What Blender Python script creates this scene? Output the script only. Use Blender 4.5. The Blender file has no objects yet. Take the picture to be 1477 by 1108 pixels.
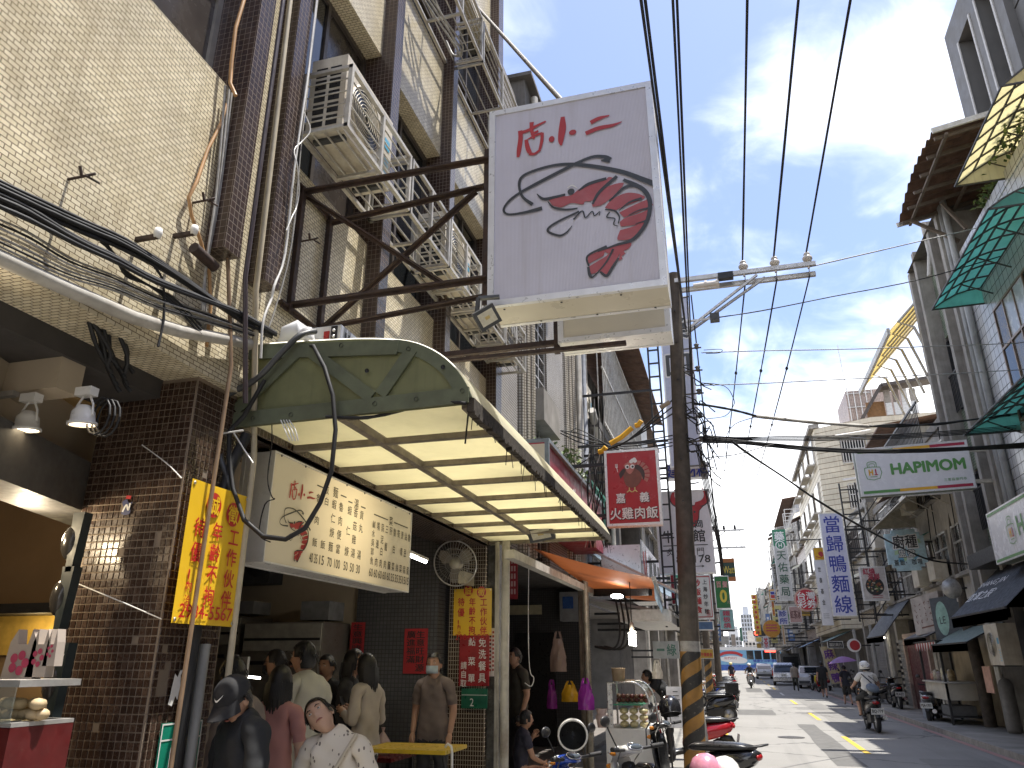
import bpy,bmesh,math,random
from math import sin,cos,pi,radians,tan,atan2,sqrt
from mathutils import Vector,Matrix
random.seed(7)
scene = bpy.context.scene
COL = scene.collection
PITCH,YAW,EYE,FPX = radians(20.37),radians(15.64),1.75,1080.0
cam_d = bpy.data.cameras.new('camera')
cam_d.sensor_width = 36.0
cam_d.lens = 36.0 * FPX / 1477.0
cam_d.clip_start = 0.05
cam_d.clip_end = 3000
cam = bpy.data.objects.new('camera',cam_d)
COL.objects.link(cam)
cam.location = (0,0,EYE)
cam.rotation_euler = (radians(90) + PITCH,0,YAW)
scene.camera = cam
SUN_EL,SUN_AZ = radians(75.5),radians(14)          
world = bpy.data.worlds.new('World')
scene.world = world
world.use_nodes = True
wn,wl = world.node_tree.nodes,world.node_tree.links
wn.clear()
w_out = wn.new('ShaderNodeOutputWorld')
w_bg = wn.new('ShaderNodeBackground')
w_bg.inputs['Strength'].default_value = 0.15
w_sky = wn.new('ShaderNodeTexSky')
w_sky.sky_type = 'NISHITA'
w_sky.sun_disc = False
w_sky.sun_elevation = SUN_EL
w_sky.sun_rotation = radians(90) - SUN_AZ
w_sky.air_density = 1.0
w_sky.dust_density = 1.5
w_sky.ozone_density = 1.0
w_tc = wn.new('ShaderNodeTexCoord')
w_sep = wn.new('ShaderNodeSeparateXYZ')
wl.new(w_tc.outputs['Generated'],w_sep.inputs[0])
def wmath(op,a,b=None):
 n = wn.new('ShaderNodeMath'); n.operation = op
 for i,v in enumerate((a,b)):
  if v is None: continue
  if isinstance(v,(int,float)): n.inputs[i].default_value = v
  else: wl.new(v,n.inputs[i])
 return n.outputs[0]
zc = wmath('ADD',wmath('MAXIMUM',w_sep.outputs['Z'],0.0),0.22)
w_cmb = wn.new('ShaderNodeCombineXYZ')
wl.new(wmath('DIVIDE',w_sep.outputs['X'],zc),w_cmb.inputs[0])
wl.new(wmath('MULTIPLY',wmath('DIVIDE',w_sep.outputs['Y'],zc),0.8),w_cmb.inputs[1])
def wnoise(scale,detail,dist,rough,off):
 mp = wn.new('ShaderNodeMapping'); mp.inputs['Location'].default_value = off
 mp.inputs['Rotation'].default_value = (0,0,radians(35))
 mp.inputs['Scale'].default_value = (1.0,1.35,1.0)
 wl.new(w_cmb.outputs[0],mp.inputs[0])
 n = wn.new('ShaderNodeTexNoise')
 n.inputs['Scale'].default_value = scale; n.inputs['Detail'].default_value = detail
 n.inputs['Roughness'].default_value = rough; n.inputs['Distortion'].default_value = dist
 wl.new(mp.outputs[0],n.inputs['Vector'])
 return n.outputs['Fac']
cl = wmath('ADD',wmath('MULTIPLY',wnoise(1.25,6,0.5,0.5,(3.2,1.7,0)),0.74),
 wmath('MULTIPLY',wnoise(4.6,8,0.8,0.58,(0.3,4.1,2)),0.26))
horizon = wmath('MULTIPLY',wmath('POWER',wmath('SUBTRACT',1.0,wmath('MAXIMUM',w_sep.outputs['Z'],0.0)),3.0),0.34)
cl = wmath('ADD',cl,horizon)
w_rmp = wn.new('ShaderNodeMapRange')
w_rmp.interpolation_type = 'SMOOTHSTEP'
w_rmp.inputs['From Min'].default_value = 0.485
w_rmp.inputs['From Max'].default_value = 0.71
w_rmp.inputs['To Min'].default_value = 0.04
w_rmp.inputs['To Max'].default_value = 1.0
wl.new(cl,w_rmp.inputs['Value'])
w_mix = wn.new('ShaderNodeMix'); w_mix.data_type = 'RGBA'
wl.new(w_rmp.outputs[0],w_mix.inputs['Factor'])
w_gain = wn.new('ShaderNodeMix'); w_gain.data_type = 'RGBA'; w_gain.blend_type = 'MULTIPLY'
w_gain.inputs['Factor'].default_value = 1.0
w_gain.inputs['B'].default_value = (0.72,0.745,0.86,1)
wl.new(w_sky.outputs[0],w_gain.inputs['A'])
wl.new(w_gain.outputs['Result'],w_mix.inputs['A'])
w_mix.inputs['B'].default_value = (8.4,8.5,8.7,1)
wl.new(w_mix.outputs['Result'],w_bg.inputs['Color'])
wl.new(w_bg.outputs[0],w_out.inputs['Surface'])
sun_d = bpy.data.lights.new('sun','SUN')
sun_d.energy = 4.2
sun_d.angle = radians(0.53)
sun_d.color = (1.0,0.955,0.88)
sun = bpy.data.objects.new('sun',sun_d)
COL.objects.link(sun)
sdir = Vector((cos(SUN_EL)*cos(SUN_AZ),cos(SUN_EL)*sin(SUN_AZ),sin(SUN_EL)))
sun.rotation_euler = sdir.to_track_quat('Z','Y').to_euler()
sun.location = (10,5,40)
scene.view_settings.view_transform = 'Standard'
scene.view_settings.look = 'None'
scene.view_settings.exposure = 1.08
scene.view_settings.gamma = 1.0
scene.view_settings.use_curve_mapping = False
scene.render.engine = 'CYCLES'
scene.cycles.use_denoising = True
scene.cycles.max_bounces = 8
scene.cycles.diffuse_bounces = 5
scene.cycles.transmission_bounces = 6
scene.cycles.transparent_max_bounces = 12
scene.cycles.caustics_reflective = False
scene.cycles.caustics_refractive = False
scene.cycles.sample_clamp_indirect = 6.0
_r = Vector((cos(YAW),sin(YAW),0)); _fh = Vector((-sin(YAW),cos(YAW),0)); _z = Vector((0,0,1))
_f = _fh * cos(PITCH) + _z * sin(PITCH); _u = -_fh * sin(PITCH) + _z * cos(PITCH)
def at(px,py,X=None,Y=None,Z=None):
 d = _f + _r * ((px - 738.5)/FPX) - _u * ((py - 554)/FPX)
 if X is not None: t = X / d.x
 elif Y is not None: t = Y / d.y
 else: t = (Z - EYE) / d.z
 return Vector((0,0,EYE)) + d * t
_M = {}
class NT:
 def __init__(s,name):
  s.m = bpy.data.materials.new(name); s.m.use_nodes = True
  s.n,s.l = s.m.node_tree.nodes,s.m.node_tree.links
  s.b = s.n['Principled BSDF']; s.out = s.n['Material Output']
 def node(s,t,**k):
  n = s.n.new(t)
  for a,v in k.items(): setattr(n,a,v)
  return n
 def math(s,op,a,b=None,c=None):
  n = s.node('ShaderNodeMath',operation=op)
  for i,v in enumerate((a,b,c)):
   if v is None: continue
   if isinstance(v,(int,float)): n.inputs[i].default_value = v
   else: s.l.new(v,n.inputs[i])
  return n.outputs[0]
 def noise(s,vec,scale,detail=4,rough=.55,dist=0):
  n = s.node('ShaderNodeTexNoise')
  n.inputs['Scale'].default_value = scale; n.inputs['Detail'].default_value = detail
  n.inputs['Roughness'].default_value = rough; n.inputs['Distortion'].default_value = dist
  s.l.new(vec,n.inputs['Vector']); return n.outputs['Fac']
 def mapr(s,v,a,b,c,d):
  n = s.node('ShaderNodeMapRange'); s.l.new(v,n.inputs['Value'])
  for k,x in zip(('From Min','From Max','To Min','To Max'),(a,b,c,d)): n.inputs[k].default_value = x
  return n.outputs[0]
 def mix(s,fac,a,b,mode='MIX'):
  n = s.node('ShaderNodeMix',data_type='RGBA',blend_type=mode)
  for k,v in (('Factor',fac),('A',a),('B',b)):
   if isinstance(v,(int,float)): n.inputs[k].default_value = v
   elif isinstance(v,(tuple,list)): n.inputs[k].default_value = (*v,1)
   else: s.l.new(v,n.inputs[k])
  return n.outputs['Result']
 def pos(s): return s.node('ShaderNodeNewGeometry').outputs['Position']
 def stretch(s,vec,sc):
  n = s.node('ShaderNodeMapping'); n.inputs['Scale'].default_value = sc
  s.l.new(vec,n.inputs[0]); return n.outputs[0]
 def bump(s,h,strength,dist=.01):
  n = s.node('ShaderNodeBump'); n.inputs['Strength'].default_value = strength
  n.inputs['Distance'].default_value = dist; s.l.new(h,n.inputs['Height'])
  s.l.new(n.outputs[0],s.b.inputs['Normal'])
def mat(name,col,rough=.55,metal=0.,var=.18,scale=9.,bump=0.,dirt=0.,dirtcol=(.05,.042,.034),spec=None,coat=0,streak=0.):
 """painted / plain surface: base colour with tonal drift, worn roughness, stains with a shape of their own"""
 if name in _M: return _M[name]
 t = NT(name); p = t.pos()
 n1 = t.noise(p,scale,5)
 c = t.mix(1.0,col,t.mix(t.mapr(n1,.3,.7,0,1),(1 - var,)*3,(1 + var,)*3),'MULTIPLY')
 if dirt:
  n2 = t.noise(p,scale*.35,7,.68,.4)
  c = t.mix(t.math('MULTIPLY',t.mapr(n2,.47,.7,0,1),dirt),c,dirtcol)
 if streak:
  n3 = t.noise(t.stretch(p,(7,7,.55)),2.2,6,.6)
  c = t.mix(t.math('MULTIPLY',t.mapr(n3,.5,.75,0,1),streak),c,dirtcol)
 t.l.new(c,t.b.inputs['Base Color'])
 t.l.new(t.mapr(t.noise(p,scale*2.3,4),.3,.7,max(.03,rough - .12),min(1,rough + .12)),t.b.inputs['Roughness'])
 t.b.inputs['Metallic'].default_value = metal
 if spec is not None: t.b.inputs['Specular IOR Level'].default_value = spec
 if coat: t.b.inputs['Coat Weight'].default_value = coat
 if bump: t.bump(t.noise(p,scale*5,5),bump,.008)
 _M[name] = t.m
 return t.m
def tile(name,col,grout,w,h,off=.5,mort=.003,var=.2,dirt=.25,rough=.3,bump=.5,dirtcol=(.09,.075,.055),col2=None,streak=.2):
 """small wall tiles: joints recessed by bump, tones differing tile by tile; follows the face's own plane"""
 if name in _M: return _M[name]
 t = NT(name)
 g = t.node('ShaderNodeNewGeometry')
 sp = t.node('ShaderNodeSeparateXYZ'); t.l.new(g.outputs['Position'],sp.inputs[0])
 sn = t.node('ShaderNodeSeparateXYZ'); t.l.new(g.outputs['True Normal'],sn.inputs[0])
 ax = t.math('GREATER_THAN',t.math('ABSOLUTE',sn.outputs[0]),.6)
 az = t.math('GREATER_THAN',t.math('ABSOLUTE',sn.outputs[2]),.6)
 def lerp(f,a,b): return t.math('ADD',t.math('MULTIPLY',t.math('SUBTRACT',1.0,f),a),t.math('MULTIPLY',f,b))
 uu = lerp(ax,sp.outputs[0],sp.outputs[1])
 vv = lerp(az,sp.outputs[2],sp.outputs[1])
 cb = t.node('ShaderNodeCombineXYZ'); t.l.new(uu,cb.inputs[0]); t.l.new(vv,cb.inputs[1])
 br = t.node('ShaderNodeTexBrick'); br.offset = off; br.squash = 1.0
 t.l.new(cb.outputs[0],br.inputs['Vector'])
 c2 = col2 or tuple(x*.78 for x in col)
 br.inputs['Color1'].default_value = (*col,1); br.inputs['Color2'].default_value = (*c2,1)
 br.inputs['Mortar'].default_value = (*grout,1)
 br.inputs['Scale'].default_value = 1.0; br.inputs['Mortar Size'].default_value = mort
 br.inputs['Mortar Smooth'].default_value = .15
 br.inputs['Brick Width'].default_value = w; br.inputs['Row Height'].default_value = h
 p = g.outputs['Position']
 c = t.mix(1.0,br.outputs['Color'],t.mix(t.mapr(t.noise(p,1.7,5),.3,.7,0,1),(1 - var,)*3,(1 + var,)*3),'MULTIPLY')
 if dirt: c = t.mix(t.math('MULTIPLY',t.mapr(t.noise(p,1.1,8,.7,.6),.5,.72,0,1),dirt),c,dirtcol)
 if streak: c = t.mix(t.math('MULTIPLY',t.mapr(t.noise(t.stretch(p,(6,6,.4)),2.,6,.6),.5,.75,0,1),streak),c,dirtcol)
 t.l.new(c,t.b.inputs['Base Color'])
 t.l.new(t.mapr(br.outputs['Fac'],0,1,rough,.9),t.b.inputs['Roughness'])
 hgt = t.math('SUBTRACT',t.math('MULTIPLY',t.noise(p,60,2),.25),br.outputs['Fac'])
 t.bump(hgt,bump,.004)
 _M[name] = t.m
 return t.m
def glow(name,col,strength):
 if name in _M: return _M[name]
 t = NT(name)
 t.b.inputs['Base Color'].default_value = (*col,1)
 t.b.inputs['Emission Color'].default_value = (*col,1)
 t.b.inputs['Emission Strength'].default_value = strength
 _M[name] = t.m
 return t.m
def sheet(name,col,trans=.6,var=.15,dirt=.2,rough=.4,streak=.25):
 """translucent plastic sheet: light comes through, stained by weather"""
 if name in _M: return _M[name]
 t = NT(name); p = t.pos()
 c = t.mix(1.0,col,t.mix(t.mapr(t.noise(p,3,5),.3,.7,0,1),(1 - var,)*3,(1 + var,)*3),'MULTIPLY')
 c = t.mix(t.math('MULTIPLY',t.mapr(t.noise(p,2.3,8,.7,.5),.5,.72,0,1),dirt),c,tuple(x*.3 for x in col))
 c = t.mix(t.math('MULTIPLY',t.mapr(t.noise(t.stretch(p,(9,9,.5)),2,5),.52,.75,0,1),streak),c,tuple(x*.4 for x in col))
 t.l.new(c,t.b.inputs['Base Color']); t.b.inputs['Roughness'].default_value = rough
 tr = t.node('ShaderNodeBsdfTranslucent'); t.l.new(c,tr.inputs[0])
 mx = t.node('ShaderNodeMixShader'); mx.inputs[0].default_value = trans
 t.l.new(t.b.outputs[0],mx.inputs[1]); t.l.new(tr.outputs[0],mx.inputs[2])
 t.l.new(mx.outputs[0],t.out.inputs['Surface'])
 _M[name] = t.m
 return t.m
def glass(name,col=(.02,.025,.03),rough=.06,alpha=None):
 if name in _M: return _M[name]
 t = NT(name); p = t.pos()
 t.b.inputs['Base Color'].default_value = (*col,1)
 t.l.new(t.mapr(t.noise(p,2.5,3),.3,.7,rough*.6,rough*2),t.b.inputs['Roughness'])
 t.b.inputs['Specular IOR Level'].default_value = .7
 t.bump(t.noise(p,1.6,2),.06,.02)
 if alpha is not None:
  tp = t.node('ShaderNodeBsdfTransparent'); tp.inputs[0].default_value = (.92,.95,.94,1)
  mx = t.node('ShaderNodeMixShader'); mx.inputs[0].default_value = alpha
  t.l.new(tp.outputs[0],mx.inputs[1]); t.l.new(t.b.outputs[0],mx.inputs[2])
  t.l.new(mx.outputs[0],t.out.inputs['Surface'])
 _M[name] = t.m
 return t.m
def stripes(name,c1,c2,pitch,ang):
 """hazard bands spiralling round a post (z against angle)"""
 if name in _M: return _M[name]
 t = NT(name)
 tc = t.node('ShaderNodeTexCoord'); sp = t.node('ShaderNodeSeparateXYZ'); t.l.new(tc.outputs['Object'],sp.inputs[0])
 a = t.math('ARCTAN2',sp.outputs[1],sp.outputs[0])
 v = t.math('SUBTRACT',t.math('DIVIDE',sp.outputs[2],pitch),t.math('MULTIPLY',a,ang))
 f = t.math('FRACT',t.math('ADD',v,20.0))
 p = tc.outputs['Object']
 f = t.math('ADD',f,t.math('MULTIPLY',t.math('SUBTRACT',t.noise(p,25,4),.5),.06))
 st = t.mapr(f,.5,.515,0,1)
 c = t.mix(st,c1,c2)
 wear = t.mapr(t.noise(p,14,7,.7),.58,.68,0,.75)
 c = t.mix(wear,c,(.16,.14,.12))
 c = t.mix(1.0,c,t.mix(t.mapr(t.noise(p,5,5),.3,.7,0,1),(.7,)*3,(1.2,)*3),'MULTIPLY')
 t.l.new(c,t.b.inputs['Base Color']); t.b.inputs['Roughness'].default_value = .6
 t.bump(t.noise(p,40,5),.3,.004)
 _M[name] = t.m
 return t.m
_ORG = {}
class MB:
 def __init__(s): s.v,s.f,s.m,s.sm = [],[],[],[]
 def add(s,vs,fs,m=0,smooth=False):
  o = len(s.v); s.v += [tuple(v) for v in vs]
  for f in fs: s.f.append(tuple(i + o for i in f)); s.m.append(m); s.sm.append(smooth)
  return s
 def box(s,x0,x1,y0,y1,z0,z1,m=0):
  x0,x1 = min(x0,x1),max(x0,x1); y0,y1 = min(y0,y1),max(y0,y1); z0,z1 = min(z0,z1),max(z0,z1)
  return s.add([(x0,y0,z0),(x1,y0,z0),(x1,y1,z0),(x0,y1,z0),(x0,y0,z1),(x1,y0,z1),(x1,y1,z1),(x0,y1,z1)],
 [(0,3,2,1),(4,5,6,7),(0,1,5,4),(1,2,6,5),(2,3,7,6),(3,0,4,7)],m)
 def hexa(s,b,t,m=0):          
  return s.add(list(b) + list(t),[(0,3,2,1),(4,5,6,7),(0,1,5,4),(1,2,6,5),(2,3,7,6),(3,0,4,7)],m)
 def obox(s,c,sx,sy,sz,rot=None,m=0):
  R = rot or Matrix.Identity(3); c = Vector(c)
  vs = [c + R @ Vector((a*sx/2,b*sy/2,d*sz/2)) for d in (-1,1) for a,b in ((-1,-1),(1,-1),(1,1),(-1,1))]
  return s.add(vs,[(0,3,2,1),(4,5,6,7),(0,1,5,4),(1,2,6,5),(2,3,7,6),(3,0,4,7)],m)
 def bar(s,p0,p1,w,h=None,m=0):
  h = h or w; p0,p1 = Vector(p0),Vector(p1); d = p1 - p0
  if d.length < 1e-6: return s
  R = d.to_track_quat('Y','Z').to_matrix()
  return s.obox((p0 + p1)/2,w,d.length,h,R,m)
 def tube(s,pts,r,n=8,m=0,cap=True):
  pts = [Vector(p) for p in pts]; rs = r if isinstance(r,(list,tuple)) else [r] * len(pts)
  vs,fs,up = [],[],None
  for i,p in enumerate(pts):
   d = (pts[min(i + 1,len(pts) - 1)] - pts[max(i - 1,0)])
   d = d.normalized() if d.length > 1e-9 else Vector((0,0,1))
   if up is None: up = d.orthogonal().normalized()
   up = up - d * up.dot(d)
   up = up.normalized() if up.length > 1e-6 else d.orthogonal().normalized()
   sd = d.cross(up)
   for k in range(n):
    a = 2 * pi * k / n
    vs.append(p + (up*cos(a) + sd*sin(a))*rs[i])
  for i in range(len(pts) - 1):
   for k in range(n):
    a,b = i * n + k,i * n + (k + 1) % n
    fs.append((a,b,b + n,a + n))
  s.add(vs,fs,m,n > 5)
  if cap:
   s.add(vs[:n],[tuple(range(n))[::-1]],m); s.add(vs[-n:],[tuple(range(n))],m)
  return s
 def lathe(s,prof,c,n=20,axis='Z',m=0,rot=None):
  c = Vector(c); vs,fs = [],[]
  for (r,h) in prof:
   for k in range(n):
    a = 2 * pi * k / n
    q = Vector((r*cos(a),r*sin(a),h))
    if axis == 'Y': q = Vector((q.x,q.z,-q.y))
    if axis == 'X': q = Vector((q.z,q.x,q.y))
    if rot: q = rot @ q
    vs.append(c + q)
  for i in range(len(prof) - 1):
   for k in range(n):
    a,b = i * n + k,i * n + (k + 1) % n
    fs.append((a,b,b + n,a + n))
  return s.add(vs,fs,m,True)
 def ball(s,c,rx,ry=None,rz=None,n=14,k=9,m=0,rot=None):
  ry = ry or rx; rz = rz or rx; c = Vector(c); vs,fs = [],[]
  for i in range(k + 1):
   t = pi * i / k
   for j in range(n):
    a = 2 * pi * j / n
    q = Vector((rx*sin(t)*cos(a),ry*sin(t)*sin(a),rz*cos(t)))
    vs.append(c + (rot @ q if rot else q))
  for i in range(k):
   for j in range(n):
    a,b = i * n + j,i * n + (j + 1) % n
    fs.append((a,a + n,b + n,b))
  return s.add(vs,fs,m,True)
 def prism(s,poly,vec,m=0):    
  n = len(poly); vec = Vector(vec); a = [Vector(p) for p in poly]; b = [p + vec for p in a]
  return s.add(a + b,[tuple(range(n))[::-1],tuple(range(n,2*n))] + [(i,(i + 1) % n,(i + 1) % n + n,i + n) for i in range(n)],m)
 def build(s,name,mats,parent=None,loc=None,label=None,smooth=None):
  if not isinstance(mats,(list,tuple)): mats = [mats]
  if parent is not None: org = _ORG[parent.name]
  elif loc is not None: org = Vector(loc)
  else:
   xs,ys,zs = zip(*s.v); org = Vector(((min(xs) + max(xs))/2,(min(ys) + max(ys))/2,min(zs)))
  me = bpy.data.meshes.new(name)
  me.from_pydata([(x - org.x,y - org.y,z - org.z) for x,y,z in s.v],[],s.f)
  for m_ in mats: me.materials.append(m_)
  me.polygons.foreach_set('material_index',s.m)
  me.polygons.foreach_set('use_smooth',s.sm if smooth is None else [smooth]*len(s.f))
  me.update()
  o = bpy.data.objects.new(name,me); COL.objects.link(o)
  if parent is not None: o.parent = parent
  else: o.location = org
  _ORG[o.name] = org
  if label: o['label'] = label
  return o
def tag(o,label,cat,group=None,kind=None):
 o['label'] = label; o['category'] = cat
 if group: o['group'] = group
 if kind: o['kind'] = kind
 return o
def thing(name,label,cat,loc,group=None):
 o = bpy.data.objects.new(name,None); COL.objects.link(o); o.location = loc
 o.empty_display_size = .1
 _ORG[o.name] = Vector(loc)
 return tag(o,label,cat,group)
def struct(name,mb,m,label=None):
 o = mb.build(name,m,loc=(0,0,0)); o['kind'] = 'structure'
 return o
def copy_tree(o,loc=None,rz=None,label=None,parent=None):
 c = o.copy(); COL.objects.link(c)
 if parent is not None: c.parent = parent
 else:
  if loc is not None: c.location = loc
  if rz is not None: c.rotation_euler = (0,0,rz)
  if label: c['label'] = label
 for ch in list(o.children): copy_tree(ch,parent=c)
 return c
_G = {}
def glyph(ch):
 k = ch
 if k not in _G:
  c = bpy.data.curves.new('g','FONT'); c.body = ch; c.size = 1; c.resolution_u = 3
  o = bpy.data.objects.new('g',c)
  me = bpy.data.meshes.new_from_object(o)
  _G[k] = ([(v.co.x,v.co.y) for v in me.vertices],[tuple(p.vertices) for p in me.polygons])
  bpy.data.objects.remove(o); bpy.data.curves.remove(c); bpy.data.meshes.remove(me)
 return _G[k]
def crom(pts,n=6):
 out = []; P = [pts[0]] + list(pts) + [pts[-1]]
 for i in range(1,len(P) - 2):
  p0,p1,p2,p3 = P[i - 1],P[i],P[i + 1],P[i + 2]
  for j in range(n):
   t = j / n
   out.append(tuple(.5*((2*b) + (-a + c)*t + (2*a - 5*b + 4*c - d)*t*t + (-a + 3*b - 3*c + d)*t**3) for a,b,c,d in zip(p0,p1,p2,p3)))
 out.append(tuple(pts[-1])); return out
class Plane:
 def __init__(s,O,R,U):
  s.O,s.R,s.U = Vector(O),Vector(R).normalized(),Vector(U).normalized(); s.N = s.R.cross(s.U)
 _k = 0
 def lift(s): Plane._k = (Plane._k + 1) % 45; return Plane._k * 2e-5      
 def p(s,u,v,d=0): return s.O + s.R * u + s.U * v + s.N * d
 def rect(s,mb,u0,u1,v0,v1,d=0,m=0):
  d += s.lift()
  mb.add([s.p(u0,v0,d),s.p(u1,v0,d),s.p(u1,v1,d),s.p(u0,v1,d)],[(0,1,2,3)],m)
 def slab(s,mb,u0,u1,v0,v1,d0,d1,m=0):
  mb.hexa([s.p(u0,v0,d0),s.p(u1,v0,d0),s.p(u1,v0,d1),s.p(u0,v0,d1)],[s.p(u0,v1,d0),s.p(u1,v1,d0),s.p(u1,v1,d1),s.p(u0,v1,d1)],m)
 def poly(s,mb,pts,d=.003,m=0):
  a = sum(x0*y1 - x1*y0 for (x0,y0),(x1,y1) in zip(pts,pts[1:] + pts[:1]))
  if a < 0: pts = pts[::-1]
  d += s.lift()
  mb.add([s.p(u,v,d) for u,v in pts],[tuple(range(len(pts)))],m)
 def disc(s,mb,u,v,r,d=.003,m=0,ry=None,n=28):
  s.poly(mb,[(u + r*cos(2*pi*k/n),v + (ry or r)*sin(2*pi*k/n)) for k in range(n)],d,m)
 def stroke(s,mb,pts,w,d=.004,m=0,n=6):
  ws = list(w) if isinstance(w,(list,tuple)) else [w] * len(pts)
  q = crom([(a,b,c) for (a,b),c in zip(pts,ws)],n) if len(pts) > 2 else [(pts[0][0],pts[0][1],ws[0]),(pts[1][0],pts[1][1],ws[1])]
  L,Rr = [],[]
  for i,(x,y,ww) in enumerate(q):
   a,b = q[max(i - 1,0)],q[min(i + 1,len(q) - 1)]
   dx,dy = b[0] - a[0],b[1] - a[1]; l = sqrt(dx*dx + dy*dy) or 1
   nx,ny = -dy / l,dx / l; ww = max(ww,.0005)
   L.append((x + nx*ww/2,y + ny*ww/2)); Rr.append((x - nx*ww/2,y - ny*ww/2))
  k = len(q); d += s.lift()
  mb.add([s.p(a,b,d) for a,b in L + Rr],[(i + k,i + 1 + k,i + 1,i) for i in range(k - 1)],m)
 def put(s,mb,vs,fs,w,h,d,m,bold):                    
  d += s.lift()
  for i in range(1 if not bold else (4 if bold < .03 else 8)):
   a = 2 * pi * i / (4 if bold < .03 else 8) + .6; du,dv = (cos(a)*bold*w,sin(a)*bold*h) if bold else (0,0)
   mb.add([s.p(x + du,y + dv,d + .00012*i) for x,y in vs],fs,m)
 def ch(s,mb,c,u,v,w,h,d=.004,m=0,bold=0):          
  vs,fs = glyph(c)
  if fs: s.put(mb,[(u + (x - .5)*w,v + (y - .385)*h) for x,y in vs],fs,w,h,d,m,bold)
 def text(s,mb,t,u,v,w,h,d=.004,m=0,bold=0):         
  vs,fs = glyph(t)
  xs,ys = [a for a,b in vs],[b for a,b in vs]; x0,x1,y0,y1 = min(xs),max(xs),min(ys),max(ys)
  s.put(mb,[(u + ((x - x0)/(x1 - x0) - .5)*w,v + ((y - y0)/(y1 - y0) - .5)*h) for x,y in vs],fs,h,h,d,m,bold)
 def col(s,mb,t,u,v0,w,h,step,d=.004,m=0,bold=0):   
  for i,c in enumerate(t):
   if c != ' ': s.ch(mb,c,u,v0 - i*step,w,h,d,m,bold)
def sag(p0,p1,drop,n=14):
 p0,p1 = Vector(p0),Vector(p1)
 return [p0.lerp(p1,i/n) - Vector((0,0,drop*4*(i/n)*(1 - i/n))) for i in range(n + 1)]
def cable(pts,r,m,label,group=None,name='cable',n=6):
 pts = [tuple(p) for p in pts]
 if 2 < len(pts) < 12: pts = crom(pts,4)
 rg_ = random.Random(len(pts) + int(pts[0][0]*999))
 return tag(MB().tube(pts,[r*rg_.uniform(.86,1.16) for _ in pts],n,0).build(name,m),label,'cable',group)
X1,Y1,Z1 = Vector((1,0,0)),Vector((0,1,0)),Vector((0,0,1))
#  materials of the place
CREAM_T = tile('cream_tile',(.82,.74,.55),(.17,.125,.07),.060,.028,.5,.0026,.14,.35,.3,.6,dirtcol=(.24,.18,.10),col2=(.66,.58,.40),streak=.35)
BROWN_T = tile('brown_tile',(.050,.029,.022),(.20,.16,.13),.044,.050,0,.0022,.2,.15,.25,.6,col2=(.036,.021,.017))
COL_T = tile('column_tile',(.05,.03,.022),(.42,.36,.28),.032,.052,0,.0034,.2,.15,.25,.6)
GREY_T = tile('grey_mosaic',(.40,.37,.32),(.12,.10,.085),.045,.045,0,.006,.15,.25,.4,.5,col2=(.33,.30,.26))
DARK_T = tile('dark_mosaic',(.085,.085,.09),(.05,.05,.05),.05,.05,0,.005,.15,.2,.35,.5,col2=(.065,.065,.07))
WHITE_T = tile('white_tile',(.56,.56,.55),(.10,.095,.09),.24,.24,0,.010,.1,.15,.25,.5,col2=(.50,.50,.50))
TERR_T = tile('terrace_tile',(.48,.43,.36),(.16,.13,.1),.2,.2,0,.01,.12,.15,.3,.5)
SIDING = tile('cream_siding',(.66,.59,.45),(.22,.17,.11),90,.30,0,.020,.1,.18,.5,.8,streak=.3)
GREEN_MOS = tile('green_mosaic',(.26,.31,.22),(.11,.12,.09),.07,.07,.5,.008,.25,.2,.4,.6,col2=(.16,.20,.14))
STEEL = mat('galvanised_steel',(.50,.49,.47),.42,.55,.15,12,.05,.3,(.16,.11,.07))
WSTEEL = mat('white_painted_steel',(.54,.52,.47),.5,.15,.15,10,.06,.5,(.20,.14,.09),streak=.3)
RUSTY = mat('rusty_brown_steel',(.045,.028,.022),.7,.1,.3,14,.25,.4,(.10,.045,.02))
DARKST = mat('dark_steel',(.03,.03,.032),.5,.3,.2,10,.1,.2)
ALU = mat('aluminium',(.62,.62,.62),.32,.75,.1,12,.03,.15,(.25,.22,.18))
CABLE = mat('black_cable',(.012,.012,.013),.65,0,.1,2)
CABLE_G = mat('grey_cable',(.36,.35,.33),.6,0,.2,20,0,.3)
CABLE_T = mat('tan_cable',(.46,.26,.11),.5,0,.2,15,0,.2)
PVC = mat('pvc_pipe',(.50,.48,.43),.45,0,.15,6,.03,.7,(.2,.16,.12),streak=.25)
BEIGE_PIPE = mat('beige_pipe',(.50,.44,.32),.5,0,.15,6,.03,.4,(.2,.15,.1))
COPPER = mat('brown_pipe',(.28,.19,.12),.45,.2,.2,8,.05,.35)
CONC = mat('concrete',(.30,.28,.25),.85,0,.2,3,.3,.45,(.10,.085,.07),streak=.35)
CONC_D = mat('dark_concrete',(.14,.13,.12),.85,0,.25,3,.3,.5,(.05,.045,.04),streak=.4)
CONC_W = mat('painted_wall',(.50,.47,.42),.8,0,.12,2.5,.15,.4,(.18,.15,.12),streak=.45)
PLASTER = mat('cream_plaster',(.50,.42,.31),.8,0,.08,2.5,.08,.15,(.3,.24,.16))
TANWALL = mat('tan_plaster',(.50,.33,.14),.8,0,.1,2,.06,.12)
PANE = glass('window_glass',(.018,.02,.022),.07)
PANE_C = glass('cabinet_glass',(.5,.55,.52),.04,.14)
PANE_P = mat('pale_window_panel',(.40,.42,.43),.25,0,.15,2)
PANE_BR = mat('brown_window_panel',(.055,.046,.040),.25,0,.2,3)
WFRAME = mat('brown_window_frame',(.10,.085,.075),.45,.3,.15,8)
AFRAME = mat('alloy_window_frame',(.42,.40,.37),.4,.5,.15,8,0,.2)
ACW = mat('off_white_casing',(.60,.55,.45),.45,0,.1,5,.02,.5,(.28,.20,.12),streak=.35)
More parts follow.
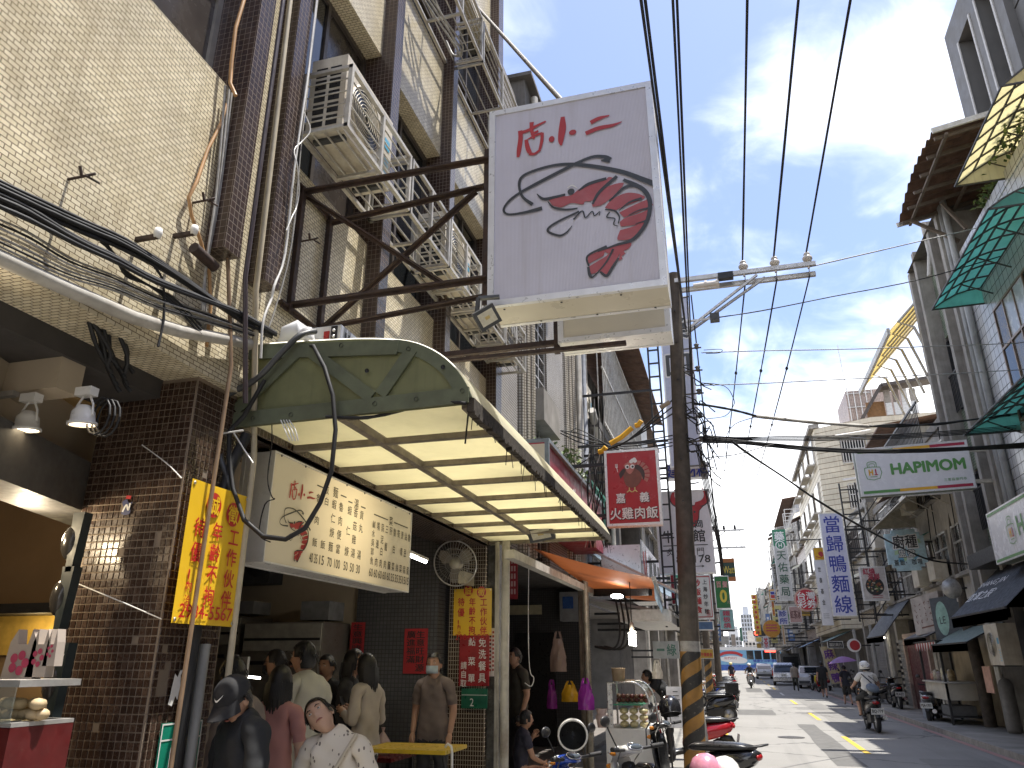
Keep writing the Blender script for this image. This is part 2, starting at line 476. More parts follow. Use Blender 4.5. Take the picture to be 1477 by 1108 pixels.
BLACKP = mat('black_plastic',(.016,.016,.017),.35,0,.2,12)
DGREYP = mat('dark_grey_plastic',(.06,.062,.065),.45,0,.15,12)
WHITEP = mat('white_plastic',(.72,.71,.68),.35,0,.06,8,0,.12,(.4,.36,.3))
SIGNW = mat('white_sign_acrylic',(.40,.39,.46),.25,0,.03,2.5,0,.06,(.42,.40,.42),streak=.05)
SIGNB = mat('bright_sign_acrylic',(.74,.74,.78),.25,0,.03,2.5,0,.08,(.46,.44,.46),streak=.08)
SIGNC = mat('cream_sign_acrylic',(.60,.55,.44),.35,0,.05,2.5,0,.2,(.40,.33,.22))
SIGNF = mat('sign_edge_alloy',(.70,.70,.71),.35,.35,.06,9,0,.15,(.4,.38,.34))
INK_R = mat('red_print',(.46,.035,.04),.4,0,.05,6)
INK_K = mat('black_print',(.018,.018,.02),.4,0,.05,6)
INK_W = mat('white_print',(.76,.75,.73),.4,0,.04,6)
INK_B = mat('blue_print',(.03,.05,.34),.4,0,.05,6)
INK_G = mat('green_print',(.10,.28,.08),.4,0,.05,6)
INK_O = mat('amber_print',(.72,.40,.04),.4,0,.05,6)
INK_M = mat('maroon_print',(.38,.03,.07),.4,0,.05,6)
INK_Y = mat('yellow_print',(.72,.56,.06),.4,0,.05,6)
#  ground
def asphalt(nm='asphalt',k_=1.0):
 t = NT(nm); p = t.pos()
 c = t.mix(1.0,(.215*k_,.208*k_,.192*k_),t.mix(t.mapr(t.noise(p,.35,6,.6),.3,.7,0,1),(.86,)*3,(1.12,)*3),'MULTIPLY')
 c = t.mix(t.mapr(t.noise(p,160,3,.7),.35,.75,0,.45),c,(.33,.32,.30))
 c = t.mix(t.mapr(t.noise(t.stretch(p,(1.6,.07,1)),1.3,5),.52,.72,0,.35),c,(.10,.10,.095))
 c = t.mix(t.mapr(t.noise(t.stretch(p,(.25,2.2,1)),1.1,4,.7),.62,.70,0,.4),c,(.09,.088,.085))
 v = t.node('ShaderNodeTexVoronoi',feature='DISTANCE_TO_EDGE'); v.inputs['Scale'].default_value = .16
 wv = t.node('ShaderNodeVectorMath',operation='ADD'); t.l.new(p,wv.inputs[0])
 nz = t.node('ShaderNodeTexNoise'); nz.inputs['Scale'].default_value = 1.4; nz.inputs['Detail'].default_value = 6; t.l.new(p,nz.inputs['Vector'])
 t.l.new(nz.outputs['Color'],wv.inputs[1]); t.l.new(wv.outputs[0],v.inputs['Vector'])
 c = t.mix(t.mapr(v.outputs['Distance'],.0,.009,.85,0),c,(.055,.053,.05))
 t.l.new(c,t.b.inputs['Base Color']); t.b.inputs['Roughness'].default_value = .82
 t.bump(t.noise(p,220,3),.35,.006)
 return t.m
ASPH = asphalt(); ASPH2 = asphalt('relaid_asphalt',.72)
PAVE = mat('pavement_concrete',(.25,.24,.22),.85,0,.2,1.5,.25,.5,(.09,.085,.075))
struct('ground',MB().add([(-900,-900,-.03),(900,-900,-.03),(900,1500,-.03),(-900,1500,-.03)],[(0,1,2,3)]),CONC)
struct('road',MB().add([(-.62,-12,0),(4.98,-12,0),(4.98,420,0),(-.62,420,0)],[(0,1,2,3)]),ASPH)
struct('crossing_road',MB().add([(-60,131,.004),(60,131,.004),(60,143,.004),(-60,143,.004)],[(0,1,2,3)]),ASPH)
mb = MB().box(-3.0,-.62,-12,130,-.02,.012)
struct('parking_strip',mb,PAVE)
struct('pavement',MB().box(5.05,6.9,-12,130,-.02,.12),PAVE)
struct('kerb',MB().box(4.98,5.05,-12,130,-.02,.125),CONC)
LINEY = mat('yellow_road_paint',(.62,.40,.03),.7,0,.12,18,.1,.35,(.22,.2,.17))
LINEW = mat('white_road_paint',(.62,.61,.58),.7,0,.12,18,.1,.35,(.25,.24,.22))
LINER = mat('faded_red_road_paint',(.36,.20,.18),.75,0,.15,14,.1,.5,(.2,.19,.18))
mb = MB(); k = 0
for y in (18.15,27.95,37.9,57.5,67.3,77.1,86.9,96.7,106.5):
 mb.add([(2.36,y,.006),(2.48,y,.006),(2.48,y + 3.95,.006),(2.36,y + 3.95,.006)],[(0,1,2,3)])
o = struct('yellow_centre_line',mb,LINEY)
struct('white_centre_line',MB().add([(2.36,47.7,.006),(2.48,47.7,.006),(2.48,51.6,.006),(2.36,51.6,.006)],[(0,1,2,3)]),LINEW)
struct('yellow_edge_line',MB().add([(-.5,13.5,.006),(-.36,13.5,.006),(-.36,125,.006),(-.5,125,.006)],[(0,1,2,3)]),LINEY)
struct('red_kerb_line',MB().add([(4.80,5,.006),(4.94,5,.006),(4.94,60,.006),(4.80,60,.006)],[(0,1,2,3)]),LINER)
def manhole(x,y,r,label):
 o = MB().lathe([(0.001,.012),(r*.9,.012),(r*.92,.009),(r,.009),(r,.002)],(x,y,0),24).build('manhole_cover',mat('cast_iron',(.07,.065,.06),.6,.6,.2,20,.3))
 tag(o,label,'manhole cover')
PATCH = mat('tar_patch',(.115,.112,.105),.85,0,.2,3,.35,.4,(.07,.068,.064))
for i,(x0,x1,y0,y1) in enumerate(((-.1,1.2,30,33.2),(2.7,3.5,27.2,46),(.5,1.5,52,60),(3.2,4.5,14.5,17.6),(1.6,2.1,16,26))):
 rg_ = random.Random(i); n_ = 10; L_ = [(x0 + rg_.uniform(-.03,.03),y0 + (y1 - y0)*k/n_) for k in range(n_ + 1)]; R_ = [(x1 + rg_.uniform(-.03,.03),y1 - (y1 - y0)*k/n_) for k in range(n_ + 1)]
 struct('road_patch',MB().add([(a,b,.003) for a,b in L_ + R_],[tuple(range(2*n_ + 2))[::-1]]),[PATCH,ASPH2][i % 2])
manhole(1.15,21.5,.32,'round iron manhole cover in the left lane nearest the camera')
manhole(3.9,36,.32,'round iron manhole cover in the right lane further up the road')
#  left apartment building (brown pilasters, cream tiles)
BA = thing('apartment_building','left apartment block of cream tiled panels between dark brown tiled pilasters','building',(-3,3,0))
FX = -3.0
mb = MB()
mb.box(-3.32,FX,-6,9.62,3.42,5.47)                         
mb.box(-3.32,FX,-6,9.62,7.75,9.21)
mb.box(-3.32,FX,-6,9.62,11.35,14.4)
mb.box(-3.3,FX - .003,3.62,3.93,5.47,7.75); mb.box(-3.3,FX - .003,3.62,3.93,9.21,11.35)
mb.build('tiled_panel',CREAM_T,BA)
mb = MB()
for y0,y1,zb in ((1.22,1.46,4.2),(3.47,3.63,4.2),(3.92,4.09,4.2),(5.61,5.79,3.43),(7.34,7.50,3.43),(9.36,9.625,3.43)):
 p = MB().box(-3.32,-2.85,y0,y1,zb,14.42); p.build('pilaster',BROWN_T,BA)
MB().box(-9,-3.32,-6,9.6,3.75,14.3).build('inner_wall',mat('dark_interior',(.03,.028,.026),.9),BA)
bays = [(-6,1.22),(1.46,3.47),(4.09,5.61),(5.79,7.34),(7.50,9.36)]
for z0,z1 in ((5.475,7.745),(9.215,11.345)):
 for y0,y1 in bays:
  f = MB(); w = .05
  f.box(-3.24,-3.18,y0,y0 + w,z0,z1); f.box(-3.24,-3.18,y1 - w,y1,z0,z1)
  f.box(-3.24,-3.18,y0 + w,y1 - w,z0,z0 + w); f.box(-3.24,-3.18,y0 + w,y1 - w,z1 - w,z1)
  zt = z0 + (z1 - z0) * .36
  f.box(-3.235,-3.185,y0 + w,y1 - w,zt,zt + .045)
  n = 3 if y1 - y0 > 1.6 else 2
  for k in range(1,n):
   yy = y0 + (y1 - y0) * k / n
   f.box(-3.237,-3.183,yy - .025,yy + .025,z0 + w,z1 - w)
  fr = f.build('window',WFRAME if y0 > 4 else AFRAME,BA)
  for k in range(n):
   a,b = y0 + (y1 - y0) * k / n,y0 + (y1 - y0) * (k + 1) / n
   lit = (k + int(y0*3)) % 3
   m_ = [PANE,PANE_BR,PANE][lit] if y0 > 4 else [PANE_P,PANE,PANE_BR][k % 3]
   q = MB().box(-3.215 - .008*(k % 2),-3.205 - .008*(k % 2),a + .03,b - .03,z0 + .03,z1 - .03)
   q.build('pane',m_,fr)
MB().box(-3.4,-2.7,-6,9.7,14.42,14.7).build('cornice',CONC,BA)
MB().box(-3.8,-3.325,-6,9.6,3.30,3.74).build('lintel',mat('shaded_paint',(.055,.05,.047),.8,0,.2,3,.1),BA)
MB().box(-3.62,-2.985,4.225,9.655,3.2,3.415).build('tiled_lintel',BROWN_T,BA)
cx0,cx1,cy0,cy1 = -3.76,-3.06,3.68,4.22
colm = MB().box(cx0,cx1,cy0,cy1,0,3.42).build('column',mat('column_grout',(.23,.18,.135),.9,0,.2,6,.3,.45,(.16,.13,.1)),BA)
rng = random.Random(3)
tl = MB(); tls = [MB(),MB()]
tw,th_,pw,ph = .0335,.0385,.0405,.0445
def tile_at(m,o,du,dn,u,v,lift):
 a = o + du * u + Z1 * v
 q = [a,a + du*tw,a + du*tw + Z1*th_,a + Z1*th_]
 e = .0022
 c = (q[0] + q[2]) / 2
 top = [p_ + dn*(.0045 + lift) + (c - p_).normalized()*e for p_ in q]
 m.add(q + top,[(4,5,6,7),(0,1,5,4),(1,2,6,5),(2,3,7,6),(3,0,4,7)])
def broken(face,u,v):
 if face == 0:
  if u < .045 and (1.2 < v < 1.62 or 2.02 < v < 2.3): return True
  if u < .07 and v < 1.28: return True
  if u > .655 and 2.55 < v < 3.1: return True
 else:
  if .02 < u < .1 and 1.55 < v < 1.82 and rng.random() < .75: return True
  if .33 < u and 2.6 < v < 3.0 and rng.random() < .6: return True
 return rng.random() < .006
for face,(o_,du,dn,wd) in enumerate(((Vector((cx0 + .003,cy0,0)),X1,-Y1,.70),(Vector((cx1,cy0 + .004,0)),Y1,X1,.535))):
 v = .02
 while v < 3.38:
  u = .003
  while u + tw < wd:
   if not broken(face,u,v): tile_at(tls[rng.random() < .3],o_,du,dn,u,v,rng.uniform(-.001,.001))
   u += pw
  v += ph
TILE_A = mat('glazed_brown_tile',(.047,.027,.019),.22,0,.25,30,.05)
TILE_B = mat('worn_brown_tile',(.068,.041,.029),.3,0,.25,30,.05)
for k,m_ in enumerate((TILE_A,TILE_B)):
 o = tls[k].build('tile',m_,colm); o['kind'] = 'stuff'
MB().box(-3.56,-3.06,9.66,10.16,0,3.42).build('column',COL_T,BA)
MB().box(-3.055,-2.92,9.72,10.1,0,3.4).build('rough_pier',mat('rough_black_stone',(.06,.058,.055),.8,0,.5,14,.8,.5,(.2,.2,.19)),BA)
struct('arcade_floor',MB().box(-9,-3.0,-6,130,-.02,.1),mat('arcade_terrazzo',(.22,.20,.18),.4,0,.15,5,.05,.3))
struct('shop_ceiling',MB().box(-9,-3.81,-6,9.6,3.36,3.5),PLASTER)
struct('shop_wall',MB().box(-9,-4.75,9.45,9.6,.1,3.35).box(-9.15,-9,-6,9.6,.1,3.35),PLASTER)
struct('tiled_shop_wall',MB().box(-4.74,-3.6,9.35,9.62,.1,3.35),DARK_T)
struct('partition_wall',MB().box(-9,-4.2,5.5,5.62,.1,3.35),mat('brown_plaster',(.26,.17,.09),.8,0,.1,2))
for x0,x1,y0,y1,h_,lb in ((6.3,15,-16,8.4,13.5,'right row of town houses continuing beside and behind the camera, nearer part'),(6.3,15,-48,-16.1,12.5,'right row of town houses continuing behind the camera, further part'),(-12,-3.0,-48,-6.1,13,'left row of town houses continuing behind the camera')):
 r = thing('row_house',lb,'building',(x0,y0,0)); MB().box(x0,x1,y0,y1,0,h_).build('wall',CONC_W,r); xf = x0 if x0 > 0 else x1; s_ = -1 if x0 > 0 else 1
 for k in range(int((y1 - y0)/4)):
  for j in range(3): MB().box(xf,xf + s_*.05,y0 + 1 + k*4,y0 + 3.4 + k*4,4.4 + j*3,6.2 + j*3).build('window',PANE,r)
#  air-conditioner cages along the left facade
def ac_unit(name,label,y0,z0,x0=-2.97,L=.86,H=.72,D=.33,group='outdoor air-conditioner units in the cages'):
 r = thing(name,label,'air conditioner',(x0,y0,z0),group)
 b = MB().box(x0,x0 + D,y0,y0 + L,z0 + .03,z0 + H)
 b.build('casing',ACW,r)
 f = MB(); cxf = x0 + D + .006
 f.lathe([(.27,0),(.285,.012),(.27,.02)],(cxf - .01,y0 + L*.42,z0 + H*.52),28,'X')
 for k in range(1,9): f.lathe([(.03*k,.012),(.03*k + .006,.016),(.03*k + .006,.008)],(cxf - .01,y0 + L*.42,z0 + H*.52),24,'X')
 f.build('fan_grille',ACW,r)
 MB().lathe([(.001,0),(.26,0)],(cxf - .004,y0 + L*.42,z0 + H*.52),24,'X').build('fan_opening',BLACKP,r)
 v = MB()
 for i in range(2):
  for j in range(5):
   v.box(x0 + .05 + i*.13,x0 + .15 + i*.13,y0 - .004,y0 + .006,z0 + .08 + j*.125,z0 + .175 + j*.125)
 v.build('side_vent',BLACKP,r)
 p = MB().box(cxf - .004,cxf - .001,y0 + L*.84,y0 + L*.95,z0 + H*.52,z0 + H*.66); p.build('logo_plate',mat('sky_blue_print',(.08,.36,.55),.4),r)
 p = MB()
 for k in range(5): p.box(cxf - .004,cxf - .001,y0 + L*.85,y0 + L*.94,z0 + H*(.12 + k*.06),z0 + H*(.15 + k*.06))
 p.build('energy_label',mat('pale_blue_print',(.35,.55,.62),.4),r)
 for y in (y0 + .08,y0 + L - .13): MB().box(x0 + .03,x0 + D - .02,y,y + .05,z0,z0 + .03).build('foot',DGREYP,r)
 return r
def cage(label,y0,y1,z0,z1,x0=-2.99,x1=-2.56,near=True,rungs=4,posts=2,group='steel cages for air conditioners',m=None):
 m = m or WSTEEL
 r = thing('equipment_cage',label,'metal cage',(x0,y0,z0),group)
 w = .035
 fr = MB()
 for x in (x0 + .02,x1): fr.box(x - w/2,x + w/2,y0,y1,z0,z0 + w)
 fr.box(x1 - w/2,x1 + w/2,y0,y1,z1 - w,z1)
 for k in range(posts + 1):
  y = y0 + (y1 - w) * 0 + (y1 - y0 - w) * k / posts
  fr.box(x1 - w/2 + .002,x1 + w/2 + .002,y,y + w,z0 + .002,z1 - .002)
  if k in (0,posts): fr.box(x0,x0 + w,y,y + w,z0,z1)
  fr.box(x0 + .02,x1,y + .001,y + w - .001,z0 + .003,z0 + w - .004)
  if k in (0,posts): fr.box(x0 + .02,x1,y + .001,y + w - .001,z1 - w + .003,z1 - .003)
 fr.build('frame',m,r)
 fl = MB()
 n = 4
 for k in range(1,n): fl.tube([(x0 + (x1 - x0)*k/n,y0 + .01,z0 + .03),(x0 + (x1 - x0)*k/n,y1 - .01,z0 + .03)],.009,6)
 fl.build('floor_bars',m,r)
 rl = MB()
 for k in range(1,rungs + 1):
  z = z0 + (z1 - z0) * k / (rungs + 1)
  rl.tube([(x1 - .004,y0 + .02,z),(x1 - .004,y1 - .02,z)],.008,6)
  rl.tube([(x0 + .02,y0 + .02,z),(x1 - .01,y0 + .02,z)],.008,6)
 rl.build('side_bars',m,r)
 return r
CG = mat('dull_cage_steel',(.42,.40,.36),.5,.3,.15,10,.06,.4,(.2,.15,.1))
Z0 = 5.70
cage('cage nearest the camera holding a boxy air conditioner beside the brown pilaster',4.28,5.52,Z0,Z0 + .62,rungs=4)
ac_unit('air_conditioner','cream air conditioner in the nearest cage beside brown pilaster',4.36,Z0 + .04,H=.78,L=.9)
cage('empty second cage behind the rusty truss of the prawn sign',5.55,6.6,Z0,Z0 + .62,rungs=3,m=CG)
cage('third cage with a flat air conditioner right behind the crossing of the truss',6.63,7.7,Z0,Z0 + .62,rungs=4)
ac_unit('air_conditioner','cream air conditioner in the third cage with blue sticker near the truss crossing',6.7,Z0 + .04,H=.74,L=.86)
cage('fourth cage with pipes next to the left edge of the prawn sign',7.73,8.75,Z0,Z0 + .62,rungs=4,m=CG)
cage('furthest cage of the lower row below the prawn sign',8.78,9.85,Z0,Z0 + .62,rungs=4,m=CG)
ac_unit('air_conditioner','air conditioner in the furthest cage of the lower row',8.85,Z0 + .04,H=.7,L=.86)
ac_unit('air_conditioner','low grey air conditioner in the fourth cage next to prawn sign',7.8,Z0 + .04,H=.5,L=.7)
cage('long empty upper cage nearest the camera against the sky',5.85,7.42,9.23,9.95,x1=-2.5,rungs=4,m=CG)
cage('second empty upper cage above the prawn sign',7.46,9.3,9.23,9.95,x1=-2.5,rungs=4,m=CG)
for k,(dx,c) in enumerate(((0,0),(.05,.04),(.09,-.03))):
 cable([(-2.9 + dx,6.2 + c,9.27),(-2.8 + dx,6.6,9.18),(-2.72 + dx,7.1 + c,9.16),(-2.85,7.3,9.3),(-2.97,7.32,9.6)],.012,CABLE_G,
 'pale refrigerant hose sagging through the upper empty cage','refrigerant hoses in the upper cage','hose')
for k in range(3):
 y = 9.0 + .12 * k
 cable([(-2.97,y,6.25),(-2.8,y + .05,6.45 + .04*k),(-2.6,y + .1,6.38),(-2.55,y + .12,6.0)],.018,CABLE_G,
 'pale insulated hose arching behind the last cage of the lower row','hoses behind the last lower cage','hose')
#  the big prawn sign on its truss
def sign_box(name,label,cat,O,R,U,w,h,dep,face,edge,side,bt=.04,group=None,base=None):
 """lightbox: O is the centre of its front face; returns the thing and the drawing plane"""
 pl = Plane(O,R,U)
 r = thing(name,label,cat,base or (O - pl.U*(h/2) - pl.N*(dep/2)),group)
 b = MB(); pl.slab(b,-w/2 + .004,w/2 - .004,-h/2 + .004,h/2 - .004,-dep,-.012)
 b.build('casing',side,r)
 f = MB(); e = .006
 for a in ((-w/2,w/2,h/2 - bt,h/2),(-w/2,w/2,-h/2,-h/2 + bt),(-w/2,-w/2 + bt,-h/2 + bt,h/2 - bt),(w/2 - bt,w/2,-h/2 + bt,h/2 - bt)):
  pl.slab(f,*a,-.03,e)
 for a in ((-w/2,w/2,h/2 - bt*.6,h/2),(-w/2,w/2,-h/2,-h/2 + bt*.6),(-w/2,-w/2 + bt*.6,-h/2 + bt*.6,h/2 - bt*.6),(w/2 - bt*.6,w/2,-h/2 + bt*.6,h/2 - bt*.6)):
  pl.slab(f,*a,-dep - e,-dep + .03)
 f.build('frame',edge,r)
 q = MB(); pl.rect(q,-w/2 + bt*.9,w/2 - bt*.9,-h/2 + bt*.9,h/2 - bt*.9,-.004)
 q.build('panel',face,r)
 return r,pl
INK_PRAWN = mat('faded_red_print',(.40,.075,.085),.4,0,.12,12,0,.15,(.5,.4,.42))
INK_CH = mat('charcoal_print',(.035,.038,.042),.4,0,.1,10)
def dian_xiao_er(pl,mb,u,v,s,m=0):
 """the three brush characters, strokes as they stand, in a field about 2.8 s wide"""
 S = lambda pts,w: pl.stroke(mb,[(u + a*s,v + b*s) for a,b in pts],[x*s for x in (w if isinstance(w,list) else [w]*len(pts))],.004,m)
 S([(-1.02,.52),(-1.0,.2),(-1.06,-.3),(-1.1,-.62)],[.16,.17,.17,.1])
 S([(-1.08,.42),(-.75,.46),(-.4,.60),(-.06,.72)],[.16,.13,.11,.07])
 S([(-.58,.80),(-.60,.55)],[.17,.12])
 S([(-.60,.50),(-.55,.24),(-.50,.05)],[.14,.12,.08]); S([(-.56,.28),(-.34,.36)],[.10,.10])
 S([(-.80,.08),(-.74,-.28),(-.66,-.52)],[.12,.17,.15]); S([(-.74,.08),(-.42,.20),(-.19,.22)],[.05,.1,.12])
 S([(-.20,.25),(-.22,-.1),(-.30,-.45)],[.12,.12,.1]); S([(-.68,-.54),(-.5,-.60),(-.28,-.46)],[.15,.1,.1])
 pl.disc(mb,u + .14*s,v - .10*s,.105*s,.004,m,.13*s)
 S([(.56,.78),(.54,.30),(.47,-.2),(.48,-.44)],[.14,.26,.2,.06])
 pl.disc(mb,u + .90*s,v + .03*s,.13*s,.004,m,.11*s)
 S([(1.55,.30),(1.85,.42),(2.22,.46)],[.17,.15,.05]); S([(1.36,-.12),(1.8,.0),(2.3,.02),(2.64,.10)],[.17,.17,.13,.03])
def prawn(pl,red,blk,u,v,s):
 """prawn emblem, field about 10 x 8 in units of s, origin at its centre"""
 P = lambda pts: [(u + a*s,v + b*s) for a,b in pts]
 R = lambda pts,d=.003: pl.poly(red,P(pts),d)
 S = lambda pts,w,d=.005: pl.stroke(blk,P(pts),[x*s for x in (w if isinstance(w,list) else [w]*len(pts))],d)
 R(crom([(-1.75,.95),(-.9,1.05),(-.2,1.0),(.6,1.55),(1.7,1.75),(2.1,1.75),(2.35,1.95),(2.6,1.75),(1.9,1.1),(1.2,.35),(.7,.35),(.55,.15),(-.2,.4),(-.9,.2),(-1.5,.45)],4))
 R(crom([(1.15,.1),(1.5,.75),(2.2,1.2),(3.0,1.35),(3.3,1.2),(2.6,.45),(1.8,-.1),(1.2,-.15)],4))
 R(crom([(2.0,-.35),(2.5,.2),(3.4,.5),(4.1,.35),(4.6,.0),(4.3,-.2),(3.2,-.5),(2.6,-.7)],4))
 R(crom([(2.9,-.9),(3.6,-.6),(4.7,-.25),(4.95,-.45),(5.05,-.75),(4.4,-1.0),(3.2,-1.3)],4))
 R(crom([(2.9,-1.6),(3.3,-1.35),(4.3,-1.15),(4.9,-1.0),(4.75,-1.7),(4.0,-1.95),(2.95,-1.95)],4))
 R(crom([(2.9,-2.2),(3.6,-2.1),(4.65,-1.85),(4.2,-2.6),(3.6,-2.95),(2.75,-2.9),(2.75,-2.55)],4))
 R(crom([(1.7,-3.5),(2.6,-3.15),(3.4,-3.2),(3.55,-3.35),(3.2,-3.7),(2.0,-3.75)],4))
 R([(.75,-3.75),(1.95,-3.35),(1.75,-3.9),(.75,-4.35)]); R([(.75,-4.55),(1.9,-3.95),(2.45,-3.5),(2.3,-4.2),(1.2,-5.05),(.85,-5.1)]); R([(1.4,-4.95),(2.5,-3.7),(3.0,-3.5),(2.6,-4.3),(2.15,-5.05),(1.9,-5.25)])
 R([(2.9,-3.5),(3.2,-3.55),(3.05,-3.8),(3.15,-3.95),(2.9,-4.1),(2.95,-4.3),(2.7,-4.4)])
 S([(-2.2,.35),(-3.5,.22),(-4.6,.3),(-4.85,.85),(-4.0,1.7),(-1.6,2.75),(1.0,3.7),(2.1,3.6),(2.5,3.25)],[.30,.2,.16,.16,.2,.26,.22,.28,.42])
 S([(2.5,3.25),(1.9,3.35)],[.4,.1])
 S([(-2.85,.75),(-3.6,1.6),(-3.75,2.8),(-3.1,3.35),(-1.2,3.6),(.6,3.25),(3.0,2.3),(4.6,1.3),(5.4,.75)],[.26,.18,.2,.2,.22,.28,.32,.36,.40])
 S([(-2.55,1.55),(-2.1,1.05),(-1.3,1.05),(-.6,1.12)],[.05,.22,.22,.18])
 S([(.3,1.25),(1.0,1.65),(2.2,1.85)],[.1,.24,.22])
 pl.disc(blk,u - .2*s,v + 1.28*s,.24*s,.0052); 
 S([(-1.8,.8),(-1.4,.25),(-.6,-.05),(.2,-.1)],[.06,.14,.16,.12])
 S([(.3,-.35),(-1.3,-.95),(-1.85,-1.45),(-1.1,-1.95),(-.6,-1.8),(-.2,-1.35)],[.14,.16,.16,.16,.12,.05])
 S([(-.1,-.9),(.5,-.35),(.7,-.9),(1.15,-.5),(1.3,-.85),(1.65,-.6),(1.6,-.9)],[.12,.1,.1,.08,.08,.07,.05])
 S([(1.2,.05),(1.7,.9),(2.9,1.9)],[.14,.22,.24])
 S([(2.3,.05),(3.3,.9),(4.0,.95),(4.55,.45)],[.1,.2,.22,.12])
 S([(3.3,1.55),(4.5,.6),(4.9,-.5),(4.6,-1.9),(3.7,-3.0),(2.6,-3.25),(1.4,-3.55)],[.22,.3,.28,.26,.24,.16,.06])
 S([(2.9,-.75),(3.6,-.25),(4.4,-.1)],[.05,.14,.2]); S([(3.5,-1.2),(4.2,-.95),(4.9,-.9)],[.05,.1,.18])
 S([(3.9,-1.9),(4.3,-1.85),(4.65,-1.8)],[.05,.1,.2])
 S([(2.0,-.5),(2.6,-.7),(2.9,-1.2),(2.8,-1.7)],[.08,.12,.1,.06]); S([(2.3,-.75),(2.1,-1.1),(2.6,-1.3),(2.5,-1.7),(2.8,-1.9)],[.1,.09,.08,.07,.05])
 S([(.8,-4.5),(.75,-3.75),(2.0,-3.25)],[.12,.14,.18]); S([(.75,-4.55),(.85,-5.2),(1.1,-5.25),(1.9,-4.4),(2.4,-3.5)],[.16,.2,.1,.12,.14])
 S([(1.5,-5.0),(1.9,-5.35),(2.3,-4.8),(2.7,-4.2)],[.12,.2,.18,.14])
def prawn_white(pl,wht,u,v,s):
 pl.disc(wht,u - .18*s,v + 1.34*s,.15*s,.0056)
 pl.stroke(wht,[(u - .45*s,v + 1.6*s),(u - .1*s,v + 1.75*s),(u + .25*s,v + 1.45*s)],[.05*s,.12*s,.05*s],.0056)
_t = NT('ribbed_lilac_sheet'); _p = _t.pos(); _w = _t.node('ShaderNodeTexWave',bands_direction='X'); _w.inputs['Scale'].default_value = 32; _t.l.new(_p,_w.inputs['Vector'])
_c = _t.mix(_t.mapr(_w.outputs['Fac'],0,1,0,.5),(.58,.565,.65),(.66,.645,.73)); _c = _t.mix(_t.mapr(_t.noise(_p,2.2,6,.6,.4),.45,.75,0,.4),_c,(.50,.48,.54)); _c = _t.mix(_t.mapr(_t.noise(_t.stretch(_p,(9,9,.6)),1.6,5),.52,.72,0,.35),_c,(.46,.43,.46))
_t.l.new(_c,_t.b.inputs['Base Color']); _t.b.inputs['Roughness'].default_value = .22; _t.bump(_w.outputs['Fac'],.25,.003); RIBBED = _t.m
SW,SH,SY = 1.215,1.645,4.40
SO = Vector((-.80,SY,4.845))
S1,P1 = sign_box('shop_sign','large square white lightbox sign with a red prawn and three red brush characters','shop sign',SO,X1,Z1,SW,SH,.34,RIBBED,SIGNF,SIGNC,.045)
mb = MB(); dian_xiao_er(P1,mb,-.16,.49,.205); mb.build('lettering',mat('warm_red_print',(.42,.03,.035),.4,0,.08,6),S1)
a,b,c = MB(),MB(),MB(); prawn(P1,a,b,.02,-.14,.105); prawn_white(P1,c,.02,-.14,.105)
a.build('prawn_emblem',INK_PRAWN,S1); b.build('emblem_outline',INK_CH,S1); c.build('emblem_highlight',INK_W,S1)
sc_ = MB()
for k in range(6):
 sc_.lathe([(.001,-.004),(.008,-.003),(.008,0)],(-1.3 + k*.2,4.42 + (.28 if k % 2 else .03),4.018),8)
sc_.build('screw',DARKST,S1)
tr = thing('sign_truss','rusty brown angle-steel truss carrying the prawn sign off the facade','bracket',(-2.98,4.6,4.8))
yf,yr,zt,zb = 4.42,4.86,5.27,4.27
for nm,p,q,w in (('post',(-2.97,yf,zb - .06),(-2.97,yf,zt + .03),.05),('post',(-2.97,yr,zb - .06),(-2.97,yr,zt + .03),.05),
 ('beam',(-2.99,yf,zt),(-1.42,yf,zt),.04),('beam',(-2.99,yr,zt - .02),(-1.42,4.70,zt - .02),.04),
 ('beam',(-2.99,yf,zb),(-1.42,yf,zb),.044),('beam',(-2.99,yr,zb),(-1.42,4.70,zb + .02),.035),
 ('tie',(-2.975,yf - .06,zt + .028),(-2.975,yr + .05,zt + .028),.045),('tie',(-2.975,yf - .12,zb - .03),(-2.975,yr + .05,zb - .03),.05),
 ('brace',(-2.95,yf + .028,zt - .02),(-1.75,yf + .028,zb + .02),.04),('brace',(-2.95,yr + .03,zb + .02),(-1.62,4.74,zt - .03),.04),
 ('post',(-1.435,yf + .03,zb - .2),(-1.435,yf + .03,zt + .1),.05),('post',(-1.44,4.70,zb - .2),(-1.44,4.70,zt + .1),.04)):
 mb = MB(); p,q = Vector(p),Vector(q); d = (q - p).normalized()
 up = Y1 if abs(d.y) < .5 else X1
 mb.bar(p,q,w,w*.28); sd = d.cross(up).normalized()
 mb.bar(p + up*0 + Vector((0,w*.42,-w*.3)) if abs(d.z) < .9 else p + Vector((w*.4,0,0)),q + Vector((0,w*.42,-w*.3)) if abs(d.z) < .9 else q + Vector((w*.4,0,0)),w*.22,w*.95)
 mb.build(nm,RUSTY,tr)
rodA = at(688,10,X=-2.86); rodB = Vector((-.80,4.57,5.66))
MB().tube([rodA,rodB],.022,8).build('stay_rod',mat('weathered_rod',(.12,.11,.10),.6,.2),tr)
bl,br_ = at(805,497,Y=6.1),at(969,483,Y=6.1)
zc2 = (bl.z + br_.z) / 2
S2,P2 = sign_box('shop_sign','blank cream lightbox sign tucked close behind the prawn sign','shop sign',Vector(((bl.x + br_.x)/2,6.1,zc2 + .62)),X1,Z1,br_.x - bl.x,1.2,.3,SIGNC,SIGNF,SIGNF,.05)
